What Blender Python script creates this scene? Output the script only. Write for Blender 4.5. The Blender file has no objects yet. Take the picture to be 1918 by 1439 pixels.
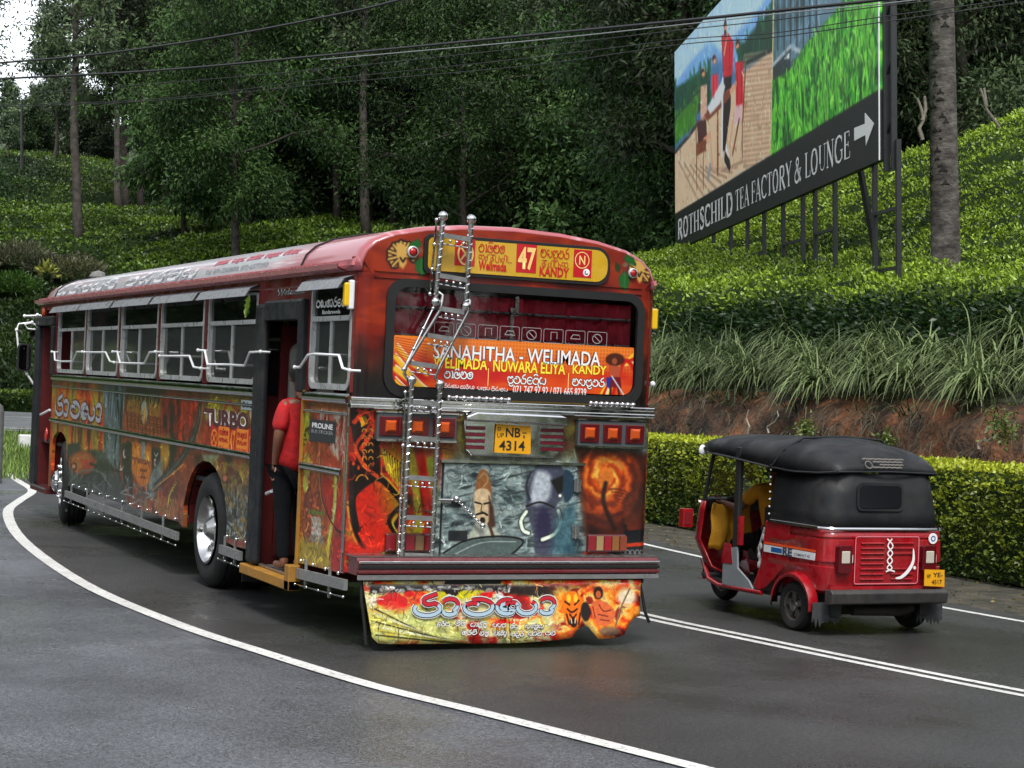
import bpy, bmesh, math, random
import numpy as np
from mathutils import Vector, Matrix
from mathutils.geometry import tessellate_polygon
random.seed(7)
RNG = np.random.default_rng(11)
SC = bpy.context.scene
COL = SC.collection

# ------------------------------------------------------------------ camera, sky, sun, exposure
CAM_P = np.array([-5.7272, -12.4324, 1.9318]); YAW, PITCH, ROLL, FPX = -0.4338, 0.0001, 0.0429, 3463.0
cam_d = bpy.data.cameras.new('camera'); cam_o = bpy.data.objects.new('camera', cam_d); COL.objects.link(cam_o)
_f = np.array([-math.sin(YAW) * math.cos(PITCH), math.cos(YAW) * math.cos(PITCH), math.sin(PITCH)])
_r0 = np.array([math.cos(YAW), math.sin(YAW), 0.0]); _u0 = np.cross(_r0, _f)
_r = math.cos(ROLL) * _r0 + math.sin(ROLL) * _u0
_u = -math.sin(ROLL) * _r0 + math.cos(ROLL) * _u0
cam_o.matrix_world = Matrix(((_r[0], _u[0], -_f[0], CAM_P[0]), (_r[1], _u[1], -_f[1], CAM_P[1]), (_r[2], _u[2], -_f[2], CAM_P[2]), (0, 0, 0, 1)))
cam_d.sensor_width = 36.0; cam_d.lens = FPX / 1918.0 * 36.0
cam_d.clip_start = 0.1; cam_d.clip_end = 3000.0
SC.camera = cam_o

SUN_EL, SUN_AZ = math.radians(58), math.radians(200)
world = bpy.data.worlds.new('World'); SC.world = world; world.use_nodes = True
wn = world.node_tree.nodes; wl = world.node_tree.links
bg = wn['Background']
sky = wn.new('ShaderNodeTexSky'); sky.sky_type = 'NISHITA'; sky.sun_disc = False
sky.sun_elevation = SUN_EL; sky.sun_rotation = SUN_AZ; sky.altitude = 1800; sky.dust_density = 3.0
hs = wn.new('ShaderNodeHueSaturation'); hs.inputs['Saturation'].default_value = 0.22; hs.inputs['Value'].default_value = 1.35
wl.new(sky.outputs[0], hs.inputs['Color']); wl.new(hs.outputs[0], bg.inputs['Color'])
bg.inputs['Strength'].default_value = 0.13
sun_d = bpy.data.lights.new('sun', 'SUN'); sun_d.energy = 1.5; sun_d.angle = math.radians(16); sun_d.color = (1.0, 0.97, 0.92)
sun_o = bpy.data.objects.new('sun', sun_d); COL.objects.link(sun_o)
_sd = Vector((math.sin(SUN_AZ) * math.cos(SUN_EL), math.cos(SUN_AZ) * math.cos(SUN_EL), math.sin(SUN_EL)))
sun_o.rotation_euler = _sd.to_track_quat('Z', 'Y').to_euler(); sun_o.location = (0, -20, 60)
SC.view_settings.view_transform = 'Standard'; SC.view_settings.look = 'None'
SC.view_settings.gamma = 1.0; SC.view_settings.use_curve_mapping = False
SC.view_settings.exposure = 1.15
try:
    SC.cycles.max_bounces = 6; SC.cycles.transparent_max_bounces = 8; SC.cycles.diffuse_bounces = 2
    SC.cycles.glossy_bounces = 3; SC.cycles.transmission_bounces = 4
except Exception: pass

# ------------------------------------------------------------------ where things of the photograph stand
def ray(px, py): return _f + (px - 959.0) / FPX * _r - (py - 719.5) / FPX * _u
def at(px, py, T): return CAM_P + ray(px, py) * T
def onpl(px, py, ax, val):
    d = ray(px, py); return CAM_P + d * ((val - CAM_P[ax]) / d[ax])
def ground(px, py): return onpl(px, py, 2, 0.0)
RH = np.array([math.cos(YAW), math.sin(YAW), 0.0])
PLUMB = np.array([0, 0, 1.0]) - 0.048 * RH; PLUMB /= np.linalg.norm(PLUMB)   # the banked road tilts the vehicles, not the trees

# ------------------------------------------------------------------ objects
def tag(o, label=None, cat=None, group=None, kind=None):
    if label: o['label'] = label
    if cat: o['category'] = cat
    if group: o['group'] = group
    if kind: o['kind'] = kind
    return o
def empty(name, loc=(0, 0, 0), rz=0.0, parent=None):
    o = bpy.data.objects.new(name, None); o.location = loc; o.rotation_euler = (0, 0, rz); o.empty_display_size = 0.2
    COL.objects.link(o)
    if parent: o.parent = parent
    return o
def link_mesh(name, me, parent=None):
    o = bpy.data.objects.new(name, me); COL.objects.link(o)
    if parent: o.parent = parent
    return o
def copy_tree(o, parent=None):
    c = o.copy(); COL.objects.link(c)
    if parent: c.parent = parent
    for ch in list(o.children): copy_tree(ch, c)
    return c

class MB:
    """collects shapes and links them as one mesh"""
    def __init__(s): s.v = []; s.f = []; s.m = []; s.cur = 0
    def _add(s, vs, fs):
        b = len(s.v); s.v.extend([tuple(map(float, p)) for p in vs]); s.f.extend([tuple(b + i for i in f) for f in fs]); s.m.extend([s.cur] * len(fs)); return s
    def box(s, x0, x1, y0, y1, z0, z1):
        x0, x1 = min(x0, x1), max(x0, x1); y0, y1 = min(y0, y1), max(y0, y1); z0, z1 = min(z0, z1), max(z0, z1)
        return s._add([(x0, y0, z0), (x1, y0, z0), (x1, y1, z0), (x0, y1, z0), (x0, y0, z1), (x1, y0, z1), (x1, y1, z1), (x0, y1, z1)],
                      [(0, 3, 2, 1), (4, 5, 6, 7), (0, 1, 5, 4), (1, 2, 6, 5), (2, 3, 7, 6), (3, 0, 4, 7)])
    def beam(s, a, b, w, h, up=(0, 0, 1)):
        a = np.array(a, float); b = np.array(b, float); d = b - a; d /= np.linalg.norm(d) + 1e-9; up = np.array(up, float)
        x = np.cross(d, up); x /= np.linalg.norm(x) + 1e-9; z = np.cross(x, d)
        P = [p + x * sx * w / 2 + z * sz * h / 2 for p in (a, b) for sx, sz in ((-1, -1), (1, -1), (1, 1), (-1, 1))]
        return s._add(P, [(0, 1, 2, 3), (7, 6, 5, 4), (0, 4, 5, 1), (1, 5, 6, 2), (2, 6, 7, 3), (3, 7, 4, 0)])
    def tube(s, pts, r, n=8, caps=True):
        pts = [np.array(p, float) for p in pts]; N = len(pts)
        rr = r if hasattr(r, '__len__') else [r] * N
        vs = []; prev = None
        for i, p in enumerate(pts):
            d = pts[min(i + 1, N - 1)] - pts[max(i - 1, 0)]; d = d / (np.linalg.norm(d) + 1e-9)
            if prev is None:
                a = np.array([0, 0, 1.0]) if abs(d[2]) < .9 else np.array([1.0, 0, 0])
                x = np.cross(d, a)
            else: x = prev - d * (prev @ d)
            x /= np.linalg.norm(x) + 1e-9; prev = x; y = np.cross(d, x)
            for k in range(n):
                t = 2 * math.pi * k / n; vs.append(p + rr[i] * (math.cos(t) * x + math.sin(t) * y))
        fs = [(i * n + k, i * n + (k + 1) % n, (i + 1) * n + (k + 1) % n, (i + 1) * n + k) for i in range(N - 1) for k in range(n)]
        if caps: fs += [tuple(range(n - 1, -1, -1)), tuple((N - 1) * n + k for k in range(n))]
        return s._add(vs, fs)
    def ball(s, c, r, n=8, m=6, sc=(1, 1, 1)):
        c = np.array(c, float); vs = [c + (0, 0, r * sc[2])]
        for j in range(1, m):
            ph = math.pi * j / m
            for k in range(n):
                t = 2 * math.pi * k / n; vs.append(c + np.array([r * math.sin(ph) * math.cos(t) * sc[0], r * math.sin(ph) * math.sin(t) * sc[1], r * math.cos(ph) * sc[2]]))
        vs.append(c - (0, 0, r * sc[2])); L = len(vs) - 1
        fs = [(0, 1 + k, 1 + (k + 1) % n) for k in range(n)]
        for j in range(m - 2): fs += [(1 + j * n + k, 1 + (j + 1) * n + k, 1 + (j + 1) * n + (k + 1) % n, 1 + j * n + (k + 1) % n) for k in range(n)]
        fs += [(L, 1 + (m - 2) * n + (k + 1) % n, 1 + (m - 2) * n + k) for k in range(n)]
        return s._add(vs, fs)
    def lathe(s, prof, c, axis='x', n=32, closed=True):
        """prof: (offset along axis, radius)"""
        vs = []; N = len(prof)
        for (a, r) in prof:
            for k in range(n):
                t = 2 * math.pi * k / n; p = (r * math.cos(t), r * math.sin(t))
                vs.append({'x': (c[0] + a, c[1] + p[0], c[2] + p[1]), 'y': (c[0] + p[0], c[1] + a, c[2] + p[1]), 'z': (c[0] + p[0], c[1] + p[1], c[2] + a)}[axis])
        fs = [(i * n + k, i * n + (k + 1) % n, (i + 1) * n + (k + 1) % n, (i + 1) * n + k) for i in range(N - 1) for k in range(n)]
        return s._add(vs, fs)
    def loft(s, rings, closed=True, caps=False):
        n = len(rings[0]); vs = [p for r in rings for p in r]; K = n if closed else n - 1
        fs = [(i * n + k, i * n + (k + 1) % n, (i + 1) * n + (k + 1) % n, (i + 1) * n + k) for i in range(len(rings) - 1) for k in range(K)]
        if caps: fs += [tuple(range(n - 1, -1, -1)), tuple((len(rings) - 1) * n + k for k in range(n))]
        return s._add(vs, fs)
    def prism(s, outline, holes, to3, depth, tri=True):
        """outline (2D, with holes) given thickness; to3(u, v, w) gives the 3D point, w from 0 (face) to depth"""
        loops = [outline] + list(holes); flat = [p for l in loops for p in l]
        tris = tessellate_polygon([[Vector((p[0], p[1], 0)) for p in l] for l in loops])
        def outward(t):
            a, b, c = [np.array(flat[i]) for i in t]; return ((b - a)[0] * (c - a)[1] - (b - a)[1] * (c - a)[0]) > 0
        tris = [t if outward(t) else (t[0], t[2], t[1]) for t in tris]
        n = len(flat)
        vs = [to3(p[0], p[1], 0.0) for p in flat] + [to3(p[0], p[1], depth) for p in flat]
        fs = [tuple(t) for t in tris] + [(t[0] + n, t[2] + n, t[1] + n) for t in tris]
        b = 0
        for l in loops:
            for k in range(len(l)):
                i, j = b + k, b + (k + 1) % len(l); fs.append((i, i + n, j + n, j))
            b += len(l)
        return s._add(vs, fs)
    def build(s, name, mats, parent=None, smooth=None, bevel=0.0, recalc=True):
        me = bpy.data.meshes.new(name); me.from_pydata(s.v, [], s.f)
        if not isinstance(mats, (list, tuple)): mats = [mats]
        for m in mats: me.materials.append(m)
        if len(mats) > 1: me.polygons.foreach_set('material_index', np.array(s.m, dtype=np.int32))
        if recalc:
            b = bmesh.new(); b.from_mesh(me); bmesh.ops.recalc_face_normals(b, faces=b.faces); b.to_mesh(me); b.free()
        me.update()
        if smooth is not None:
            me.polygons.foreach_set('use_smooth', np.ones(len(me.polygons), dtype=bool))
            me.set_sharp_from_angle(angle=math.radians(smooth))
        o = link_mesh(name, me, parent)
        if bevel > 0:
            md = o.modifiers.new('edge', 'BEVEL'); md.width = bevel; md.segments = 2; md.limit_method = 'ANGLE'; md.angle_limit = math.radians(40)
        return o

def rrect(u0, u1, v0, v1, r, n=5, rs=None):
    """rounded rectangle outline; rs = radius per corner (bl, br, tr, tl)"""
    rs = rs or (r, r, r, r); out = []
    for (cx, cy, a0, rr) in ((u0, v0, 180, rs[0]), (u1, v0, 270, rs[1]), (u1, v1, 0, rs[2]), (u0, v1, 90, rs[3])):
        sx = 1 if cx == u0 else -1; sy = 1 if cy == v0 else -1
        for k in range(n + 1):
            a = math.radians(a0 + 90 * k / n); out.append((cx + sx * rr + rr * math.cos(a), cy + sy * rr + rr * math.sin(a)))
    return out
def fast_mesh(name, V, Q, mats, cols=None, mat_idx=None, smooth=False):
    """V (n,3), Q (m,k) numpy arrays -> mesh; cols (n,3) linear colours in attribute 'tint'"""
    me = bpy.data.meshes.new(name); n, m, k = len(V), len(Q), Q.shape[1]
    me.vertices.add(n); me.vertices.foreach_set('co', V.astype(np.float32).ravel())
    me.loops.add(m * k); me.loops.foreach_set('vertex_index', Q.astype(np.int32).ravel())
    me.polygons.add(m); me.polygons.foreach_set('loop_start', np.arange(0, m * k, k, dtype=np.int32))
    me.polygons.foreach_set('loop_total', np.full(m, k, dtype=np.int32))
    if smooth: me.polygons.foreach_set('use_smooth', np.ones(m, dtype=bool))
    for mt in (mats if isinstance(mats, (list, tuple)) else [mats]): me.materials.append(mt)
    if mat_idx is not None: me.polygons.foreach_set('material_index', mat_idx.astype(np.int32))
    me.update(calc_edges=True)
    if cols is not None:
        at_ = me.color_attributes.new('tint', 'FLOAT_COLOR', 'POINT')
        at_.data.foreach_set('color', np.concatenate([cols, np.ones((n, 1))], 1).astype(np.float32).ravel())
    return me

# ------------------------------------------------------------------ materials
def s2l(c): return tuple(((x / 12.92) if x <= 0.04045 else ((x + 0.055) / 1.055) ** 2.4) for x in c)
def hexc(r, g, b): return s2l((r / 255.0, g / 255.0, b / 255.0))
_mats = {}
def mat(name, col=(.5, .5, .5), rough=.5, metal=0.0, coat=0.0, noise=0.0, nscale=8.0, bump=0.0, bscale=60.0, trans=0.0, emit=None, spec=0.5, tint=False, transl=0.0, dirt=0.0, alpha=1.0, rvar=0.0):
    if name in _mats: return _mats[name]
    m = bpy.data.materials.new(name); m.use_nodes = True; N = m.node_tree.nodes; L = m.node_tree.links
    b = N['Principled BSDF']; out = N['Material Output']
    b.inputs['Base Color'].default_value = (*col, 1); b.inputs['Roughness'].default_value = rough; b.inputs['Metallic'].default_value = metal
    b.inputs['Coat Weight'].default_value = coat; b.inputs['Coat Roughness'].default_value = 0.08
    b.inputs['Transmission Weight'].default_value = trans; b.inputs['Specular IOR Level'].default_value = spec; b.inputs['Alpha'].default_value = alpha
    tc = N.new('ShaderNodeTexCoord')
    base = None
    if tint:
        a = N.new('ShaderNodeAttribute'); a.attribute_name = 'tint'; base = a.outputs['Color']
    def mixc(fac, a_sock, a_val, b_val, mode='MIX'):
        mx = N.new('ShaderNodeMix'); mx.data_type = 'RGBA'; mx.blend_type = mode
        if hasattr(fac, 'name'): L.new(fac, mx.inputs[0])
        else: mx.inputs[0].default_value = fac
        if a_sock is not None: L.new(a_sock, mx.inputs[6])
        else: mx.inputs[6].default_value = (*a_val, 1)
        if hasattr(b_val, 'name'): L.new(b_val, mx.inputs[7])
        else: mx.inputs[7].default_value = (*b_val, 1)
        return mx.outputs[2]
    if noise > 0:
        t = N.new('ShaderNodeTexNoise'); t.inputs['Scale'].default_value = nscale; t.inputs['Detail'].default_value = 5
        L.new(tc.outputs['Object'], t.inputs['Vector'])
        mr = N.new('ShaderNodeMapRange'); mr.inputs[1].default_value = .3; mr.inputs[2].default_value = .7; mr.inputs[3].default_value = 1 - noise; mr.inputs[4].default_value = 1 + noise
        L.new(t.outputs[0], mr.inputs[0])
        cm = N.new('ShaderNodeVectorMath'); cm.operation = 'SCALE'
        if base: L.new(base, cm.inputs[0])
        else: cm.inputs[0].default_value = col
        L.new(mr.outputs[0], cm.inputs['Scale']); base = cm.outputs[0]
    if dirt > 0:
        t = N.new('ShaderNodeTexNoise'); t.inputs['Scale'].default_value = 3.0; t.inputs['Detail'].default_value = 8; t.inputs['Roughness'].default_value = .7
        L.new(tc.outputs['Object'], t.inputs['Vector'])
        cr = N.new('ShaderNodeMapRange'); cr.inputs[1].default_value = .45; cr.inputs[2].default_value = .75; cr.inputs[3].default_value = 0; cr.inputs[4].default_value = dirt
        L.new(t.outputs[0], cr.inputs[0])
        base = mixc(cr.outputs[0], base, col, (.09, .075, .055))
        if rvar == 0: rvar = .25
    if base: L.new(base, b.inputs['Base Color'])
    if rvar > 0:
        t = N.new('ShaderNodeTexNoise'); t.inputs['Scale'].default_value = nscale * 1.7; t.inputs['Detail'].default_value = 4; L.new(tc.outputs['Object'], t.inputs['Vector'])
        mr = N.new('ShaderNodeMapRange'); mr.inputs[1].default_value = .3; mr.inputs[2].default_value = .7; mr.inputs[3].default_value = max(0, rough - rvar); mr.inputs[4].default_value = min(1, rough + rvar)
        L.new(t.outputs[0], mr.inputs[0]); L.new(mr.outputs[0], b.inputs['Roughness'])
    if bump > 0:
        t = N.new('ShaderNodeTexNoise'); t.inputs['Scale'].default_value = bscale; t.inputs['Detail'].default_value = 4; L.new(tc.outputs['Object'], t.inputs['Vector'])
        bp = N.new('ShaderNodeBump'); bp.inputs['Strength'].default_value = bump; bp.inputs['Distance'].default_value = 0.02
        L.new(t.outputs[0], bp.inputs['Height']); L.new(bp.outputs[0], b.inputs['Normal'])
    if emit: b.inputs['Emission Color'].default_value = (*emit[:3], 1); b.inputs['Emission Strength'].default_value = emit[3]
    if transl > 0:
        tr = N.new('ShaderNodeBsdfTranslucent'); mx = N.new('ShaderNodeMixShader'); mx.inputs[0].default_value = transl
        if base: L.new(base, tr.inputs[0])
        else: tr.inputs[0].default_value = (*col, 1)
        L.new(b.outputs[0], mx.inputs[1]); L.new(tr.outputs[0], mx.inputs[2]); L.new(mx.outputs[0], out.inputs[0])
    _mats[name] = m; return m

# ------------------------------------------------------------------ flat print: paintings drawn into a canvas by this script
def vnoise(h, w, sx, sy, seed, octv=4, rough=.55):
    g = np.random.default_rng(seed); out = np.zeros((h, w)); amp = 1; tot = 0
    yy, xx = np.mgrid[0:h, 0:w].astype(float)
    for o in range(octv):
        cx, cy = sx / 2 ** o, sy / 2 ** o
        if cx < 1.2 or cy < 1.2: break
        nx, ny = int(w / cx) + 3, int(h / cy) + 3; G = g.random((ny, nx))
        fx, fy = xx / cx, yy / cy; ix, iy = fx.astype(int), fy.astype(int); tx, ty = fx - ix, fy - iy
        tx = tx * tx * (3 - 2 * tx); ty = ty * ty * (3 - 2 * ty)
        v = (G[iy, ix] * (1 - tx) + G[iy, ix + 1] * tx) * (1 - ty) + (G[iy + 1, ix] * (1 - tx) + G[iy + 1, ix + 1] * tx) * ty
        out += amp * v; tot += amp; amp *= rough
    return out / tot
class Canvas:
    """a painting w x h pixels; T maps the points given to it into its pixels (x right, y down)"""
    def __init__(s, w, h, col=(.5, .5, .5), T=None):
        s.w, s.h = int(w), int(h); s.a = np.empty((s.h, s.w, 3)); s.a[:] = np.array(col); s.T = T or (lambda p: p); s.k = 1.0
        s.yy, s.xx = np.mgrid[0:s.h, 0:s.w].astype(float)
    def P(s, pts): return np.array([s.T(p) for p in pts], float)
    def _blend(s, y0, y1, x0, x1, m, col):
        m = np.clip(m, 0, 1)[..., None]; c = col if (hasattr(col, 'shape') and getattr(col, 'ndim', 0) == 3) else np.array(col, float)
        if getattr(c, 'ndim', 1) == 3: c = c[y0:y1, x0:x1]
        s.a[y0:y1, x0:x1] = s.a[y0:y1, x0:x1] * (1 - m) + c * m
    def _bb(s, P, pad):
        x0, y0 = np.floor(P.min(0) - pad).astype(int); x1, y1 = np.ceil(P.max(0) + pad).astype(int) + 1
        return max(0, y0), min(s.h, y1), max(0, x0), min(s.w, x1)
    def _dist(s, P, y0, y1, x0, x1, closed):
        X = s.xx[y0:y1, x0:x1]; Y = s.yy[y0:y1, x0:x1]; d = np.full(X.shape, 1e9); ins = np.zeros(X.shape, bool)
        n = len(P)
        for i in range(n if closed else n - 1):
            a, b = P[i], P[(i + 1) % n]; ab = b - a; L2 = ab @ ab + 1e-9
            t = np.clip(((X - a[0]) * ab[0] + (Y - a[1]) * ab[1]) / L2, 0, 1)
            d = np.minimum(d, np.hypot(X - a[0] - t * ab[0], Y - a[1] - t * ab[1]))
            if closed and a[1] != b[1]:
                c = ((a[1] > Y) != (b[1] > Y)) & (X < (b[0] - a[0]) * (Y - a[1]) / (b[1] - a[1]) + a[0]); ins ^= c
        return d, ins
    def poly(s, pts, col, soft=1.0, a=1.0, mod=None):
        P = s.P(pts); y0, y1, x0, x1 = s._bb(P, soft + 1)
        if y1 <= y0 or x1 <= x0: return
        d, ins = s._dist(P, y0, y1, x0, x1, True); sd = np.where(ins, d, -d); m = np.clip(.5 + sd / soft, 0, 1) * a
        if mod is not None: m = m * mod[y0:y1, x0:x1]
        s._blend(y0, y1, x0, x1, m, col)
    def line(s, pts, col, w=2.0, a=1.0, soft=1.0, mod=None, closed=False, smooth=False):
        if smooth: pts = spline(pts, 5)
        P = s.P(pts); y0, y1, x0, x1 = s._bb(P, w + soft + 1)
        if y1 <= y0 or x1 <= x0: return
        d, _ = s._dist(P, y0, y1, x0, x1, closed); m = np.clip((w / 2 - d) / soft + .5, 0, 1) * a
        if mod is not None: m = m * mod[y0:y1, x0:x1]
        s._blend(y0, y1, x0, x1, m, col)
    def oval(s, c, q, col, soft=1.0, a=1.0, mod=None):
        """oval centred on c, q = (rx, ry) in the units of the points"""
        s.poly([(c[0] + q[0] * math.cos(t), c[1] + q[1] * math.sin(t)) for t in np.linspace(0, 2 * math.pi, 20)[:-1]], col, soft, a, mod)
    def wash(s, m, col, a=1.0): s._blend(0, s.h, 0, s.w, m * a, col)
    def image(s, name):
        im = bpy.data.images.new(name, s.w, s.h); A = np.ones((s.h, s.w, 4), np.float32); A[..., :3] = np.clip(s.a, 0, 1)[::-1]
        im.pixels.foreach_set(A.ravel()); im.update(); im.pack(); return im
def detail(c, n, seed, L=14, w=1.6, k=.55):
    """short brush strokes, lighter and darker than the colour under them"""
    g = np.random.default_rng(seed); T = c.T; c.T = lambda p: p
    for i in range(n):
        x, y = g.random() * c.w, g.random() * c.h; b = c.a[int(y), int(x)]; f = 1 - k if g.random() < .55 else 1 + k; a = g.random() * 6.28; l = L * (.4 + g.random()); q = g.normal(0, l * .12, 2)
        c.line([(x, y), (x + l * .5 * math.cos(a) + q[0], y + l * .5 * math.sin(a) + q[1]), (x + l * math.cos(a), y + l * math.sin(a))], np.clip(b * f + (.06 if f > 1 else 0), 0, 1), w * (.6 + g.random()), a=.75, soft=.8, smooth=True)
    c.T = T
def spline(pts, n=6, closed=False):
    P = np.array(pts, float); out = []; N = len(P)
    for i in range(N if closed else N - 1):
        p0, p1, p2, p3 = [P[j % N] if closed else P[min(max(j, 0), N - 1)] for j in (i - 1, i, i + 1, i + 2)]
        for k in range(n):
            t = k / n; out.append(.5 * ((2 * p1) + (-p0 + p2) * t + (2 * p0 - 5 * p1 + 4 * p2 - p3) * t * t + (-p0 + 3 * p1 - 3 * p2 + p3) * t ** 3))
    if not closed: out.append(P[-1])
    return [tuple(p) for p in out]
def print_mat(name, canvas, rough=.35, coat=.3, bump=0.0, dirt=.25, deep=1.3, sat=1.1, gain=.8):
    a = np.clip(canvas.a, 0, 1) ** deep; l = a.mean(2, keepdims=True); canvas.a = np.clip(l + (a - l) * sat, 0, 1) * gain
    m = mat(name, rough=rough, coat=coat, bump=bump); N = m.node_tree.nodes; L = m.node_tree.links; b = N['Principled BSDF']
    t = N.new('ShaderNodeTexImage'); t.image = canvas.image(name); t.extension = 'EXTEND'
    uv = N.new('ShaderNodeUVMap'); L.new(uv.outputs[0], t.inputs[0])
    tc = N.new('ShaderNodeTexCoord'); nz = N.new('ShaderNodeTexNoise'); nz.inputs['Scale'].default_value = 2.5; nz.inputs['Detail'].default_value = 8; nz.inputs['Roughness'].default_value = .7
    L.new(tc.outputs['Object'], nz.inputs[0]); mr = N.new('ShaderNodeMapRange'); mr.inputs[1].default_value = .42; mr.inputs[2].default_value = .8; mr.inputs[4].default_value = dirt; L.new(nz.outputs[0], mr.inputs[0])
    mx = N.new('ShaderNodeMix'); mx.data_type = 'RGBA'; L.new(mr.outputs[0], mx.inputs[0]); L.new(t.outputs[0], mx.inputs[6]); mx.inputs[7].default_value = (.12, .10, .08, 1)
    L.new(mx.outputs[2], b.inputs['Base Color']); return m
def uv_plane(me, fu):
    """planar UVs from vertex positions"""
    uv = me.uv_layers.new(name='UVMap'); n = len(me.loops); vi = np.empty(n, np.int32); me.loops.foreach_get('vertex_index', vi)
    co = np.empty(len(me.vertices) * 3, np.float32); me.vertices.foreach_get('co', co); co = co.reshape(-1, 3)[vi]
    uv.data.foreach_set('uv', fu(co).astype(np.float32).ravel())

# ------------------------------------------------------------------ lettering as flat meshes
def lettering(text, name, parent, M, u0, u1, v0, v1, material, bold=0.0, shear=0.0, keep=False):
    """text fitted into the box u0..u1 x v0..v1 of the plane whose frame is M (4x4)"""
    cu = bpy.data.curves.new(name, 'FONT'); cu.body = text; cu.size = 1.0; cu.offset = bold; cu.shear = shear; cu.resolution_u = 3
    to = bpy.data.objects.new('tmp', cu); COL.objects.link(to)
    dg = bpy.context.evaluated_depsgraph_get(); me = bpy.data.meshes.new_from_object(to.evaluated_get(dg))
    bpy.data.objects.remove(to); bpy.data.curves.remove(cu)
    n = len(me.vertices)
    if n == 0: return None
    co = np.empty(n * 3, np.float32); me.vertices.foreach_get('co', co); co = co.reshape(-1, 3)
    mn, mx = co.min(0), co.max(0); s = np.array([(u1 - u0) / (mx[0] - mn[0] + 1e-6), (v1 - v0) / (mx[1] - mn[1] + 1e-6)])
    if keep: s[:] = s.min()
    Mx = np.array(M); P = np.zeros((n, 4)); P[:, 0] = u0 + (co[:, 0] - mn[0]) * s[0]; P[:, 1] = v0 + (co[:, 1] - mn[1]) * s[1]; P[:, 3] = 1
    me.vertices.foreach_set('co', (P @ Mx.T)[:, :3].astype(np.float32).ravel()); me.update()
    me.materials.clear(); me.materials.append(material)
    return link_mesh(name, me, parent)
def ribbon(mb, pts, w, M, lift=0.0):
    """a flat stroke of width w along 2D points on the plane M; w may be a list"""
    P = np.array(pts, float); n = len(P)
    if n < 2: return
    W = w if hasattr(w, '__len__') else [w] * n
    T = np.gradient(P, axis=0); T /= np.linalg.norm(T, axis=1, keepdims=True) + 1e-9; Nn = np.stack([-T[:, 1], T[:, 0]], 1)
    Mx = np.array(M); vs = []
    for i in range(n):
        for sgn in (1, -1):
            q = P[i] + Nn[i] * W[i] / 2 * sgn; v = Mx @ np.array([q[0], q[1], lift, 1]); vs.append(v[:3])
    mb._add(vs, [(2 * i, 2 * i + 1, 2 * i + 3, 2 * i + 2) for i in range(n - 1)])
def arc(cx, cy, rx, ry, a0, a1, n=10): return [(cx + rx * math.cos(math.radians(a0 + (a1 - a0) * k / n)), cy + ry * math.sin(math.radians(a0 + (a1 - a0) * k / n))) for k in range(n + 1)]
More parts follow.
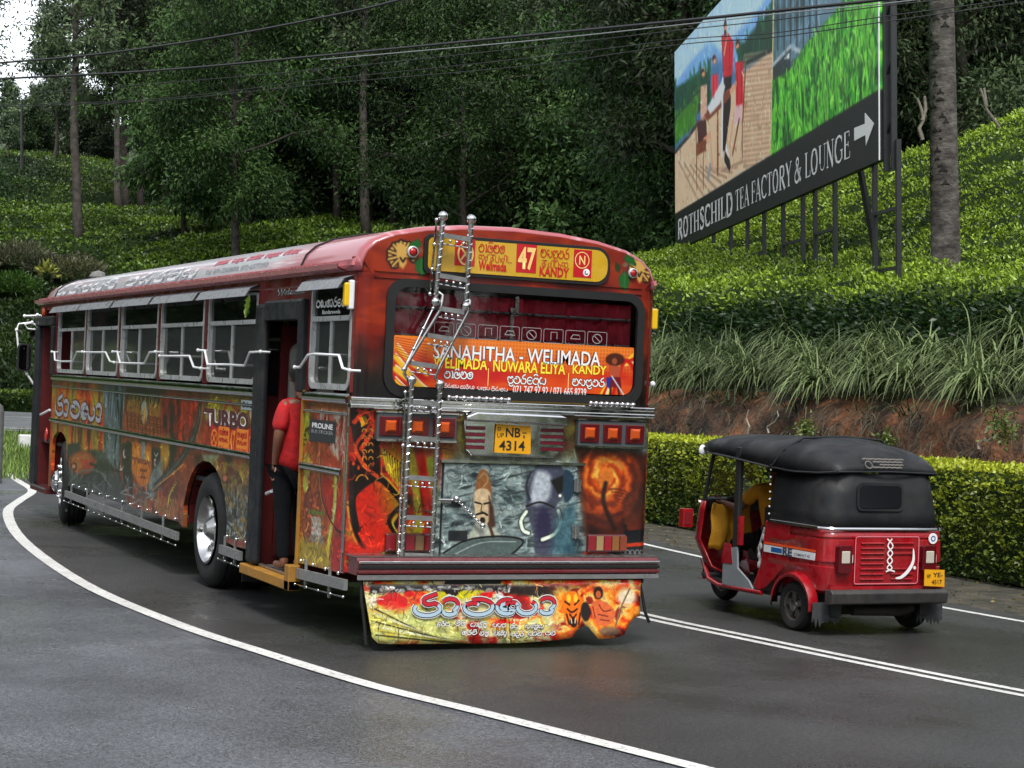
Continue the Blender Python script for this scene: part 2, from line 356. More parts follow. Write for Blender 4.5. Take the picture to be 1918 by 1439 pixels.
# round hand-lettered script: strokes in a unit cell (0..1 wide, 0..1 high, marks above/below), advance
GL = {
 'va': ([arc(.5, .45, .45, .45, 120, -200, 16) + arc(.32, .5, .2, .18, 200, 20, 6)], 1.05),
 'la': ([arc(.5, .42, .46, .42, 60, -210, 14) + arc(.35, .62, .25, .2, 200, 0, 6) + arc(.62, .6, .14, .2, 180, 360, 6)], 1.05),
 'ma': ([arc(.28, .72, .2, .2, 330, 60, 8) + arc(.5, .42, .46, .42, 150, 400, 14) + arc(.62, .7, .2, .22, 20, 200, 6)], 1.05),
 'dda': ([arc(.45, .45, .42, .42, 130, 330, 10) + arc(.55, .6, .3, .3, -20, 170, 8), arc(.5, .5, .15, .15, 0, 300, 6)], 1.0),
 'ha': ([arc(.25, .6, .2, .3, 30, 330, 8) + arc(.65, .45, .3, .42, 180, 420, 10)], 1.0),
 'na': ([arc(.3, .6, .2, .25, 0, 300, 8) + arc(.55, .35, .4, .35, 180, 400, 10), arc(.75, .7, .12, .2, 0, 200, 5)], 1.0),
 'ra': ([arc(.45, .38, .4, .38, 150, 420, 12) + arc(.5, .85, .18, .22, 300, 100, 6) + [(.75, 1.25)]], .95),
 'ya': ([arc(.28, .5, .24, .4, 60, 360, 8) + arc(.72, .45, .26, .42, 180, 420, 9)], 1.05),
 'e': ([arc(.5, .45, .42, .45, 40, 320, 12), [(.1, .45), (.7, .45)]], .9),
 'lla': ([arc(.5, .42, .45, .42, 70, -200, 14) + arc(.45, .6, .2, .2, 180, 0, 5), arc(.7, -.15, .25, .2, 90, -60, 5)], 1.05),
 'ae': ([arc(.15, .5, .18, .45, 100, -90, 6) + [(.5, .1)]], .5),
 'i': ([arc(-.55, 1.05, .3, .22, 10, 180, 6)], 0.0),
 'u': ([arc(-.35, -.1, .3, .25, 170, 350, 6)], 0.0),
 'aa': ([arc(.2, .6, .25, .35, 150, -60, 8) + arc(.2, .2, .2, .18, 0, -200, 6)], .6),
 'nna': ([arc(.35, .45, .32, .42, 60, 330, 10) + arc(.55, .45, .16, .25, 250, 20, 6) + arc(1.0, .4, .3, .38, 160, 420, 10), arc(.3, .45, .14, .18, 0, 330, 7)], 1.45),
 'ba': ([arc(.5, .42, .45, .42, 110, 420, 12) + [(.3, .95)]], 1.05),
 'ke': ([arc(.45, .5, .4, .42, 20, 300, 10), arc(.3, .5, .2, .2, 0, 300, 6), [(.85, .2), (1.0, .9)]], 1.1),
 'sa': ([arc(.3, .45, .25, .4, 50, 350, 8) + arc(.75, .5, .22, .4, 190, 400, 8), [(.3, 1.1), (.6, 1.2)]], 1.1),
 ' ': ([], .45),
 # angular / rounded letters of the other script
 't1': ([arc(.25, .35, .2, .3, 0, 350, 9), [(.45, .35), (.45, .9), (.9, .9)]], 1.0), 't2': ([[(.05, .9), (.05, 0), (.6, 0), (.6, .9)], [(.6, .45), (.95, .45), (.95, 0)]], 1.05),
 't3': ([arc(.3, .3, .25, .28, 90, 420, 9), [(.55, .3), (.55, .9), (.95, .9), (.95, 0)]], 1.1), 't4': ([[(.1, .9), (.1, 0), (.9, 0)]], .95),
 't5': ([[(.05, .9), (.85, .9), (.45, .9), (.45, .2)], arc(.35, .3, .28, .28, 60, 400, 8)], .95), 't6': ([arc(.3, .55, .25, .3, 0, 350, 9), arc(.8, .45, .25, .4, 150, -160, 8)], 1.15),
}
WORDS = {'welimada': 'va ae la i ma dda', 'kandy': 'ma ha na u va ra', 'nuwaraeliya': 'na u va ra e lla i ya', 'ravana': 'ra aa va nna aa', 'bandarawela': 'ba nna dda aa ra e va la',
         'visesha': 'va i sa e ya', 'charika': 'va aa ra i ka aa', 't_weli': 't6 t1 t5 t2 t3 t4', 't_kandi': 't5 t3 t2 t6',
         'l1': 'e ra i ya', 'l2': 'ma i na', 'l3': 'ya ae ra u na u', 'l4': 'ha ha na', 'l5': 'ra ya', 'l6': 'ha ae na u ya', 'm1': 'dda ra ma i', 'm2': 'ma na u', 'm3': 'ya e va i ya u', 'm4': 'ha sa u ra', 'm5': 'ha sa ma', 'm6': 'ya ma',
         'sanahitha': 'sa ra na ya ha i', 'travels': 'ma sa ra va i ya'}
def script_word(mb, word, M, u0, u1, v0, v1, w, lift=0.0, slant=0.0):
    h_ = v1 - v0; v0, v1 = v0 + h_ * .10, v1 - h_ * .14
    keys = WORDS[word].split(); adv = sum(GL.get(k, GL['ha'])[1] for k in keys); x = 0
    su = (u1 - u0) / adv; sv = (v1 - v0)
    for k in keys:
        st, a = GL.get(k, GL['ha'])
        for p in st:
            q = spline(p, 2) if len(p) < 6 and len(p) > 3 else p
            ribbon(mb, [(u0 + (x + px) * su + slant * py * sv, v0 + py * sv) for px, py in q], w, M, lift)
        x += a
# condensed roman capitals with thick and thin strokes and serifs
TK, TN, SF = .17, .055, .05
def _sf(x, y, w=.2): return ([(x - w / 2, y), (x + w / 2, y)], SF)
RG = {
 'R': ([([(.16, 0), (.16, 1)], TK), ([(.16, .975), (.42, .975)] + arc(.42, .74, .2, .235, 90, -90, 8) + [(.16, .505)], .075), (arc(.42, .74, .2, .235, 50, -50, 6), TK), ([(.36, .5), (.72, .0)], TK), _sf(.16, .025, .3), _sf(.76, .025, .16)], .86),
 'O': ([(arc(.4, .5, .33, .475, 0, 360, 28), .075), (arc(.4, .5, .31, .45, 120, 240, 8), TK), (arc(.4, .5, .31, .45, -60, 60, 8), TK)], .88),
 'T': ([([(.35, 0), (.35, 1)], TK), ([(.03, .97), (.67, .97)], SF), ([(.035, .97), (.035, .8)], SF), ([(.665, .97), (.665, .8)], SF), _sf(.35, .025, .3)], .74),
 'H': ([([(.16, 0), (.16, 1)], TK), ([(.66, 0), (.66, 1)], TK), ([(.16, .5), (.66, .5)], TN)] + [_sf(x, y, .28) for x in (.16, .66) for y in (.025, .975)], .88),
 'S': ([(spline([(.56, .8), (.5, .95), (.3, .97), (.13, .85), (.14, .66), (.34, .52), (.54, .36), (.55, .15), (.36, .03), (.15, .05), (.07, .22)], 4), .085), (spline([(.14, .68), (.32, .53), (.53, .37)], 4), TK), ([(.58, .97), (.57, .75)], SF), ([(.07, .03), (.07, .25)], SF)], .7),
 'C': ([(arc(.46, .5, .38, .475, 45, 315, 24), .075), (arc(.42, .5, .33, .45, 120, 240, 8), TK), ([(.74, .97), (.74, .72)], SF)], .84),
 'I': ([([(.18, 0), (.18, 1)], TK), _sf(.18, .025, .3), _sf(.18, .975, .3)], .38),
 'L': ([([(.16, 0), (.16, 1)], TK), ([(.16, .03), (.58, .03)], SF), ([(.585, .03), (.61, .25)], SF), _sf(.16, .975, .3)], .66),
 'D': ([([(.16, 0), (.16, 1)], TK), ([(.06, .975), (.36, .975)] + arc(.36, .5, .36, .475, 90, -90, 14) + [(.06, .025)], .07), (arc(.36, .5, .35, .45, 60, -60, 8), TK)], .86),
 'E': ([([(.16, 0), (.16, 1)], TK), ([(.06, .975), (.56, .975)], SF), ([(.16, .52), (.46, .52)], SF), ([(.06, .025), (.58, .025)], SF), ([(.56, .975), (.56, .78)], SF), ([(.6, .025), (.62, .24)], SF), ([(.46, .62), (.46, .42)], SF)], .68),
 'A': ([([(.1, 0), (.4, 1)], TN), ([(.38, 1), (.68, 0)], TK), ([(.2, .34), (.58, .34)], TN), _sf(.1, .025, .22), _sf(.68, .025, .26)], .82),
 'F': ([([(.16, 0), (.16, 1)], TK), ([(.06, .975), (.56, .975)], SF), ([(.16, .52), (.44, .52)], SF), ([(.56, .975), (.56, .76)], SF), ([(.44, .62), (.44, .42)], SF), _sf(.16, .025, .3)], .62),
 'Y': ([([(.08, 1), (.37, .45)], TK), ([(.66, 1), (.37, .45)], TN), ([(.37, .47), (.37, 0)], TK), _sf(.08, .975, .22), _sf(.66, .975, .2), _sf(.37, .025, .3)], .74),
 'U': ([([(.15, 1), (.15, .33)] + arc(.4, .33, .25, .31, 180, 360, 10) + [(.65, 1)], TN), ([(.15, 1), (.15, .3)], TK), _sf(.15, .975, .26), _sf(.65, .975, .22)], .82),
 'N': ([([(.12, 0), (.12, 1)], TN), ([(.12, 1), (.66, .0)], TK), ([(.66, 0), (.66, 1)], TN), _sf(.12, .025, .22), _sf(.66, .975, .22), _sf(.08, .975, .14)], .82),
 'G': ([(arc(.46, .5, .38, .475, 45, 330, 24), .075), (arc(.42, .5, .33, .45, 120, 240, 8), TK), ([(.74, .97), (.74, .72)], SF), ([(.74, .42), (.74, .1)], .13), _sf(.72, .43, .26)], .9),
 '&': ([(spline([(.82, .05), (.3, .68), (.28, .88), (.42, .97), (.54, .86), (.48, .68), (.16, .4), (.1, .16), (.28, .02), (.55, .1), (.74, .5)], 5), .09), ([(.3, .7), (.76, .03)], TK), ([(.6, .52), (.86, .52)], SF)], .98),
 ' ': ([], .3)}
def roman(mb, text, M, u0, u1, v0, v1, heavy=1.0):
    adv = sum(RG[c][1] for c in text); su = (u1 - u0) / adv; sv = v1 - v0; x = 0
    for c in text:
        st, a = RG[c]
        for p, w in st: ribbon(mb, [(u0 + (x + px) * su, v0 + py * sv) for px, py in p], w * (su if abs(p[0][0] - p[-1][0]) < abs(p[0][1] - p[-1][1]) or w > .1 else sv) * heavy, M)
        x += a
def frame_yz(x):      # plane on the bus side, read from outside: u = -y
    return [[0, 0, -1, x], [-1, 0, 0, 0], [0, 1, 0, 0], [0, 0, 0, 1]]
def frame_xz(y):      # rear plane: u = x
    return [[1, 0, 0, 0], [0, 0, -1, y], [0, 1, 0, 0], [0, 0, 0, 1]]
# ================================================================== setting: ground, roads, hills
def camxy(s, T): return CAM_P[:2] + T * _f[:2] + s * RH[:2]
def tps_fit(P):
    P = np.array(P, float); X = P[:, :2] / 40.0; n = len(P); d = np.linalg.norm(X[:, None] - X[None], axis=2); K = d ** 2 * np.log(d + 1e-9)
    A = np.zeros((n + 3, n + 3)); A[:n, :n] = K + np.eye(n) * 0.02; A[:n, n] = 1; A[:n, n + 1:] = X; A[n, :n] = 1; A[n + 1:, :n] = X.T
    w = np.linalg.solve(A, np.concatenate([P[:, 2], [0, 0, 0]])); return X, w
def tps_eval(m, x, y):
    X, w = m; sh = np.shape(x); q = np.stack([np.ravel(x), np.ravel(y)], 1) / 40.0; out = np.zeros(len(q)); n = len(X)
    for i0 in range(0, len(q), 20000):
        qq = q[i0:i0 + 20000]; d = np.linalg.norm(qq[:, None] - X[None], axis=2); out[i0:i0 + 20000] = (d ** 2 * np.log(d + 1e-9)) @ w[:n] + w[n] + qq @ w[n + 1:]
    return out.reshape(sh)
def snoise(x, y, scale, seed, octv=3):
    """smooth value noise at any points"""
    g = np.random.default_rng(seed).random((256, 256)); out = 0; amp = 1; tot = 0; x = np.asarray(x, float); y = np.asarray(y, float)
    for o in range(octv):
        fx, fy = x / scale * 2 ** o + 1000 + 31 * o, y / scale * 2 ** o + 1000 + 17 * o; ix, iy = np.floor(fx).astype(int), np.floor(fy).astype(int); tx, ty = fx - ix, fy - iy
        tx = tx * tx * (3 - 2 * tx); ty = ty * ty * (3 - 2 * ty); a = g[ix % 256, iy % 256]; b = g[(ix + 1) % 256, iy % 256]; c = g[ix % 256, (iy + 1) % 256]; d = g[(ix + 1) % 256, (iy + 1) % 256]
        out = out + amp * ((a * (1 - tx) + b * tx) * (1 - ty) + (c * (1 - tx) + d * tx) * ty); tot += amp; amp *= .5
    return out / tot - .5
# heights of the far hillside, read off the photograph (x, y, distance ahead)
HC = [(-300, 725, 76), (0, 735, 76), (0, 610, 85), (0, 510, 95), (0, 470, 98), (0, 423, 102), (0, 380, 122), (0, 342, 128), (0, 300, 150), (0, 285, 172),
      (-300, 500, 95), (-300, 380, 125), (-300, 290, 160), (150, 600, 80), (150, 490, 94), (150, 430, 104), (150, 380, 125), (150, 345, 135), (180, 305, 155),
      (300, 700, 74), (300, 500, 88), (300, 435, 104), (300, 385, 125), (300, 345, 150), (300, 320, 170), (450, 700, 74), (450, 480, 86), (450, 425, 108), (450, 375, 138), (450, 345, 160),
      (620, 700, 74), (620, 450, 88), (620, 400, 112), (620, 350, 150), (640, 300, 190), (800, 700, 74), (800, 440, 92), (800, 385, 140), (800, 330, 190), (1000, 700, 74), (1000, 450, 95), (1000, 370, 150), (1000, 320, 200),
      (1200, 600, 74), (1200, 470, 92), (1200, 370, 150), (1450, 470, 90), (1450, 380, 150), (1700, 420, 90), (1700, 330, 150), (1950, 330, 90), (1950, 280, 150), (2300, 250, 100), (0, 240, 260), (600, 260, 260), (1200, 270, 260), (1900, 240, 260)]
BUSH = np.array([0, 0, .7])      # the photograph shows the tops of the bushes
TPS_H = tps_fit([at(*c) - BUSH for c in HC])
# heights of the tea slope on the right (x, y, z) and (px, py, T)
_A0 = at(1265, 468, 53.4); _B0 = at(1648, 300, 31.5); _BN = np.array([-(_B0 - _A0)[1], (_B0 - _A0)[0], 0.0])
def on_board(px, py): d = ray(px, py); return CAM_P + d * (((_A0 - CAM_P) @ _BN) / (d @ _BN))
RC = [(11.8, -6, 3.45), (11.8, 2, 3.55), (11.8, 8, 3.7), (11.8, 14, 3.95), (12, 18, 4.2), (14.5, 0, 3.9), (13, 26, 4.5), (18, -6, 5.0), (22, 2, 7.0), (15, 38, 4.9), (20, 46, 5.0), (30, 48, 6.2), (34, 34, 8.6), (38, 20, 10.0), (40, 4, 10.5), (30, -6, 9.0)] + \
     [tuple(on_board(*c)) for c in ((1624, 545), (1661, 538), (1545, 524), (1486, 514), (1415, 510), (1340, 500), (1275, 496))] + \
     [tuple(at(*c)) for c in ((1772, 534, 33.5), (1918, 430, 35), (1918, 315, 42), (1760, 400, 42), (1918, 212, 50), (1850, 238, 51), (1700, 282, 52), (1450, 400, 56), (1560, 340, 54), (1240, 500, 57), (2100, 150, 50))]
TPS_R = tps_fit([np.array(c) - BUSH for c in RC])
def h_left(x, y): return tps_eval(TPS_H, x, y)
def bankx(y): return 9.3 + np.clip(y - 14, 0, 99) ** 2 / 70.0
def h_right(x, y):
    x = np.asarray(x, float); y = np.asarray(y, float); b = bankx(y); d = x - b; t = tps_eval(TPS_R, x, y)
    prof = np.interp(d, [-.2, 0, .12, .3, .6, 1.1, 1.9, 2.7], [-.05, .05, .8, 1.6, 1.85, 2.1, 2.4, 2.65])
    w = np.clip((d - 1.6) / 1.1, 0, 1); return prof * (1 - w) + t * w

def grid_mesh(name, X, Y, Z, mats, mi=None, cols=None, smooth=True):
    r, c = X.shape; idx = np.arange(r * c).reshape(r, c)
    Q = np.stack([idx[:-1, :-1], idx[:-1, 1:], idx[1:, 1:], idx[1:, :-1]], -1).reshape(-1, 4)
    return fast_mesh(name, np.stack([X.ravel(), Y.ravel(), Z.ravel()], 1), Q, mats, cols=cols, mat_idx=mi, smooth=smooth)

# -- materials of the ground
def asphalt(name, base, rlo, rhi, pscale, spec=.5, tone=.25):
    m = bpy.data.materials.new(name); m.use_nodes = True; N = m.node_tree.nodes; L = m.node_tree.links; b = N['Principled BSDF']
    tc = N.new('ShaderNodeTexCoord')
    def nz(sc, det=6, rough=.6, ty='ShaderNodeTexNoise'):
        t = N.new(ty); t.inputs['Scale'].default_value = sc
        if 'Detail' in t.inputs: t.inputs['Detail'].default_value = det; t.inputs['Roughness'].default_value = rough
        L.new(tc.outputs['Object'], t.inputs['Vector']); return t.outputs[0]
    def mr(s, a, b_, c, d):
        q = N.new('ShaderNodeMapRange'); q.inputs[1].default_value = a; q.inputs[2].default_value = b_; q.inputs[3].default_value = c; q.inputs[4].default_value = d; L.new(s, q.inputs[0]); return q.outputs[0]
    big = nz(pscale, 5, .6); fine = nz(110, 3, .8); mid = nz(38, 4, .7); vor = N.new('ShaderNodeTexVoronoi'); vor.inputs['Scale'].default_value = 75; L.new(tc.outputs['Object'], vor.inputs['Vector'])
    ma = N.new('ShaderNodeMath'); ma.operation = 'MULTIPLY'; L.new(mr(big, .35, .65, 1 - tone, 1 + tone), ma.inputs[0]); L.new(mr(mid, .35, .65, .6, 1.5), ma.inputs[1])
    mb_ = N.new('ShaderNodeMath'); mb_.operation = 'MULTIPLY'; L.new(ma.outputs[0], mb_.inputs[0]); L.new(mr(fine, .35, .65, .2, 2.0), mb_.inputs[1])
    sc = N.new('ShaderNodeVectorMath'); sc.operation = 'SCALE'; sc.inputs[0].default_value = base; L.new(mb_.outputs[0], sc.inputs['Scale']); L.new(sc.outputs[0], b.inputs['Base Color'])
    wet = nz(pscale * .7, 7, .62)
    L.new(mr(wet, .45, .57, rhi, rlo), b.inputs['Roughness']); b.inputs['Specular IOR Level'].default_value = spec
    ad = N.new('ShaderNodeMath'); ad.operation = 'ADD'; L.new(vor.outputs[0], ad.inputs[0]); L.new(fine, ad.inputs[1])
    bp = N.new('ShaderNodeBump'); bp.inputs['Distance'].default_value = .006; L.new(mr(wet, .42, .62, 1.0, .5), bp.inputs['Strength']); L.new(ad.outputs[0], bp.inputs['Height']); L.new(bp.outputs[0], b.inputs['Normal'])
    return m
M_ROAD = asphalt('road asphalt', (.036, .036, .0355), .18, .48, .55, spec=.32)
M_LAY = asphalt('layby asphalt', (.080, .086, .095), .09, .45, .42, tone=.38)
M_LINE = None
def paint_mat():
    m = bpy.data.materials.new('road paint'); m.use_nodes = True; N = m.node_tree.nodes; L = m.node_tree.links; b = N['Principled BSDF']; tc = N.new('ShaderNodeTexCoord')
    n1 = N.new('ShaderNodeTexNoise'); n1.inputs['Scale'].default_value = 22; n1.inputs['Detail'].default_value = 8; n1.inputs['Roughness'].default_value = .75; L.new(tc.outputs['Object'], n1.inputs[0])
    n2 = N.new('ShaderNodeTexNoise'); n2.inputs['Scale'].default_value = 3; n2.inputs['Detail'].default_value = 4; L.new(tc.outputs['Object'], n2.inputs[0])
    mr = N.new('ShaderNodeMapRange'); mr.inputs[1].default_value = .56; mr.inputs[2].default_value = .74; L.new(n1.outputs[0], mr.inputs[0]); mr.inputs[1].default_value = .52; mr.inputs[2].default_value = .64
    mx = N.new('ShaderNodeMix'); mx.data_type = 'RGBA'; mx.inputs[6].default_value = (.70, .70, .67, 1); mx.inputs[7].default_value = (.16, .155, .15, 1); L.new(mr.outputs[0], mx.inputs[0])
    mr2 = N.new('ShaderNodeMapRange'); mr2.inputs[1].default_value = .35; mr2.inputs[2].default_value = .7; mr2.inputs[3].default_value = 0; mr2.inputs[4].default_value = .45; L.new(n2.outputs[0], mr2.inputs[0])
    mx2 = N.new('ShaderNodeMix'); mx2.data_type = 'RGBA'; L.new(mr2.outputs[0], mx2.inputs[0]); L.new(mx.outputs[2], mx2.inputs[6]); mx2.inputs[7].default_value = (.36, .35, .33, 1)
    L.new(mx2.outputs[2], b.inputs['Base Color']); b.inputs['Roughness'].default_value = .45
    bp = N.new('ShaderNodeBump'); bp.inputs['Distance'].default_value = .004; bp.inputs['Strength'].default_value = .5; L.new(n1.outputs[0], bp.inputs['Height']); L.new(bp.outputs[0], b.inputs['Normal']); return m
M_LINE = paint_mat()
def soil_mat(name, c1, c2, c3, sc=1.2, bump=.8):
    m = bpy.data.materials.new(name); m.use_nodes = True; N = m.node_tree.nodes; L = m.node_tree.links; b = N['Principled BSDF']; tc = N.new('ShaderNodeTexCoord')
    n1 = N.new('ShaderNodeTexNoise'); n1.inputs['Scale'].default_value = sc; n1.inputs['Detail'].default_value = 10; n1.inputs['Roughness'].default_value = .68; L.new(tc.outputs['Object'], n1.inputs[0])
    cr = N.new('ShaderNodeValToRGB'); e = cr.color_ramp.elements; e[0].position = .38; e[0].color = (*c1, 1); e[1].position = .62; e[1].color = (*c3, 1); q = cr.color_ramp.elements.new(.5); q.color = (*c2, 1); L.new(n1.outputs[0], cr.inputs[0])
    L.new(cr.outputs[0], b.inputs['Base Color']); b.inputs['Roughness'].default_value = .9
    n2 = N.new('ShaderNodeTexNoise'); n2.inputs['Scale'].default_value = sc * 9; n2.inputs['Detail'].default_value = 8; L.new(tc.outputs['Object'], n2.inputs[0])
    bp = N.new('ShaderNodeBump'); bp.inputs['Distance'].default_value = .08; bp.inputs['Strength'].default_value = bump; L.new(n2.outputs[0], bp.inputs['Height']); L.new(bp.outputs[0], b.inputs['Normal']); return m
M_SOIL = soil_mat('red cut soil', (.018, .012, .008), (.085, .042, .020), (.26, .10, .04), 1.3, 1.2)
M_DARKSOIL = soil_mat('tea soil', (.02, .022, .012), (.035, .04, .02), (.06, .06, .03), .8)
M_GRASSG = soil_mat('grass ground', (.03, .05, .015), (.05, .08, .02), (.09, .10, .035), .6)
M_GRAVEL = soil_mat('verge gravel', (.03, .028, .024), (.09, .08, .065), (.16, .14, .11), 7)
M_HILLG = soil_mat('hill ground', (.018, .03, .01), (.03, .055, .015), (.05, .075, .02), .25)

def sheet(name, pts, z, m, kind='structure'):
    mb = MB(); P = [Vector((p[0], p[1], 0)) for p in pts]; t = tessellate_polygon([P]); mb._add([(p[0], p[1], z) for p in pts], t)
    o = mb.build(name, m, recalc=False); me = o.data
    if me.polygons[0].normal.z < 0: me.flip_normals()
    o['kind'] = kind; return o
LL = spline([(-.10, 20.5), (-.28, 18.3), (-.47, 16.06), (-1.02, 14.0), (-1.53, 11.93), (-2.01, 8.24), (-2.21, 4.17), (-2.07, 1.49), (-1.82, -.18), (-1.56, -1.56), (-1.26, -2.55), (-1.01, -3.42), (-.78, -4.24), (-.35, -5.8), (.6, -8.6), (2.2, -12.5)], 5)
RL = spline([(16, 40), (10.2, 26), (7.4, 18), (6.1, 12), (5.62, 8.2), (5.42, 5.0), (5.34, 2.4), (5.48, .65), (5.85, -1.6), (6.6, -5), (8.2, -10), (10, -14)], 5)
CL = spline([(13, 42), (7.2, 28), (4.2, 19), (2.75, 12), (2.15, 6.5), (1.98, 3.5), (2.0, 1.5), (2.22, -.02), (2.47, -1.5), (2.78, -2.95), (3.5, -5.6), (4.9, -10), (6.2, -14)], 5)
def off(pl, d):
    P = np.array(pl); T = np.gradient(P, axis=0); T /= np.linalg.norm(T, axis=1, keepdims=True); return P + np.stack([T[:, 1], -T[:, 0]], 1) * d
def strip(name, pl, w, z, m):
    a = off(pl, w / 2); b = off(pl, -w / 2); mb = MB(); n = len(pl)
    wob = lambda i, s: 1.0
    mb._add([(p[0], p[1], z) for p in a] + [(p[0], p[1], z) for p in b], [(i, i + 1, n + i + 1, n + i) for i in range(n - 1)])
    o = mb.build(name, m); me = o.data
    if me.polygons[0].normal.z < 0: me.flip_normals()
    o['kind'] = 'structure'; return o
def ground_sheet():
    xs = np.concatenate([[-480, -200, -80], np.linspace(-40, 12, 27), [60, 200, 480]]); ys = np.concatenate([[-480, -100], np.linspace(-20, 70, 31), [150, 480]])
    X, Y = np.meshgrid(xs, ys); Z = np.full(X.shape, -.05); o = link_mesh('ground', grid_mesh('ground', X, Y, Z, M_GRASSG)); o['kind'] = 'structure'
ground_sheet()
rr = off(RL, -.35)
road_poly = [tuple(p) for p in off(LL, 0)] + [tuple(p) for p in rr[::-1]]
sheet('road', road_poly, 0.0, M_ROAD)
sheet('layby', [tuple(p) for p in off(LL, -.04)] + [(-2, -16), (-14, -16), (-14, 12), (-6, 17.0), (-1.2, 18.6), (-.5, 20.5)], -0.005, M_LAY)
sheet('verge', [(-8, 15.5), (-1.0, 18.0), (-.3, 20.4), (.4, 23.5), (-.8, 23.2), (-2.2, 22.4), (-8, 20.5)], -0.03, M_GRAVEL)
sheet('verge', [tuple(p) for p in off(RL, -.25)] + [tuple(p) for p in off(RL, -4.6)[::-1]], -0.008, soil_mat('roadside dirt', (.02, .022, .012), (.05, .045, .03), (.09, .075, .05), 3))
strip('road_edge_line', LL, .13, .004, M_LINE); strip('road_edge_line', RL, .09, .004, M_LINE)
strip('road_centre_line', [tuple(p) for p in off(CL, .085)], .085, .004, M_LINE); strip('road_centre_line', [tuple(p) for p in off(CL, -.085)], .085, .004, M_LINE)
# the far road beyond the grass
def far_road():
    mb = MB(); A = [camxy(s, T) for s, T in ((-45, 52), (12, 52), (12, 64), (-45, 64))]; mb._add([(A[0][0], A[0][1], .0), (A[1][0], A[1][1], .0), (A[2][0], A[2][1], .24), (A[3][0], A[3][1], .24)], [(0, 1, 2, 3)])
    o = mb.build('far_road', asphalt('far asphalt', (.11, .115, .12), .3, .5, .4)); o['kind'] = 'structure'
    for T, z in ((53.2, .035), (60.0, .165)):
        mb = MB(); w = .22; A = [camxy(s, t) for s, t in ((-45, T), (12, T), (12, T + w), (-45, T + w))]; mb._add([(a[0], a[1], z + .012) for a in A], [(0, 1, 2, 3)]); mb.build('far_road_line', M_LINE)['kind'] = 'structure'
    mb = MB(); A = [camxy(s, T) for s, T in ((-45, 51.2), (12, 51.2), (12, 52.0), (-45, 52.0))]; mb._add([(a[0], a[1], z) for a, z in zip(A, (-.04, -.04, .02, .02))], [(0, 1, 2, 3)]); mb.build('road_shoulder', M_DARKSOIL)['kind'] = 'structure'
far_road()

# ------------------------------------------------------------------ the hills
def hillside():
    Ts = np.concatenate([np.linspace(64.2, 160, 110), np.linspace(163, 330, 40)]); us = np.concatenate([np.linspace(-3.4, -1.04, 60), np.linspace(-1, 1, 170)])
    T, U = np.meshgrid(Ts, us, indexing='ij'); S = U * (T * .42 + 14); X = CAM_P[0] + T * _f[0] + S * RH[0]; Y = CAM_P[1] + T * _f[1] + S * RH[1]
    Sc = np.maximum(S, -T * .33); Z = h_left(CAM_P[0] + T * _f[0] + Sc * RH[0], CAM_P[1] + T * _f[1] + Sc * RH[1]); Z = Z + snoise(X, Y, 5, 3) * .9
    Z = np.where(T < 72, .15 + (Z - .15) * np.clip((T - 65) / 7, 0, 1) ** 1, Z)
    o = link_mesh('hillside', grid_mesh('hillside', X, Y, Z, M_HILLG)); o['kind'] = 'structure'
hillside()
def right_hill():
    d = np.concatenate([[-.2, 0, .06, .12, .2, .3, .45, .6, .85, 1.1, 1.5, 1.9, 2.3, 2.7, 3.3], np.linspace(4, 42, 50)]); ys = np.linspace(-8, 62, 190)
    D, Y = np.meshgrid(d, ys); X = bankx(Y) + D; Z = h_right(X, Y)
    X = X + np.where(D < 1.5, snoise(Y, Z * 1.4, .9, 8, 4) * .75 * np.clip(1.5 - D, 0, 1), 0)
    mi = (D[:-1, :-1] > .7).astype(int).ravel()
    o = link_mesh('tea_slope', grid_mesh('tea_slope', X, Y, Z, [M_SOIL, M_DARKSOIL], mi=mi)); o['kind'] = 'structure'
right_hill()
# ================================================================== vegetation
def unit(a): return a / (np.linalg.norm(a, axis=-1, keepdims=True) + 1e-9)
def leafquads(P, D, L, W, cup=.25, g=None):
    """diamond leaves at P along D (unit), folded on the midrib"""
    g = g or RNG; n = len(P); L = np.broadcast_to(L, (n,))[:, None]; W = np.broadcast_to(W, (n,))[:, None]
    R = unit(np.cross(D, unit(g.normal(size=(n, 3))))); Nn = np.cross(R, D)
    mid = P + D * L * .5 + Nn * L * .06; V = np.stack([P, mid + R * W * .5 + Nn * W * cup, P + D * L - Nn * L * .08, mid - R * W * .5 + Nn * W * cup], 1).reshape(-1, 3)
    return V, np.arange(4 * n).reshape(n, 4)
def rep4(c): return np.repeat(c, 4, axis=0)
def ramp(c0, c1, t): return np.array(c0)[None] * (1 - t[:, None]) + np.array(c1)[None] * t[:, None]
M_LEAF = mat('tea leaf', tint=True, rough=.42, transl=.22, spec=.5)
M_TREELEAF = mat('tree leaf', tint=True, rough=.6, transl=.18, spec=.3)
def vary_by_tree(m):
    N = m.node_tree.nodes; L = m.node_tree.links; a = [n for n in N if n.type == 'ATTRIBUTE'][0]; oi = N.new('ShaderNodeObjectInfo'); mr = N.new('ShaderNodeMapRange'); mr.inputs[3].default_value = .45; mr.inputs[4].default_value = 2.5; L.new(oi.outputs['Random'], mr.inputs[0])
    sc = N.new('ShaderNodeVectorMath'); sc.operation = 'SCALE'; L.new(mr.outputs[0], sc.inputs['Scale']); to = [l.to_socket for l in a.outputs['Color'].links]
    for t in to: L.new(sc.outputs[0], t)
    L.new(a.outputs['Color'], sc.inputs[0])
vary_by_tree(M_TREELEAF)
M_BLADE = mat('grass blade', tint=True, rough=.55, transl=.15, spec=.3)
M_CANOPY = mat('tea bush body', (.012, .024, .006), rough=.9, noise=.5, nscale=4, spec=.1)
M_BARKD = mat('dark bark', (.045, .036, .028), rough=.9, noise=.5, nscale=5, bump=.6, bscale=14)
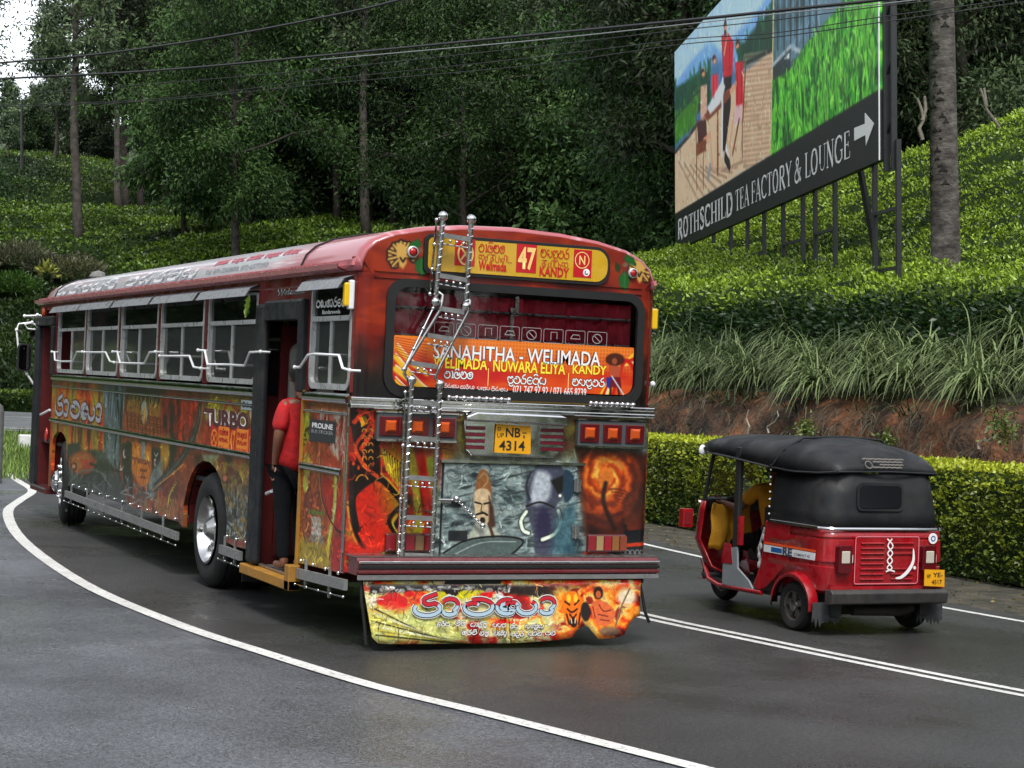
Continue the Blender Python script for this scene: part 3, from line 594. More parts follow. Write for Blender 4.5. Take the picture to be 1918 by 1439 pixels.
M_BARKB = mat('brown bark', (.11, .05, .032), rough=.9, noise=.4, nscale=3, bump=.6, bscale=12)
M_BARKG = mat('grey bark', (.062, .053, .044), rough=.9, noise=.55, nscale=4, bump=.7, bscale=18)

def canopy_h(x, y, row, seed, amp=.26):
    """height of clipped tea bushes above the soil: rows with narrow gaps, lumps"""
    f = row + snoise(x, y, 9.0, seed) * 1.6; fr = np.abs((f % 1.0) - .5) * 2; gap = np.clip((1 - fr) * 3.2, 0, 1)
    l = snoise(x, y, 1.1, seed + 1, 3); return (.78 + amp * l * 2 + snoise(x, y, .35, seed + 5, 1) * .12) * (0.15 + .85 * gap ** .6), gap
def tea_right():
    ys = np.arange(-6, 60, .22); d = np.concatenate([np.arange(2.05, 10, .18), np.arange(10, 36, .3)]); D, Y = np.meshgrid(d, ys); X = bankx(Y) + D
    H = h_right(X, Y); row = (X * .94 + Y * .12) / 1.45; C, gp = canopy_h(X, Y, row, 21); C = C * np.clip((D - 2.0) / .35, 0, 1)
    o = link_mesh('tea_bushes', grid_mesh('tea_bushes', X, Y, H + C * .86 - .05, M_CANOPY)); o['kind'] = 'stuff'; tag(o, 'bright green clipped tea bushes covering the slope under the billboard', 'tea bushes')
    g = np.random.default_rng(5); n = 320000
    # more leaves near the road
    y = -6 + 64 * g.random(n) ** 1.25; dd = 2.0 + 33 * g.random(n) ** 1.35; x = bankx(y) + dd
    # only what lies in front of the camera
    q = np.stack([x - CAM_P[0], y - CAM_P[1]], 1); T = q @ _f[:2]; S = q @ RH[:2]; k = (np.abs(S) < T * .36 + 4) & (T > 10) & (S / T > 0.03); x, y, dd = x[k], y[k], dd[k]; m_ = 34000; y = np.concatenate([y, -5 + 36 * g.random(m_)]); dd = np.concatenate([dd, 1.95 + .5 * g.random(m_)]); x = bankx(y) + dd; n = len(x)
    h = h_right(x, y); c, gp = canopy_h(x, y, (x * .94 + y * .12) / 1.45, 21); front = np.clip((2.55 - dd) / .5, 0, 1)
    # on the front face leaves hang at any height
    u = g.random(n); z = h + c * np.clip((dd - 1.95) / .3, .0, 1) * np.where(front > 0, u, 1) + g.normal(0, .03, n) - np.where(g.random(n) < .35, g.random(n) * .16, 0)
    P = np.stack([x - front * .25 * g.random(n), y, z], 1)
    Dv = g.normal(size=(n, 3)) * .75; Dv[:, 2] = np.abs(Dv[:, 2]) * .5 + .35 - front * .7; Dv[:, 0] -= .25 + front * .5; Dv = unit(Dv)
    sz = (.060 + .035 * g.random(n)) * (1 + .35 * np.clip((dd - 8) / 20, 0, 1)) * (1 + .25 * front); V, Q = leafquads(P, Dv, sz * 1.25, sz * .52, g=g)
    t = np.clip(.50 + .5 * (g.random(n) - .5) + 1.3 * snoise(x, y, 1.6, 77) + .5 * snoise(x, y, 6, 78) + (z - h - c) * 2.2 - front * .62, 0, 1) * np.clip(gp, .06, 1); young = (g.random(n) < .35) & (front < .5)  # painted shade: leaves darken in row gaps, low down and on the front
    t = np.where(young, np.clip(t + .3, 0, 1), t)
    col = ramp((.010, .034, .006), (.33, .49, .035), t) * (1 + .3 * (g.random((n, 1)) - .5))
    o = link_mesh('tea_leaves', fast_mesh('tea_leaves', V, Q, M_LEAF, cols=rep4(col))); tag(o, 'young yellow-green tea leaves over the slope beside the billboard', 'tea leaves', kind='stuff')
tea_right()
def tea_left():
    """terraced tea on the hillside behind the bus"""
    Ts = np.concatenate([np.arange(74, 130, .42), np.arange(130, 178, .9)]); us = np.linspace(-1, 1, 330); T, U = np.meshgrid(Ts, us, indexing='ij'); S = U * (T * .36 + 6); X = CAM_P[0] + T * _f[0] + S * RH[0]; Y = CAM_P[1] + T * _f[1] + S * RH[1]
    def mask(S, T, X, Y):
        px = S / T * FPX + 959
        lo = np.interp(px, [-400, 0, 160, 200, 300, 450, 700, 1300], [99, 99, 97, 90, 84, 78, 76, 76]); m = np.clip((T - lo) / .8, 0, 1)
        bk = np.interp(px, [-300, 0, 200, 320, 480], [1, 1, 1, .4, 0]); m = m * (1 - bk * np.clip(1 - np.abs(T - 126.5) / 4.0, 0, 1)); return m * np.clip((176 - T) / 3, 0, 1)
    def rowf(T, S): return T * .62 + S * .10
    H = h_left(X, Y) + snoise(X, Y, 5, 3) * .9; C, gp = canopy_h(X, Y, rowf(T, S), 40, .28); C = C * mask(S, T, X, Y)
    o = link_mesh('tea_field', grid_mesh('tea_field', X, Y, H + C * 1.05 - .12, M_CANOPY)); tag(o, 'terraced rows of dark green tea bushes behind the bus', 'tea bushes', kind='stuff')
    g = np.random.default_rng(6); n = 340000; T = 75 + 100 * g.random(n) ** 1.3; S = (g.random(n) * 2 - 1) * (T * .33 + 3); px = S / T * FPX + 959; k = px < 1330; T, S = T[k], S[k]; n = len(T)
    X = CAM_P[0] + T * _f[0] + S * RH[0]; Y = CAM_P[1] + T * _f[1] + S * RH[1]; m = mask(S, T, X, Y); k = m > .3; T, S, X, Y, m = T[k], S[k], X[k], Y[k], m[k]; n = len(T)
    h = h_left(X, Y) + snoise(X, Y, 5, 3) * .9; c, gp = canopy_h(X, Y, rowf(T, S), 40, .28); c = c * m
    P = np.stack([X, Y, h + c * 1.05 - .1 + g.normal(0, .06, n)], 1); Dv = g.normal(size=(n, 3)); Dv[:, 2] = np.abs(Dv[:, 2]) * .6 + .3; Dv = unit(Dv); sz = .12 + .09 * g.random(n)
    V, Q = leafquads(P, Dv, sz * 1.2, sz * .7, g=g); t = np.clip(.42 + .4 * (g.random(n) - .5) + 1.3 * snoise(X, Y, 6, 31) - (T - 95) / 260, 0, 1) * np.clip(gp, .02, 1)  # leaf colour sinks towards dark between the rows as painted shade
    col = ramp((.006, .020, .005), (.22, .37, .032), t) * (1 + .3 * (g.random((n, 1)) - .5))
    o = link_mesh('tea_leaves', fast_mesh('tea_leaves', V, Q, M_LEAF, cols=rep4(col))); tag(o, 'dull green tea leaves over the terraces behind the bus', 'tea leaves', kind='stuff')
tea_left()
def leafbox(name, path, w, z0, z1, n, col0, col1, size, seed, label, mtl=None, body=True, wob=.12, zf=None, cat='hedge', group=None):
    """clipped hedge along a path of (x, y): a dark body and a skin of leaves"""
    g = np.random.default_rng(seed); P = np.array(path); seg = np.linalg.norm(np.diff(P, axis=0), axis=1); cum = np.concatenate([[0], np.cumsum(seg)]); Lg = cum[-1]
    root = empty(name, (P[0][0], P[0][1], 0)); tag(root, label, cat, group); inv = np.array([P[0][0], P[0][1], 0.0])
    zf = zf or (lambda x, y: 0 * x)
    def pos(t): x = np.interp(t, cum, P[:, 0]); y = np.interp(t, cum, P[:, 1]); i = np.clip(np.searchsorted(cum, t) - 1, 0, len(seg) - 1); tx = np.diff(P[:, 0])[i] / seg[i]; ty = np.diff(P[:, 1])[i] / seg[i]; return x, y, -ty, tx
    if body:
        ts = np.linspace(0, Lg, max(4, int(Lg / .5))); x, y, nx, ny = pos(ts); rings = []
        for i in range(len(ts)):
            zz = float(zf(x[i], y[i])); ww = w * .42; r = []
            for a, b in ((-ww, z0), (-ww * 1.02, z0 + (z1 - z0) * .5), (-ww, z1 - .14), (-ww * .7, z1 - .07), (0, z1 - .05), (ww * .7, z1 - .07), (ww, z1 - .14), (ww, z0)): r.append((x[i] + nx[i] * a - inv[0], y[i] + ny[i] * a - inv[1], zz + b))
            rings.append(r)
        m = MB(); m.loft(rings, closed=False); m.build('stems', M_CANOPY, root)
    t = g.random(n) * Lg; x, y, nx, ny = pos(t); per = (z1 - z0) * 2 + w; s = g.random(n) * per; a = np.where(s < z1 - z0, -w / 2, np.where(s < z1 - z0 + w, s - (z1 - z0) - w / 2, w / 2)); z = np.where(s < z1 - z0, z0 + s, np.where(s < z1 - z0 + w, z1, z1 - (s - (z1 - z0) - w)))
    bulge = snoise(t, z, .5, seed + 3, 3) * wob * 2; top = (z >= z1 - 1e-6); out = np.where(top, 0, np.sign(a)); a = a + out * bulge - out * .1 * (z > z1 - .12); z = z + np.where(top, bulge * .6, 0) + g.normal(0, .015, n)
    Pp = np.stack([x + nx * a - inv[0], y + ny * a - inv[1], z + zf(x, y)], 1); Dv = g.normal(size=(n, 3)) * .8; Dv[:, 0] += nx * out; Dv[:, 1] += ny * out; Dv[:, 2] += .35 + top * .3; Dv = unit(Dv)
    sz = size * (.7 + .6 * g.random(n)); V, Q = leafquads(Pp, Dv, sz * 1.2, sz * .65, g=g)
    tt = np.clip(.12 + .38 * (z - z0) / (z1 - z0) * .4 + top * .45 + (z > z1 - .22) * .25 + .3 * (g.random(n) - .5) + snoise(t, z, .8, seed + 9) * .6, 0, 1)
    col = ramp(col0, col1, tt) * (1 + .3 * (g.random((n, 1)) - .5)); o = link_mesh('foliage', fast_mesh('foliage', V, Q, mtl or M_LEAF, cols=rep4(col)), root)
    return root
HY = [(7.95 + max(0, y - 10) ** 2 / 60., y) for y in np.arange(20, -6, -1.0)]
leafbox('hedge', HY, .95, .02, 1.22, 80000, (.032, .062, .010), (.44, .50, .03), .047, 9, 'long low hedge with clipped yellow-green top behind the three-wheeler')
leafbox('hedge', [tuple(camxy(s, 66)) for s in np.arange(-34, -8, 1.5)], .9, .15, .88, 9000, (.02, .045, .01), (.13, .2, .03), .13, 12, 'low clipped hedge along the far road, left of the bus')

def grass_blades(name, P, out, n_per, L, W, droop, c0, c1, seed, label, segs=4, spread=.25, up=.55, cat='grass'):
    g = np.random.default_rng(seed); N = len(P) * n_per; base = np.repeat(P, n_per, 0) + g.normal(0, spread, (N, 3)) * (1, 1, .35); o2 = np.repeat(out, n_per, 0)
    d = unit(o2 * (.2 + .8 * g.random((N, 1))) + g.normal(0, .5, (N, 3)) * (1, 1, .2) + np.array([0, 0, 1.0]) * up); L_ = L * (.5 + .8 * g.random(N)); w = W * (.6 + .8 * g.random(N))
    side = unit(np.cross(d, [0, 0, 1.0])); pts = [base]; v = d.copy(); p = base.copy()
    for k in range(segs):
        p = p + v * (L_ / segs)[:, None]; v = unit(v - np.array([0, 0, 1.0]) * droop * (.6 + .8 * g.random((N, 1)))); pts.append(p)
    V = []; 
    for k, q in enumerate(pts):
        ww = w * (1 - (k / segs) ** 1.5 * .9) / 2; V += [q + side * ww[:, None], q - side * ww[:, None]]
    V = np.stack(V, 1); K = 2 * (segs + 1); b = (np.arange(N) * K)[:, None]; Q = np.concatenate([np.stack([b[:, 0] + 2 * k, b[:, 0] + 2 * k + 1, b[:, 0] + 2 * k + 3, b[:, 0] + 2 * k + 2], 1) for k in range(segs)])
    t = np.clip(g.random(N) * .9 + snoise(base[:, 0], base[:, 1], 2, seed) * .8, 0, 1); col = np.repeat(ramp(c0, c1, t), K, 0); tipf = np.tile(np.repeat(np.linspace(0, 1, segs + 1), 2), N)[:, None]; col = col * (1 - tipf * .1) + np.array([.22, .20, .12]) * tipf * .18
    o = link_mesh(name, fast_mesh(name, V.reshape(-1, 3), Q, M_BLADE, cols=col)); tag(o, label, cat, kind='stuff'); return o
def bank_grass():
    g = np.random.default_rng(33); n = 1500; y = -5 + 32 * g.random(n); lump = snoise(y, y * 0, 2.4, 4, 2); d = .35 + 1.75 * g.random(n); keep = g.random(n) < np.clip(.55 + lump * 1.6 + (d > .9) * .35, .12, 1); y, d = y[keep], d[keep]; lump = lump[keep]
    x = bankx(y) + d; z = h_right(x, y) + .02 + np.clip(lump, 0, 1) * .3; P = np.stack([x, y, z], 1); out = np.tile([[-1.0, -.25, 0]], (len(P), 1))
    grass_blades('bank_grass', P[::3], out[::3], 14, .5, .022, .34, (.02, .04, .012), (.12, .15, .07), 14, 'long arching grass hanging over the red earth bank', segs=4, spread=.12, up=.8)
    c = []; yy = -5.0
    while yy < 27: c.append((yy, .55 + .9 * g.random())); c.append((yy + .3, 1.3 + .8 * g.random())); yy += .42 + .4 * g.random()
    c = np.array(c); x = bankx(c[:, 0]) + c[:, 1]; P = np.stack([x, c[:, 0], h_right(x, c[:, 0]) + .12 + .15 * g.random(len(c))], 1)
    grass_blades('bank_grass', P, np.tile([[-.55, 0, 0]], (len(P), 1)), 150, .85, .031, .38, (.018, .042, .012), (.20, .27, .10), 16, 'mop-like clumps of long grass arching over the top of the red earth bank', segs=6, spread=.10, up=.62)
    n = 260; y = -5 + 32 * g.random(n); d = .14 + .25 * g.random(n); x = bankx(y) + d; z = h_right(x, y) + .1; P = np.stack([x, y, z], 1)
    grass_blades('dry_grass', P, np.tile([[-1.0, 0, -.4]], (n, 1)), 10, .42, .014, .55, (.04, .036, .022), (.13, .12, .08), 15, 'withered grey grass trailing down the bank face', segs=4, spread=.12, up=.1, cat='dead grass')
bank_grass()
def field_grass():
    g = np.random.default_rng(41); n = 3000; T = 30.5 + 21 * g.random(n); S = -T * .30 + (g.random(n) - .5) * T * .12; P = np.stack([CAM_P[0] + T * _f[0] + S * RH[0], CAM_P[1] + T * _f[1] + S * RH[1], np.full(n, -.05)], 1)
    grass_blades('roadside_grass', P, np.zeros((n, 3)), 8, .16, .02, .15, (.05, .10, .015), (.17, .27, .04), 42, 'bright green grass between the verge and the far road', segs=2, spread=.15, up=1.0)
field_grass()
def slope_cover():
    """creepers and rough grass on the steep slope left of the bus, with paler bushy tussocks"""
    g = np.random.default_rng(51); n = 120000; T = 67 + 33 * g.random(n); px = -120 + 520 * g.random(n); S = (px - 959) / FPX * T; k = T < np.interp(px, [0, 160, 200, 300, 450], [100, 97.5, 91, 85, 79]); T, S, px = T[k], S[k], px[k]; n = len(T)
    X = CAM_P[0] + T * _f[0] + S * RH[0]; Y = CAM_P[1] + T * _f[1] + S * RH[1]; Z = h_left(X, Y) + snoise(X, Y, 5, 3) * .9; Z = np.where(T < 72, .15 + (Z - .15) * np.clip((T - 65) / 7, 0, 1), Z); b = np.clip(snoise(X, Y, 2.5, 52, 3), -.2, 1); P = np.stack([X, Y, Z + .15 + b * 1.3 + g.normal(0, .06, n)], 1)
    Dv = g.normal(size=(n, 3)); Dv[:, 2] = np.abs(Dv[:, 2]) + .4; Dv = unit(Dv); sz = .14 + .14 * g.random(n); V, Q = leafquads(P, Dv, sz * 1.3, sz * .5, g=g)
    t = np.clip(.45 + b * 1.2 + .5 * (g.random(n) - .5) + snoise(X, Y, 7, 60) * .9, 0, 1); col = ramp((.016, .032, .010), (.075, .14, .025), t)
    dry = np.clip((T - 91) / 5, 0, 1) * (g.random(n) < .75); col = col * (1 - dry[:, None]) + ramp((.03, .03, .018), (.12, .125, .075), t) * dry[:, None]
    o = link_mesh('creepers', fast_mesh('creepers', V, Q, M_LEAF, cols=rep4(col))); tag(o, 'dense dark green creepers covering the steep slope left of the bus', 'creepers', kind='stuff')
slope_cover()
def tussock(px, py, T, r, name, label, c0, c1, seed, flat=.6, L=.35, n=2600, W=.05, cat='bush', group=None):
    p = at(px, py, T); g = np.random.default_rng(seed); root = empty(name, p); tag(root, label, cat, group)
    q = unit(g.normal(size=(n, 3))); q[:, 2] = np.abs(q[:, 2]); rad = r * (.6 + .4 * g.random((n, 1))); P = q * rad * (1, 1, flat) * (1 + .5 * snoise(q[:, 0] * 3, q[:, 1] * 3, .8, seed))[:, None]; D = unit(q + g.normal(0, .5, (n, 3)) + (0, 0, .4)); V, Q = leafquads(P, D, L * (.6 + .6 * g.random(n)), W, g=g)
    link_mesh('foliage', fast_mesh('foliage', V, Q, M_LEAF, cols=rep4(ramp(c0, c1, g.random(n)))), root); m = MB(); m.ball((0, 0, 0), r * .62, 10, 6, (1, 1, flat)); m.build('stems', M_CANOPY, root); return root
GB = 'pale bushes on the slope left of the bus'
tussock(40, 500, 95, 2.0, 'bush', 'greyish green bush at the left end of the slope above the bus', (.06, .065, .035), (.17, .18, .10), 61, group=GB)
tussock(88, 512, 94, 1.3, 'bush', 'small dark bush between the two pale bushes above the bus front', (.03, .04, .02), (.10, .11, .06), 62, group=GB)
tussock(140, 525, 91, 1.7, 'bush', 'pale olive bush just above the front end of the bus roof', (.06, .065, .03), (.18, .19, .09), 63, group=GB)
tussock(25, 550, 89, 1.5, 'bush', 'bright green bush low on the slope above the door mirror', (.03, .08, .015), (.09, .19, .03), 64, group=GB)
tussock(88, 517, 88, .30, 'yellow_plant', 'small yellow-leaved plant standing on the slope above the bus front', (.20, .22, .03), (.36, .38, .07), 65, flat=1.3, L=.5, n=60, W=.14, cat='plant')
m = MB(); p = at(184, 519, 89); m.ball((0, 0, 0), .42, 7, 4, (1.1, .9, .75)); o = m.build('boulder', mat('grey rock', (.22, .22, .21), .85, noise=.3, bump=.5, bscale=6)); o.location = p; tag(o, 'pale grey boulder showing just above the bus roof', 'rock')

# ------------------------------------------------------------------ trees
def tree_meshes(seed, H, tr, cb, spread, nlimb, nleaf, c0, c1, leafL=.34, leafW=.13, droop=.55, top=.35, clump=.75, bark=None, wob=.25, sub=5, up=.5, prof=None):
    """trunk mesh and crown mesh of one tree; cb = height where the crown begins"""
    g = np.random.default_rng(seed); zs = np.linspace(0, H, 12); tp = np.stack([np.cumsum(g.normal(0, wob / 4, 12)), np.cumsum(g.normal(0, wob / 4, 12)), zs], 1); tp[0, :2] = 0
    mb = MB(); rad = tr * (1 - zs / H * .82); rad[0] *= 1.25; mb.tube(tp, rad, 9)
    tips = []
    for i in range(nlimb):
        f = (i + g.random()) / nlimb; z = cb + (H * .97 - cb) * f; a = i * 2.4 + g.normal(0, .5); L = spread * (prof(f) if prof else (1 - f * (1 - top)) * (.55 + .45 * min(1, f * 4))) * (.75 + .5 * g.random())
        b = np.array([np.interp(z, zs, tp[:, 0]), np.interp(z, zs, tp[:, 1]), z]); d = unit(np.array([math.cos(a), math.sin(a), up * (.6 + .8 * g.random())])); pts = [b]; v = d.copy(); p = b
        for k in range(4):
            p = p + v * L / 4; pts.append(p); v = unit(v + g.normal(0, .22, 3) + np.array([0, 0, .05 - .12 * k * droop]))
        r0 = tr * (.38 - .2 * f); mb.tube(pts, [r0 * (1 - k / 4.6) for k in range(5)], 5, caps=False)
        tips.append(p); 
        for s in range(sub):
            k = 1 + int(g.random() * 3.2); q = pts[k]; e = unit(v + g.normal(0, .8, 3) * (1, 1, .5)); l2 = L * (.2 + .3 * g.random()); q2 = q + e * l2; mb.tube([q, q + e * l2 * .5 + (0, 0, .05), q2], [r0 * .35, r0 * .25, r0 * .12], 4, caps=False); tips.append(q2); tips.append(q + e * l2 * .55)
    tips.append(tp[-1]); tips = np.array(tips); K = len(tips); per = nleaf // K; N = K * per
    C = np.repeat(tips, per, 0); rr = clump * (.6 + .8 * np.repeat(g.random(K), per)); u = g.normal(size=(N, 3)); P = C + u * rr[:, None] * (.5, .5, .42)
    D = unit(u * .5 + g.normal(0, .6, (N, 3)) + np.array([0, 0, -droop])); V, Q = leafquads(P, D, leafL * (.6 + .8 * g.random(N)), leafW * (.7 + .6 * g.random(N)), g=g)
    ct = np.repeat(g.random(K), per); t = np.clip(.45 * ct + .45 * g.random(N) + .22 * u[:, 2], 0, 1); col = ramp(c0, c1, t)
    tm = bpy.data.meshes.new('trunk'); tm.from_pydata(mb.v, [], mb.f); tm.materials.append(bark or M_BARKD); tm.polygons.foreach_set('use_smooth', np.ones(len(tm.polygons), bool))
    return tm, fast_mesh('crown', V, Q, M_TREELEAF, cols=rep4(col))
def plant_tree(name, meshes, p, label, cat='tree', group=None, rz=0.0, sc=1.0, lean=(0, 0)):
    root = empty(name, p); ax = Vector(PLUMB.tolist()) + Vector((lean[0], lean[1], 0)); root.rotation_mode = 'QUATERNION'; root.rotation_quaternion = ax.to_track_quat('Z', 'Y') @ Vector((0, 0, 1)).rotation_difference(Vector((0, 0, 1))) ; root.scale = (sc, sc, sc)
    root.rotation_quaternion = (ax.normalized().to_track_quat('Z', 'Y').to_matrix() @ Matrix.Rotation(rz, 3, 'Z')).to_quaternion()
    tag(root, label, cat, group)
    for nm, me in zip(('trunk', 'crown'), meshes):
        if me is not None: link_mesh(nm, me, root)
    return root
DG0, DG1 = (.007, .022, .006), (.046, .100, .022)
GG0, GG1 = (.010, .034, .008), (.065, .140, .026)
def base_pt(px, T, dz=0):
    p = at(px, 500, T); z = float(h_left(p[0], p[1])) if not (px > 1215 and T < 60) else float(h_right(p[0], p[1])); return (p[0], p[1], z + dz - .3)
V_open = tree_meshes(101, 21, .26, 8.5, 4.6, 20, 11000, (.02, .035, .016), (.085, .12, .05), .30, .11, clump=.8, sub=5, up=.9, bark=M_BARKG)
V_broad = tree_meshes(102, 17, .22, 3.4, 6.6, 30, 44000, GG0, (.075, .155, .03), .24, .08, droop=.75, clump=.85, sub=7, top=.5, bark=M_BARKG)
V_dense = tree_meshes(103, 20, .26, 4.0, 5.6, 34, 52000, DG0, DG1, .23, .08, droop=.6, clump=.9, sub=6, top=.45)
V_dense2 = tree_meshes(104, 24, .30, 6.5, 5.0, 34, 50000, DG0, (.040, .088, .022), .23, .08, clump=1.05, sub=6, top=.5)
V_brown = tree_meshes(105, 24, .30, 7.5, 4.8, 30, 44000, (.014, .024, .010), (.05, .075, .028), .24, .075, clump=1.0, sub=6)
V_droop = tree_meshes(106, 8.5, .16, 2.6, 3.0, 20, 12000, GG0, (.07, .13, .035), .36, .12, droop=1.0, clump=.75, sub=5, top=.6)
V_low = tree_meshes(107, 9, .16, .8, 4.4, 22, 20000, DG0, (.055, .10, .028), .36, .15, clump=.95, sub=6, top=.6)
V_far = tree_meshes(108, 18, .2, 6, 4.2, 22, 11000, (.03, .05, .025), (.10, .14, .07), .42, .17, clump=.9, sub=5)
# trees one can tell apart (base x, distance, variant, scale, turn, label)
NAMED = [(150, 100, V_open, 1.12, .3, 'silky_oak', 'tall thin dark-trunked tree standing on the tea terrace at far left'),
 (222, 122, V_open, .95, 1.4, 'slender_tree', 'slender dark trunk beside a twin, on the tea terrace right of the far left tree'),
 (233, 123.5, V_brown, .9, 4.2, 'slender_tree', 'slender brownish twin trunk just right of the darker one'),
 (262, 126, V_open, .85, 2.1, 'slender_tree', 'thin mottled trunk right of the twin trunks on the tea terrace'),
 (338, 97, V_droop, 1.0, .8, 'small_tree', 'small tree with drooping foliage left of the big spreading tree'),
 (443, 85, V_broad, 1.0, .5, 'spreading_tree', 'big spreading grey-trunked green tree standing in the tea above the bus'),
 (462, 104, V_brown, 1.15, 3.3, 'thick_tree', 'tall tree with thick reddish brown trunk behind the big spreading tree'),
 (417, 103, V_droop, .95, 2.7, 'small_tree', 'thin small tree between the spreading tree and the small drooping one'),
 (628, 106, V_dense2, .8, 1.9, 'slender_tree', 'slender dark tree above the middle of the bus roof'),
 (868, 84, V_broad, .92, 2.9, 'spreading_tree', 'dense spreading tree with pale brown trunk behind the roof ladder'),
 (735, 100, V_dense, .9, 5.0, 'dense_tree', 'dense dark tree left of the roof ladder'),
 (1010, 88, V_low, 1.05, 1.1, 'low_tree', 'low bushy dark tree right of the roof ladder'),
 (1130, 84, V_low, .95, 4.0, 'low_tree', 'low bushy tree above the rear right corner of the bus'),
 (1105, 98, V_dense, .85, 2.0, 'dense_tree', 'dark tree between the low bushy trees behind the bus'),
 (1246, 72, V_brown, .95, 1.0, 'slender_tree', 'tall slender tree beside the left edge of the billboard'),
 (1262, 78, V_brown, 1.0, 2.2, 'slender_tree', 'tall dark trunk half hidden by the left edge of the billboard'),
 (690, 92, V_open, 1.0, .9, 'slender_tree', 'pale slender trunk above the rear third of the bus roof'), (935, 95, V_open, .95, 2.9, 'slender_tree', 'pale slender trunk just right of the roof ladder top'), (1135, 90, V_open, 1.05, 4.4, 'slender_tree', 'pale slender trunk above the right half of the bus rear'),
 (1815, 62, V_brown, 1.0, .2, 'thick_tree', 'brown-trunked tree on the ridge right of the large bare trunk'),
 (95, 160, V_far, .8, .4, 'hazy_tree', 'thin hazy tree on the far terrace beside the utility pole'),
 (8, 150, V_far, .42, 2.5, 'hazy_tree', 'small hazy tree at the left edge beyond the utility pole'),
 (60, 185, V_far, .4, 1.2, 'hazy_tree', 'low hazy tree behind the utility pole'),
 (120, 178, V_low, .8, 1.2, 'hazy_shrub', 'rounded hazy shrub right of the thin hazy tree'), (180, 175, V_low, .7, 3.2, 'hazy_shrub', 'rounded hazy shrub behind the far left trunk'), (45, 172, V_low, .62, 5.2, 'hazy_shrub', 'rounded hazy shrub just right of the utility pole')]
for px, T, v, sc, rz, nm, lb in NAMED: plant_tree(nm, v, base_pt(px, T), lb, rz=rz, sc=sc)
g = np.random.default_rng(77); k = 0
FOREST = []
for row, (T, x0, x1, st, vs) in enumerate([(132, 300, 1230, 78, (V_dense, V_dense2, V_brown)), (150, 280, 1300, 66, (V_dense2, V_dense, V_open)), (170, 265, 1340, 62, (V_dense, V_dense2)), (104, 560, 1200, 118, (V_dense, V_low)),
        (66, 1290, 1990, 62, (V_brown, V_dense2, V_dense)), (74, 1250, 1990, 52, (V_dense, V_dense2)), (92, 1230, 1990, 48, (V_dense2, V_dense)), (118, 1200, 2000, 52, (V_dense, V_low))]):
    px = x0
    while px < x1:
        FOREST.append((px + g.normal(0, st * .2), T + g.normal(0, 3.0), vs[int(g.random() * len(vs))], .85 + .35 * g.random(), g.random() * 6.28)); px += st
VN = [(V_dense, 'broad dark leafy'), (V_dense2, 'tall dark dense'), (V_brown, 'tall brownish thin-leaved'), (V_open, 'tall open-crowned'), (V_low, 'low bushy dark')]
def where(px, T):
    a = 'above the front half of the bus roof' if px < 380 else 'above the rear half of the bus roof' if px < 700 else 'behind the roof ladder' if px < 960 else 'above the rear right corner of the bus' if px < 1230 else 'behind the billboard' if px < 1670 else 'right of the large bare trunk' if px > 1800 else 'behind the large bare trunk'
    return a + (', nearest row' if T < 80 else ', middle row' if T < 125 else ', far row' if T < 145 else ', farthest rows')
for px, T, v, sc, rz in FOREST: plant_tree('forest_tree', v, base_pt(px, T), [n for q, n in VN if q is v][0] + ' forest tree ' + where(px, T), rz=rz, sc=sc, group='forest trees behind the tea fields')
LOWF = []
for T, x0, x1, st in ((140, 480, 1250, 60), (112, 640, 1200, 75), (70, 1400, 1990, 55), (84, 1240, 1990, 50)):
    px = x0
    while px < x1: LOWF.append((px + g.normal(0, 12), T + g.normal(0, 2), .75 + .4 * g.random(), g.random() * 6.28)); px += st
for px, T, sc, rz in LOWF: plant_tree('understorey_shrub', V_low, base_pt(px, T), 'low dark shrub under the forest ' + where(px, T), 'shrub', rz=rz, sc=sc, group='shrubs under the forest')

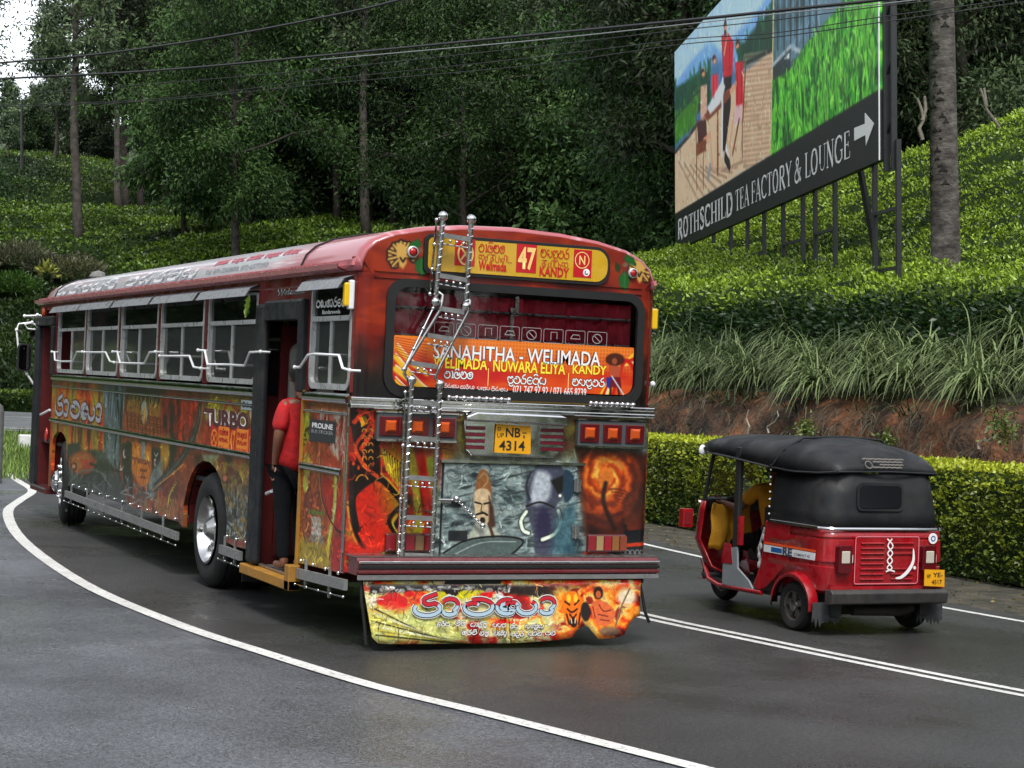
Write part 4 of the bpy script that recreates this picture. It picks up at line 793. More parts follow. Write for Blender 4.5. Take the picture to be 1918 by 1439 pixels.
def big_trunk():
    """the large bare trunk on the right slope"""
    b = at(1772, 532, 33.5); g = np.random.default_rng(9); H = 15.0; zs = np.linspace(-.4, H, 60); rings = []; n = 28
    for z in zs:
        r = .265 - .0075 * z + .05 * math.exp(-(z + .4) * 3); ph = np.linspace(0, 2 * math.pi, n, endpoint=False)
        rings.append([(rr * math.cos(t), rr * math.sin(t), z) for t, rr in zip(ph, r * (1 + .05 * snoise(np.cos(ph) * 2 + z, np.sin(ph) * 2 + z * .6, .8, 5)))])
    m = MB(); m.loft(rings)
    root = empty('bare_trunk_tree', b); root.rotation_mode = 'QUATERNION'; ax = (Vector(PLUMB.tolist()) - Vector(RH.tolist()) * .012).normalized(); root.rotation_quaternion = ax.to_track_quat('Z', 'Y')
    tag(root, 'large bare mottled grey trunk with branch scars right of the billboard', 'tree')
    bk = bpy.data.materials.new('scarred bark'); bk.use_nodes = True; N = bk.node_tree.nodes; L = bk.node_tree.links; p = N['Principled BSDF']; tc = N.new('ShaderNodeTexCoord'); mp = N.new('ShaderNodeMapping'); mp.inputs['Scale'].default_value = (1, 1, 2.2); L.new(tc.outputs['Object'], mp.inputs[0])
    n1 = N.new('ShaderNodeTexNoise'); n1.inputs['Scale'].default_value = 3.2; n1.inputs['Detail'].default_value = 9; n1.inputs['Roughness'].default_value = .7; L.new(mp.outputs[0], n1.inputs[0]); cr = N.new('ShaderNodeValToRGB'); e = cr.color_ramp.elements; e[0].position = .36; e[0].color = (.022, .019, .017, 1); e[1].position = .66; e[1].color = (.15, .135, .12, 1); q = cr.color_ramp.elements.new(.5); q.color = (.072, .062, .054, 1); L.new(n1.outputs[0], cr.inputs[0]); L.new(cr.outputs[0], p.inputs['Base Color']); p.inputs['Roughness'].default_value = .9
    bp = N.new('ShaderNodeBump'); bp.inputs['Distance'].default_value = .04; L.new(n1.outputs[0], bp.inputs['Height']); L.new(bp.outputs[0], p.inputs['Normal'])
    m.build('trunk', bk, root, smooth=60)
    sm = mat('scar bark', (.018, .014, .012), .95)
    for i in range(64):
        z = 1.7 + i * .085 * (1 + .1 * g.normal()); t = math.radians(-120 + g.random() * 130); r = .265 - .0075 * z; m = MB(); w = .03 + .05 * g.random(); c = (r * math.cos(t), r * math.sin(t), z); rt = (-math.sin(t), math.cos(t))
        P = [(c[0] + rt[0] * a, c[1] + rt[1] * a, c[2] + b_) for a, b_ in ((-w, 0), (w, -.005), (w * .3, .03 + .02 * g.random()), (0, .07 * (g.random() > .4) + .03), (-w * .5, .03))]
        nn = (math.cos(t), math.sin(t)); m._add([(q[0] + nn[0] * .012, q[1] + nn[1] * .012, q[2]) for q in P] + [(q[0] - nn[0] * .03, q[1] - nn[1] * .03, q[2]) for q in P], [(0, 1, 2, 3, 4)] + [(i_, (i_ + 1) % 5, 5 + (i_ + 1) % 5, 5 + i_) for i_ in range(5)]); m.build('branch_scar', sm, root)
    m = MB(); t = math.radians(-116); m.beam((.262 * math.cos(t) - .03, .262 * math.sin(t), .62), (.262 * math.cos(t) + .04, .262 * math.sin(t) - .012, .62), .02, .035); m.build('tree_tag', mat('white tag', (.75, .75, .73), .5), root)
    tm, cm = tree_meshes(131, 12, .12, 2, 4.5, 16, 9000, (.02, .035, .016), (.085, .12, .05)); c = link_mesh('crown', cm, root); c.location = (0, 0, H - 4)
big_trunk()
def snag(pts, T, r, label):
    P = [at(px, py, T) for px, py in pts[0]]; b = P[0].copy(); m = MB()
    for pl in pts: Q = [at(px, py, T) - b for px, py in pl]; m.tube(Q, [r * (1 - .55 * i / len(Q)) for i in range(len(Q))], 6)
    o = m.build('dead_stump', mat('pale dead wood', (.16, .14, .11), .9, noise=.4, nscale=6), smooth=50); o.location = b; tag(o, label, 'dead tree')
snag([[(1728, 262), (1722, 240), (1730, 225), (1726, 205), (1718, 184)], [(1728, 226), (1734, 205), (1732, 180)]], 50, .055, 'pale twisted dead stump on the ridge left of the large bare trunk')
snag([[(1873, 240), (1860, 222), (1848, 205), (1843, 185), (1836, 165)], [(1848, 200), (1843, 165)]], 49, .045, 'forked dead stick leaning on the ridge right of the large bare trunk')
def roots():
    for i, pts in enumerate([[(1400, 815), (1404, 800), (1398, 785), (1402, 768)], [(1440, 812), (1437, 800), (1452, 790), (1458, 780), (1456, 770)], [(1852, 826), (1862, 818), (1874, 813)], [(1834, 842), (1832, 832), (1845, 822)]]):
        P = [onpl(px, py, 0, 9.12) for px, py in pts]; b = P[0].copy(); m = MB(); m.tube([p - b for p in P], [.018 * (1 - .15 * k) for k in range(len(P))], 5); o = m.build('exposed_root', mat('root wood', (.28, .25, .2), .8), smooth=50); o.location = b
        tag(o, ['thin pale root sticking out of the bank above the three-wheeler windscreen', 'forked pale root on the bank above the middle of the three-wheeler roof', 'pale twig on the bank behind the three-wheeler, upper one', 'pale twig on the bank behind the three-wheeler, lower one'][i], 'root')
roots()
for i, (px, py, r, lb) in enumerate([(1510, 808, .22, 'small leafy weed on the bank above the three-wheeler roof'), (1660, 830, .16, 'tiny leafy weed low on the bank above the three-wheeler rear window'), (1880, 800, .3, 'pale green weed on the bank at the right edge')]):
    p = onpl(px, py, 0, 9.15); g_ = np.random.default_rng(300 + i); n = 220; P = g_.normal(0, r * .5, (n, 3)) * (.5, 1, .8); D = unit(g_.normal(size=(n, 3)) + (-.6, 0, .4)); V, Q = leafquads(P, D, .07, .035, g=g_); o = empty('bank_weed', p); link_mesh('foliage', fast_mesh('foliage', V, Q, M_LEAF, cols=rep4(ramp((.06, .09, .02), (.2, .26, .06), g_.random(n)))), o); tag(o, lb, 'plant')
def litter():
    g = np.random.default_rng(91); n = 260; k = g.random(n); x = 5.7 + 1.6 * g.random(n); y = -3 + 14 * g.random(n); P = np.stack([x, y, np.full(n, .012)], 1); D = unit(g.normal(size=(n, 3)) * (1, 1, .12)); V, Q = leafquads(P, D, .05, .03, g=g); V[:, 2] = np.maximum(V[:, 2], .003)
    o = link_mesh('leaf_litter', fast_mesh('leaf_litter', V, Q, M_LEAF, cols=rep4(ramp((.08, .06, .02), (.25, .2, .06), g.random(n))))); tag(o, 'scattered brown and yellow fallen leaves along the foot of the hedge', 'fallen leaves', kind='stuff')
litter()
# ================================================================== the bus
def S3(px, py, x=-1.22): return onpl(px, py, 0, x)
def R3(px, py, y=0.0): return onpl(px, py, 1, y)
def c8(r, g, b): return (r / 255.0, g / 255.0, b / 255.0)
M_CHROME = mat('chrome', (.62, .62, .62), .12, 1.0, rvar=.08, nscale=6)
M_STEEL = mat('brushed steel', (.42, .42, .41), .3, 1.0, rvar=.12, nscale=9)
M_ALU = mat('window aluminium', (.50, .51, .50), .4, .35, dirt=.2)
M_REDB = mat('bus red paint', hexc(98, 16, 20), .32, coat=.35, noise=.18, nscale=2.0, dirt=.45)
M_DKRED = mat('dark red inside', hexc(78, 14, 14), .5, noise=.2)
M_CHAR = mat('charcoal frame', (.013, .015, .018), .5, spec=.25, dirt=.3)
M_BLACK = mat('black rubber', (.006, .006, .006), .6, noise=.3)
M_YELP = mat('yellow step paint', hexc(160, 112, 32), .5, dirt=.6)
M_TYRE = mat('tyre rubber', (.020, .020, .020), .8, spec=.25, noise=.35, nscale=5, bump=.3, bscale=30)
M_WHITEM = mat('white painted metal', (.72, .73, .73), .3, coat=.3)
M_SEAT = mat('seat cloth', (.05, .03, .035), .8)
M_RUST = mat('chassis steel', (.022, .018, .015), .8, noise=.4)
M_SILV = mat('grey skirt plank', (.26, .265, .26), .42, .5, dirt=.35)
M_VISOR = mat('grey rain visor', (.17, .18, .19), .4, dirt=.3)
def glass(name, tint, refl=1.0, rough=.03, milky=.0):
    m = bpy.data.materials.new(name); m.use_nodes = True; N = m.node_tree.nodes; L = m.node_tree.links; N.remove(N['Principled BSDF'])
    t = N.new('ShaderNodeBsdfTransparent'); t.inputs[0].default_value = (*tint, 1); g = N.new('ShaderNodeBsdfGlossy'); g.inputs['Roughness'].default_value = rough; g.inputs[0].default_value = (refl,) * 3 + (1,)
    fr = N.new('ShaderNodeFresnel'); fr.inputs[0].default_value = 1.5; mx = N.new('ShaderNodeMixShader'); L.new(fr.outputs[0], mx.inputs[0]); L.new(t.outputs[0], mx.inputs[1]); L.new(g.outputs[0], mx.inputs[2]); d = N.new('ShaderNodeBsdfDiffuse'); d.inputs[0].default_value = (.30, .32, .30, 1); m2 = N.new('ShaderNodeMixShader'); m2.inputs[0].default_value = milky; L.new(mx.outputs[0], m2.inputs[1]); L.new(d.outputs[0], m2.inputs[2]); L.new(m2.outputs[0], N['Material Output'].inputs[0]); return m  # grey diffuse share: a milky base painted in for foliage reflection
M_GLASS = glass('tinted side glass', (.42, .46, .44), milky=.10); M_DGLASS = glass('dark film glass', (.035, .045, .04), milky=.012); M_RGLASS = glass('rear glass', (.92, .9, .9), .3)

# ---- paintings (flat print) -------------------------------------------------
def fire(c, seed, pal, sx, sy, warp=18, m=None, a=1.0):
    n = vnoise(c.h, c.w, sx, sy, seed); w = (vnoise(c.h, c.w, sx * .7, sy * .7, seed + 1) - .5) * warp
    yy = np.clip((c.yy + w).astype(int), 0, c.h - 1); xx = np.clip((c.xx + w * .6).astype(int), 0, c.w - 1); n = n[yy, xx]; n = np.clip((n - .25) / .5, 0, .999)
    P = np.array(pal, float); k = n * (len(P) - 1); i = k.astype(int); f = (k - i)[..., None]; img = P[i] * (1 - f) + P[np.minimum(i + 1, len(P) - 1)] * f
    c.wash(np.ones((c.h, c.w)) if m is None else m, img, a)
def softbox(c, pts, blur=25):
    P = c.P(pts); d, ins = c._dist(P, 0, c.h, 0, c.w, True); return np.clip(.5 + np.where(ins, d, -d) / blur, 0, 1)
def side_canvas():
    ppm = 150.0; Y1 = 11.02; Z1 = 1.80; W = int(Y1 * ppm); H = int((Z1 - .45) * ppm)
    def T(p): q = S3(*p); return ((Y1 - q[1]) * ppm, (Z1 - q[2]) * ppm)
    c = Canvas(W, H, c8(120, 66, 40), T)
    fire(c, 5, [c8(60, 30, 22), c8(128, 60, 36), c8(150, 78, 42), c8(110, 50, 30)], 60, 80)
    fr = softbox(c, [(85, 690), (205, 690), (200, 900), (85, 880)], 30)
    fire(c, 7, [c8(70, 30, 20), c8(190, 60, 25), c8(190, 120, 50), c8(158, 158, 60), c8(120, 60, 40)], 26, 90, 22, fr)
    # grey column of water and rock
    gm = softbox(c, [(192, 700), (238, 700), (226, 830), (222, 930), (188, 930), (196, 820)], 10)
    fire(c, 8, [c8(35, 45, 50), c8(90, 105, 108), c8(140, 152, 152), c8(70, 85, 88)], 9, 120, 10, gm)
    c.line([(218, 725), (222, 780), (215, 850), (220, 900)], c8(20, 28, 32), 7, soft=4, smooth=True)
    dk = softbox(c, [(236, 700), (312, 705), (312, 790), (236, 775)], 14); fire(c, 9, [c8(25, 22, 18), c8(60, 45, 28), c8(40, 30, 24), c8(85, 40, 30)], 20, 40, 10, dk)
    # row of crowned heads under a band of gold flames
    c.poly([(237, 752), (308, 765), (308, 818), (237, 800)], c8(118, 62, 32), 6)
    for i in range(30):
        x = 238 + i * 2.4; y = 752 + (x - 238) * .18; c.line([(x, y + 16), (x + 1, y - 4 - 6 * ((i * 7) % 3))], c8(176, 150, 60), 5, a=.8, soft=3)
    for r in range(3):
        for i in range(10):
            x = 240 + i * 7; y = 776 + r * 11 + (x - 240) * .2; c.oval((x + 2, y + 3), (2.6, 4.5), c8(170, 100, 52), 2); c.line([(x - 1.4, y - 2), (x - 1.4, y + 8)], c8(48, 22, 14), 2.2); c.line([(x + .6, y + 2), (x + 3.6, y + 2.4)], c8(40, 18, 10), 1.6)
    c.oval((270, 772), (6, 22), c8(160, 165, 150), 4); c.oval((270, 778), (3.4, 16), c8(190, 150, 80), 3); c.line([(262, 745), (264, 790)], c8(30, 35, 36), 3, soft=2); c.line([(278, 745), (277, 795)], c8(30, 35, 36), 3, soft=2)
    # broad golden torso with dark ringed arms
    c.poly([(226, 832), (250, 826), (248, 930), (232, 905)], c8(34, 38, 34), 6); c.poly([(284, 838), (308, 842), (300, 905), (286, 900)], c8(34, 38, 38), 6)
    c.poly([(247, 826), (283, 834), (283, 880), (276, 912), (262, 912), (246, 880)], c8(196, 124, 44), 5)
    for p in ([(252, 830), (256, 850), (250, 872)], [(278, 838), (276, 858), (281, 878)], [(258, 864), (270, 868), (278, 866)], [(262, 880), (274, 882)], [(263, 893), (273, 895)], [(268, 866), (268, 905)]): c.line(p, c8(120, 52, 20), 3, soft=2.5, smooth=True)
    c.oval((256, 848), (5, 9), c8(222, 160, 66), 6, .8); c.oval((275, 854), (4, 9), c8(222, 160, 66), 6, .8); c.poly([(264, 826), (272, 828), (271, 862), (265, 858)], c8(140, 150, 150), 3)
    c.line([(246, 857), (282, 866)], c8(150, 86, 60), 4, soft=1.5)
    for x, y in ((233, 850), (291, 866)): c.oval((x, y), (3, 9), c8(196, 170, 165), 3); c.oval((x + 1.5, y - 2), (2, 6), c8(60, 40, 40), 2)
    for x, y in ((292, 848), (228, 872)): c.line([(x - 3, y), (x, y + 6), (x + 4, y)], c8(180, 185, 180), 2.5, smooth=True)
    # flames behind and to the right
    fm = softbox(c, [(302, 735), (374, 745), (350, 830), (345, 850), (290, 930), (300, 850)], 16)
    fire(c, 11, [c8(30, 16, 14), c8(120, 32, 20), c8(196, 62, 30), c8(150, 48, 28), c8(60, 20, 16)], 36, 60, 34, fm)
    ym = softbox(c, [(300, 820), (318, 815), (318, 860), (302, 890)], 14); fire(c, 12, [c8(200, 110, 40), c8(190, 170, 60), c8(160, 90, 40)], 14, 30, 12, ym)
    gm = softbox(c, [(285, 880), (305, 855), (302, 900), (280, 960), (272, 930)], 12); fire(c, 13, [c8(70, 82, 80), c8(140, 150, 145), c8(96, 104, 100)], 10, 40, 12, gm)
    lm = softbox(c, [(262, 930), (345, 925), (345, 985), (262, 965)], 14); fire(c, 14, [c8(70, 36, 26), c8(170, 74, 40), c8(150, 120, 70), c8(110, 48, 32)], 22, 26, 20, lm)
    for w, col in ((13, c8(60, 64, 62)), (3, c8(110, 112, 106))): c.line([(374, 742), (372, 785), (356, 830), (330, 870), (290, 912)], col, w, soft=3, smooth=True)
    c.line([(345, 868), (325, 885), (300, 905), (286, 918)], c8(190, 140, 80), 3, smooth=True); c.line([(330, 905), (318, 925), (312, 958)], c8(170, 160, 70), 6, soft=2, smooth=True)
    for i in range(7): c.line([(318 + i * 2, 930 - i * 5), (324 + i * 2, 934 - i * 5)], c8(60, 50, 30), 2)
    # machine parts in grey green at the front lower corner
    mm = softbox(c, [(126, 845), (190, 842), (232, 905), (240, 960), (126, 935)], 6); fire(c, 15, [c8(26, 34, 32), c8(58, 68, 64), c8(84, 94, 88), c8(40, 48, 46)], 30, 24, 20, mm)
    c.poly([(126, 832), (148, 828), (150, 855), (126, 870)], c8(52, 58, 60), 2)
    c.oval((154, 866), (26, 22), c8(150, 74, 40), 3); c.oval((154, 866), (22, 17), c8(172, 110, 52), 5); c.poly([(150, 858), (176, 862), (174, 882), (156, 884)], c8(170, 60, 40), 4); c.oval((138, 873), (7, 9), c8(110, 50, 36), 3); c.oval((138, 873), (3, 4), c8(200, 150, 120), 2)
    for k in range(9): c.line([(140 + k, 904 + k * 2.6), (160 + k, 902 + k * 3), (178, 906 + k * 3.2)], c8(24, 32, 30) if k % 2 else c8(88, 100, 94), 1.6, smooth=True)
    c.line([(128, 906), (150, 884), (176, 880), (200, 892)], c8(108, 120, 114), 3, smooth=True); c.line([(170, 918), (190, 905), (198, 892), (190, 932)], c8(120, 130, 124), 2.5, smooth=True); c.line([(178, 920), (188, 940), (205, 938)], c8(30, 38, 36), 5, soft=3, smooth=True)
    for k in range(22): g = np.random.default_rng(k + 40); x, y = 182 + g.random() * 36, 845 + g.random() * 90; c.line([(x, y), (x + g.normal(0, 9), y + g.normal(0, 12))], c8(*(np.array((130, 142, 136)) * (.4 + .7 * g.random()))), 2)
    c.line([(168, 868), (200, 878), (224, 882)], c8(34, 30, 26), 5, soft=1.5, smooth=True); c.line([(206, 800), (204, 940)], c8(150, 158, 150), 1.6); c.line([(214, 880), (216, 915)], c8(110, 60, 30), 3)
    for k in range(26): g = np.random.default_rng(k + 140); x, y = 236 + g.random() * 50, 905 + g.random() * 30; c.line([(x, y), (x + g.normal(0, 8), y + g.normal(0, 9)), (x + g.normal(0, 12), y + 12)], c8(*(np.array((140, 150, 146)) * (.5 + .6 * g.random()))), 2, smooth=True)
    # olive and red field with the second half of the collage
    om = softbox(c, [(386, 735), (486, 742), (486, 800), (380, 790)], 10); fire(c, 16, [c8(140, 128, 40), c8(176, 160, 50), c8(120, 90, 36), c8(150, 60, 34)], 50, 40, 20, om)
    rm = softbox(c, [(376, 790), (404, 790), (400, 850), (362, 850)], 8); fire(c, 17, [c8(150, 50, 34), c8(170, 80, 46), c8(120, 40, 30)], 20, 40, 10, rm)
    c.line([(383, 742), (376, 790), (362, 842)], c8(150, 130, 90), 3, soft=2, smooth=True); c.oval((474, 776), (7, 12), c8(200, 170, 150), 3); c.oval((480, 800), (5, 12), c8(190, 100, 80), 3); c.line([(420, 765), (430, 752), (444, 770)], c8(170, 60, 36), 6, soft=4, smooth=True)
    pm = softbox(c, [(378, 850), (412, 850), (400, 875), (392, 905)], 5); fire(c, 18, [c8(130, 130, 60), c8(160, 165, 150), c8(150, 150, 60)], 18, 14, 8, pm)
    wm = softbox(c, [(398, 862), (482, 868), (480, 1035), (412, 1015)], 6); fire(c, 19, [c8(120, 90, 40), c8(160, 145, 66), c8(150, 120, 50), c8(110, 60, 34)], 40, 30, 20, wm)
    g = np.random.default_rng(4)
    for k in range(170):
        x = 410 + g.random() * 62; y = 872 + g.random() * 140; f = np.clip((y - 890) / 60, 0, 1); col = np.array((150, 160, 158)) * (.25 + .85 * g.random()) * f + np.array((150, 110, 60)) * (.5 + .6 * g.random()) * (1 - f)
        c.line([(x, y), (x + g.normal(0, 5), y + g.normal(0, 10)), (x + g.normal(0, 7), y + g.normal(6, 12))], c8(*col), 2 + 3 * g.random(), soft=1.5, smooth=True)
    for k in range(60): x = 410 + g.random() * 60; y = 895 + g.random() * 115; c.line([(x, y), (x + g.normal(0, 3), y + 10 + 8 * g.random())], c8(28, 32, 32), 2.2, a=.8)
    c.line([(420, 1010), (450, 1018), (470, 1012)], c8(150, 60, 40), 6, soft=3)
    c.oval((432, 882), (6, 9), c8(120, 50, 34), 3); c.oval((421, 895), (4, 6), c8(190, 120, 90), 2)
    # rear collage behind the door
    bm = softbox(c, [(545, 745), (650, 755), (640, 1075), (545, 1060)], 4); fire(c, 21, [c8(150, 60, 34), c8(176, 110, 50), c8(160, 84, 40), c8(120, 46, 28)], 24, 40, 22, bm)
    wmk = softbox(c, [(586, 765), (650, 770), (646, 880), (610, 830)], 8); fire(c, 22, [c8(150, 40, 30), c8(190, 190, 176), c8(176, 60, 44), c8(200, 196, 180)], 14, 26, 20, wmk)
    c.poly([(560, 775), (580, 768), (578, 820), (563, 845)], c8(150, 165, 60), 4)
    for k in range(14): g = np.random.default_rng(k + 60); x, y = 560 + g.random() * 20, 772 + g.random() * 60; c.line([(x, y), (x + g.normal(0, 6), y + g.normal(0, 8))], c8(30, 34, 20), 2)
    c.poly([(601, 890), (640, 900), (640, 1000), (620, 990), (606, 950)], c8(176, 40, 28), 6); c.poly([(598, 850), (612, 840), (640, 870), (640, 890), (605, 880)], c8(170, 70, 40), 4)
    c.line([(628, 898), (626, 950), (616, 1010), (610, 1062)], c8(196, 190, 60), 11, soft=4, smooth=True); c.line([(629, 898), (627, 950), (617, 1000)], c8(190, 205, 170), 4, soft=3, smooth=True)
    c.line([(600, 860), (603, 930), (625, 985), (645, 1000)], c8(60, 20, 14), 2.5, smooth=True); c.line([(598, 862), (601, 932), (622, 987)], c8(200, 150, 60), 1.6, smooth=True)
    c.poly([(545, 1000), (600, 1010), (632, 1068), (545, 1058)], c8(170, 150, 54), 14); c.poly([(620, 1010), (645, 1000), (642, 1070), (620, 1068)], c8(176, 44, 30), 6)
    for k in range(26): g = np.random.default_rng(k + 80); x, y = 552 + g.random() * 44, 880 + g.random() * 130; c.oval((x, y), (3 + 4 * g.random(), 4 + 5 * g.random()), c8(120, 46, 24), 2, .7); c.oval((x, y), (1.5 + 2 * g.random(), 2 + 2 * g.random()), c8(190, 130, 60), 2)
    c.oval((574, 870), (7, 22), c8(180, 170, 80), 5); c.oval((572, 905), (5, 18), c8(176, 176, 84), 4); c.poly([(578, 953), (608, 958), (606, 966), (577, 961)], c8(120, 132, 40), 1.5)
    for k in range(4): c.line([(584, 970 + k * 9), (600, 973 + k * 9)], c8(190, 188, 178), 5, soft=1.2)
    c.poly([(580, 1000), (606, 1004), (604, 1020), (579, 1012)], c8(150, 140, 124), 2)
    # upper strip
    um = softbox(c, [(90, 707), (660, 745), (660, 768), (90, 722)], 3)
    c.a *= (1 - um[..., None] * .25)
    v = vnoise(c.h, c.w, 5, 5, 88, 3)[..., None]; c.a *= .86 + .28 * v; detail(c, 2600, 1, 12, 1.5, .38)
    return c, ppm, Y1, Z1
cs, s_ppm, s_Y1, s_Z1 = side_canvas()
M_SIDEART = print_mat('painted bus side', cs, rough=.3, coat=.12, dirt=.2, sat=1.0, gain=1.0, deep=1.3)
def uv_side(co): return np.stack([(s_Y1 - co[:, 1]) * s_ppm / cs.w, 1 - (s_Z1 - co[:, 2]) * s_ppm / cs.h], 1)

def rear_canvas():
    ppm = 210.0; W = int(2.5 * ppm); H = int(1.25 * ppm)
    def T(p): q = R3(*p); return ((q[0] + 1.25) * ppm, (1.77 - q[2]) * ppm)
    c = Canvas(W, H, c8(96, 102, 100), T)
    fire(c, 31, [c8(40, 44, 44), c8(90, 98, 96), c8(130, 138, 134), c8(76, 82, 80)], 60, 12, 14)
    # upper right green-yellow haze
    um = softbox(c, [(640, 745), (1215, 770), (1215, 800), (1060, 850), (850, 850), (840, 760)], 40); fire(c, 32, [c8(70, 60, 30), c8(120, 120, 50), c8(96, 80, 46), c8(110, 60, 36)], 50, 30, 20, um)
    lm = softbox(c, [(640, 750), (855, 760), (840, 900), (800, 1000), (700, 1070), (640, 1070)], 20); fire(c, 33, [c8(90, 24, 16), c8(190, 56, 28), c8(170, 120, 40), c8(150, 146, 50)], 40, 50, 30, lm)
    # curved striped bands
    for x0, col in ((770, (160, 150, 50)), (788, (176, 40, 26)), (806, (150, 156, 60)), (822, (150, 36, 26))): c.line([(x0 - 4, 840), (x0 + 6, 900), (x0 + 14, 980), (x0 + 10, 1000)], c8(*col), 13, soft=4, smooth=True)
    c.line([(800, 850), (835, 790), (860, 760)], c8(170, 90, 60), 12, soft=8, smooth=True)
    # big rounded lozenge, yellow green over red, outlined in black
    loz = [(708, 895), (744, 930), (757, 955), (740, 985), (732, 1010), (712, 1050), (690, 1045), (668, 990), (660, 940), (672, 915)]
    sm_ = spline(loz, 5, True); c.poly(sm_, c8(196, 52, 28), 4)
    P = c.P(sm_); d, ins = c._dist(P, 0, c.h, 0, c.w, True); gx = np.clip((c.xx - c.P([(690, 960)])[0, 0]) / (c.w * .10) - (c.yy - c.h * .5) / (c.h * .5) * .9, 0, 1) * ins; c.wash(gx, c8(150, 168, 40), .95)
    c.line(spline(loz[-3:] + loz[:4], 5), c8(14, 10, 8), 9, soft=2); c.line(spline([(655, 940), (668, 908), (706, 884), (748, 924), (765, 950)], 5), c8(196, 160, 60), 3, soft=1.5)
    c.line([(657, 935), (663, 990), (690, 1045)], c8(14, 10, 8), 5, soft=2, smooth=True); c.line([(652, 940), (658, 995), (684, 1050)], c8(200, 150, 60), 2.5, smooth=True)
    c.line([(740, 1000), (728, 975), (745, 952), (765, 940)], c8(14, 10, 8), 6, soft=2, smooth=True); c.line([(746, 1000), (735, 978), (750, 958)], c8(180, 176, 60), 3, smooth=True)
    # upper corner: black and orange figure work
    c.poly([(655, 752), (708, 755), (712, 890), (700, 900), (655, 935)], c8(34, 14, 10), 4)
    for p, col, w in (([(664, 790), (684, 770), (700, 800), (676, 840)], (190, 70, 34), 7), ([(700, 770), (690, 800), (668, 830), (664, 860)], (176, 60, 34), 5), ([(660, 830), (680, 870), (706, 892)], (196, 86, 44), 6), ([(668, 760), (676, 775)], (180, 60, 30), 6), ([(655, 800), (660, 860)], (150, 36, 24), 7)): c.line(p, c8(*col), w, soft=1.5, smooth=True)
    c.poly([(672, 782), (684, 778), (690, 792), (676, 800)], c8(196, 176, 50), 2)
    for k in range(5): c.line([(679 + k * 2.2, 780 - k), (684 + k * 2.2, 792 - k)], c8(60, 40, 16), 1.2)
    for j in range(2):
        for i in range(6): c.line(arc(682 + j * 12, 808 + i * 13, 4, 5, 180, 360, 6), c8(200, 150, 70), 1.8)
    for i in range(5): c.oval((662 + i * 9, 868 + (i % 2) * 8), (2.6, 4), c8(196, 84, 44), 1.5)
    c.line(arc(678, 905, 12, 16, 200, 330, 8), c8(200, 150, 60), 2.2)
    for k in range(8): c.line([(716 + k * 5, 842 + k * 4), (724 + k * 4, 880 + k * 6)], c8(190, 170, 60), 3, soft=1.2); c.line([(719 + k * 5, 842 + k * 4), (727 + k * 4, 880 + k * 6)], c8(20, 16, 10), 2)
    c.poly([(645, 1010), (700, 1030), (740, 1022), (700, 1075), (645, 1075)], c8(186, 46, 28), 10); c.line([(650, 1052), (700, 1042), (745, 1026)], c8(196, 170, 60), 4, soft=2.5)
    for k in range(12): c.line([(690 + k * 10, 1048 - k), (760 + k * 8, 1010 + k * 2)], c8(*(np.array((130, 128, 120)) * (.5 + .06 * k))), 2.5, a=.7)
    # grey scene on and round the engine door
    dm = softbox(c, [(826, 862), (1086, 868), (1100, 1046), (800, 1046)], 14); fire(c, 34, [c8(50, 62, 64), c8(118, 134, 134), c8(168, 180, 176), c8(84, 98, 100)], 30, 9, 12, dm)
    for k in range(34):
        g = np.random.default_rng(k + 500); x, y = 830 + g.random() * 230, 870 + g.random() * 120; l = 20 + 40 * g.random(); c.line([(x, y), (x + l, y - l * .25)], c8(*(np.array((44, 52, 52)) if g.random() < .6 else np.array((150, 160, 158)))), 1.5 + g.random() * 1.5, a=.6)
    detail(c, 1100, 2, 12, 1.4, .32)
    # portrait with tall crown
    c.oval((902, 945), (24, 45), c8(134, 140, 136), 14, .7); c.poly(spline([(890, 925), (893, 890), (903, 878), (914, 890), (918, 930)], 4, True), c8(150, 106, 66), 2); c.line([(896, 895), (906, 886), (912, 900), (900, 915)], c8(168, 140, 100), 3, smooth=True)
    c.poly(spline([(886, 940), (888, 920), (902, 914), (916, 922), (918, 950), (914, 975), (904, 985), (892, 976)], 4, True), c8(206, 186, 156), 2)
    c.poly([(914, 928), (922, 950), (926, 985), (914, 990)], c8(84, 56, 42), 4)
    c.line([(888, 940), (899, 943)], c8(30, 24, 20), 2.6); c.line([(905, 943), (915, 941)], c8(30, 24, 20), 2.6); c.line([(901, 944), (899, 957), (904, 959)], c8(90, 76, 62), 1.6); c.line([(891, 963), (903, 960), (911, 964)], c8(26, 22, 20), 3, smooth=True); c.oval((902, 974), (5, 6), c8(36, 30, 26), 2)
    c.poly([(878, 1000), (890, 978), (915, 985), (936, 1000), (930, 1015), (870, 1012)], c8(190, 194, 180), 5); c.line([(914, 980), (922, 1005)], c8(96, 66, 50), 5, soft=2)
    # grey elephant with long pale tusks
    c.poly(spline([(996, 885), (1010, 873), (1050, 874), (1058, 900), (1052, 930), (1040, 950), (1042, 990), (1030, 1040), (1002, 1040), (998, 1000), (986, 960), (984, 930)], 4, True), c8(84, 88, 104), 4)
    c.poly(spline([(998, 892), (1010, 880), (1030, 892), (1028, 930), (1010, 945), (992, 940)], 4, True), c8(186, 192, 198), 8); c.poly([(1030, 900), (1056, 888), (1058, 915), (1044, 925)], c8(18, 20, 24), 4); c.line([(984, 948), (1010, 940), (1036, 950)], c8(30, 32, 40), 3, smooth=True)
    for k in range(8): c.line([(1000, 955 + k * 10), (1030, 953 + k * 10)], c8(50, 50, 70), 3, a=.6, soft=3)
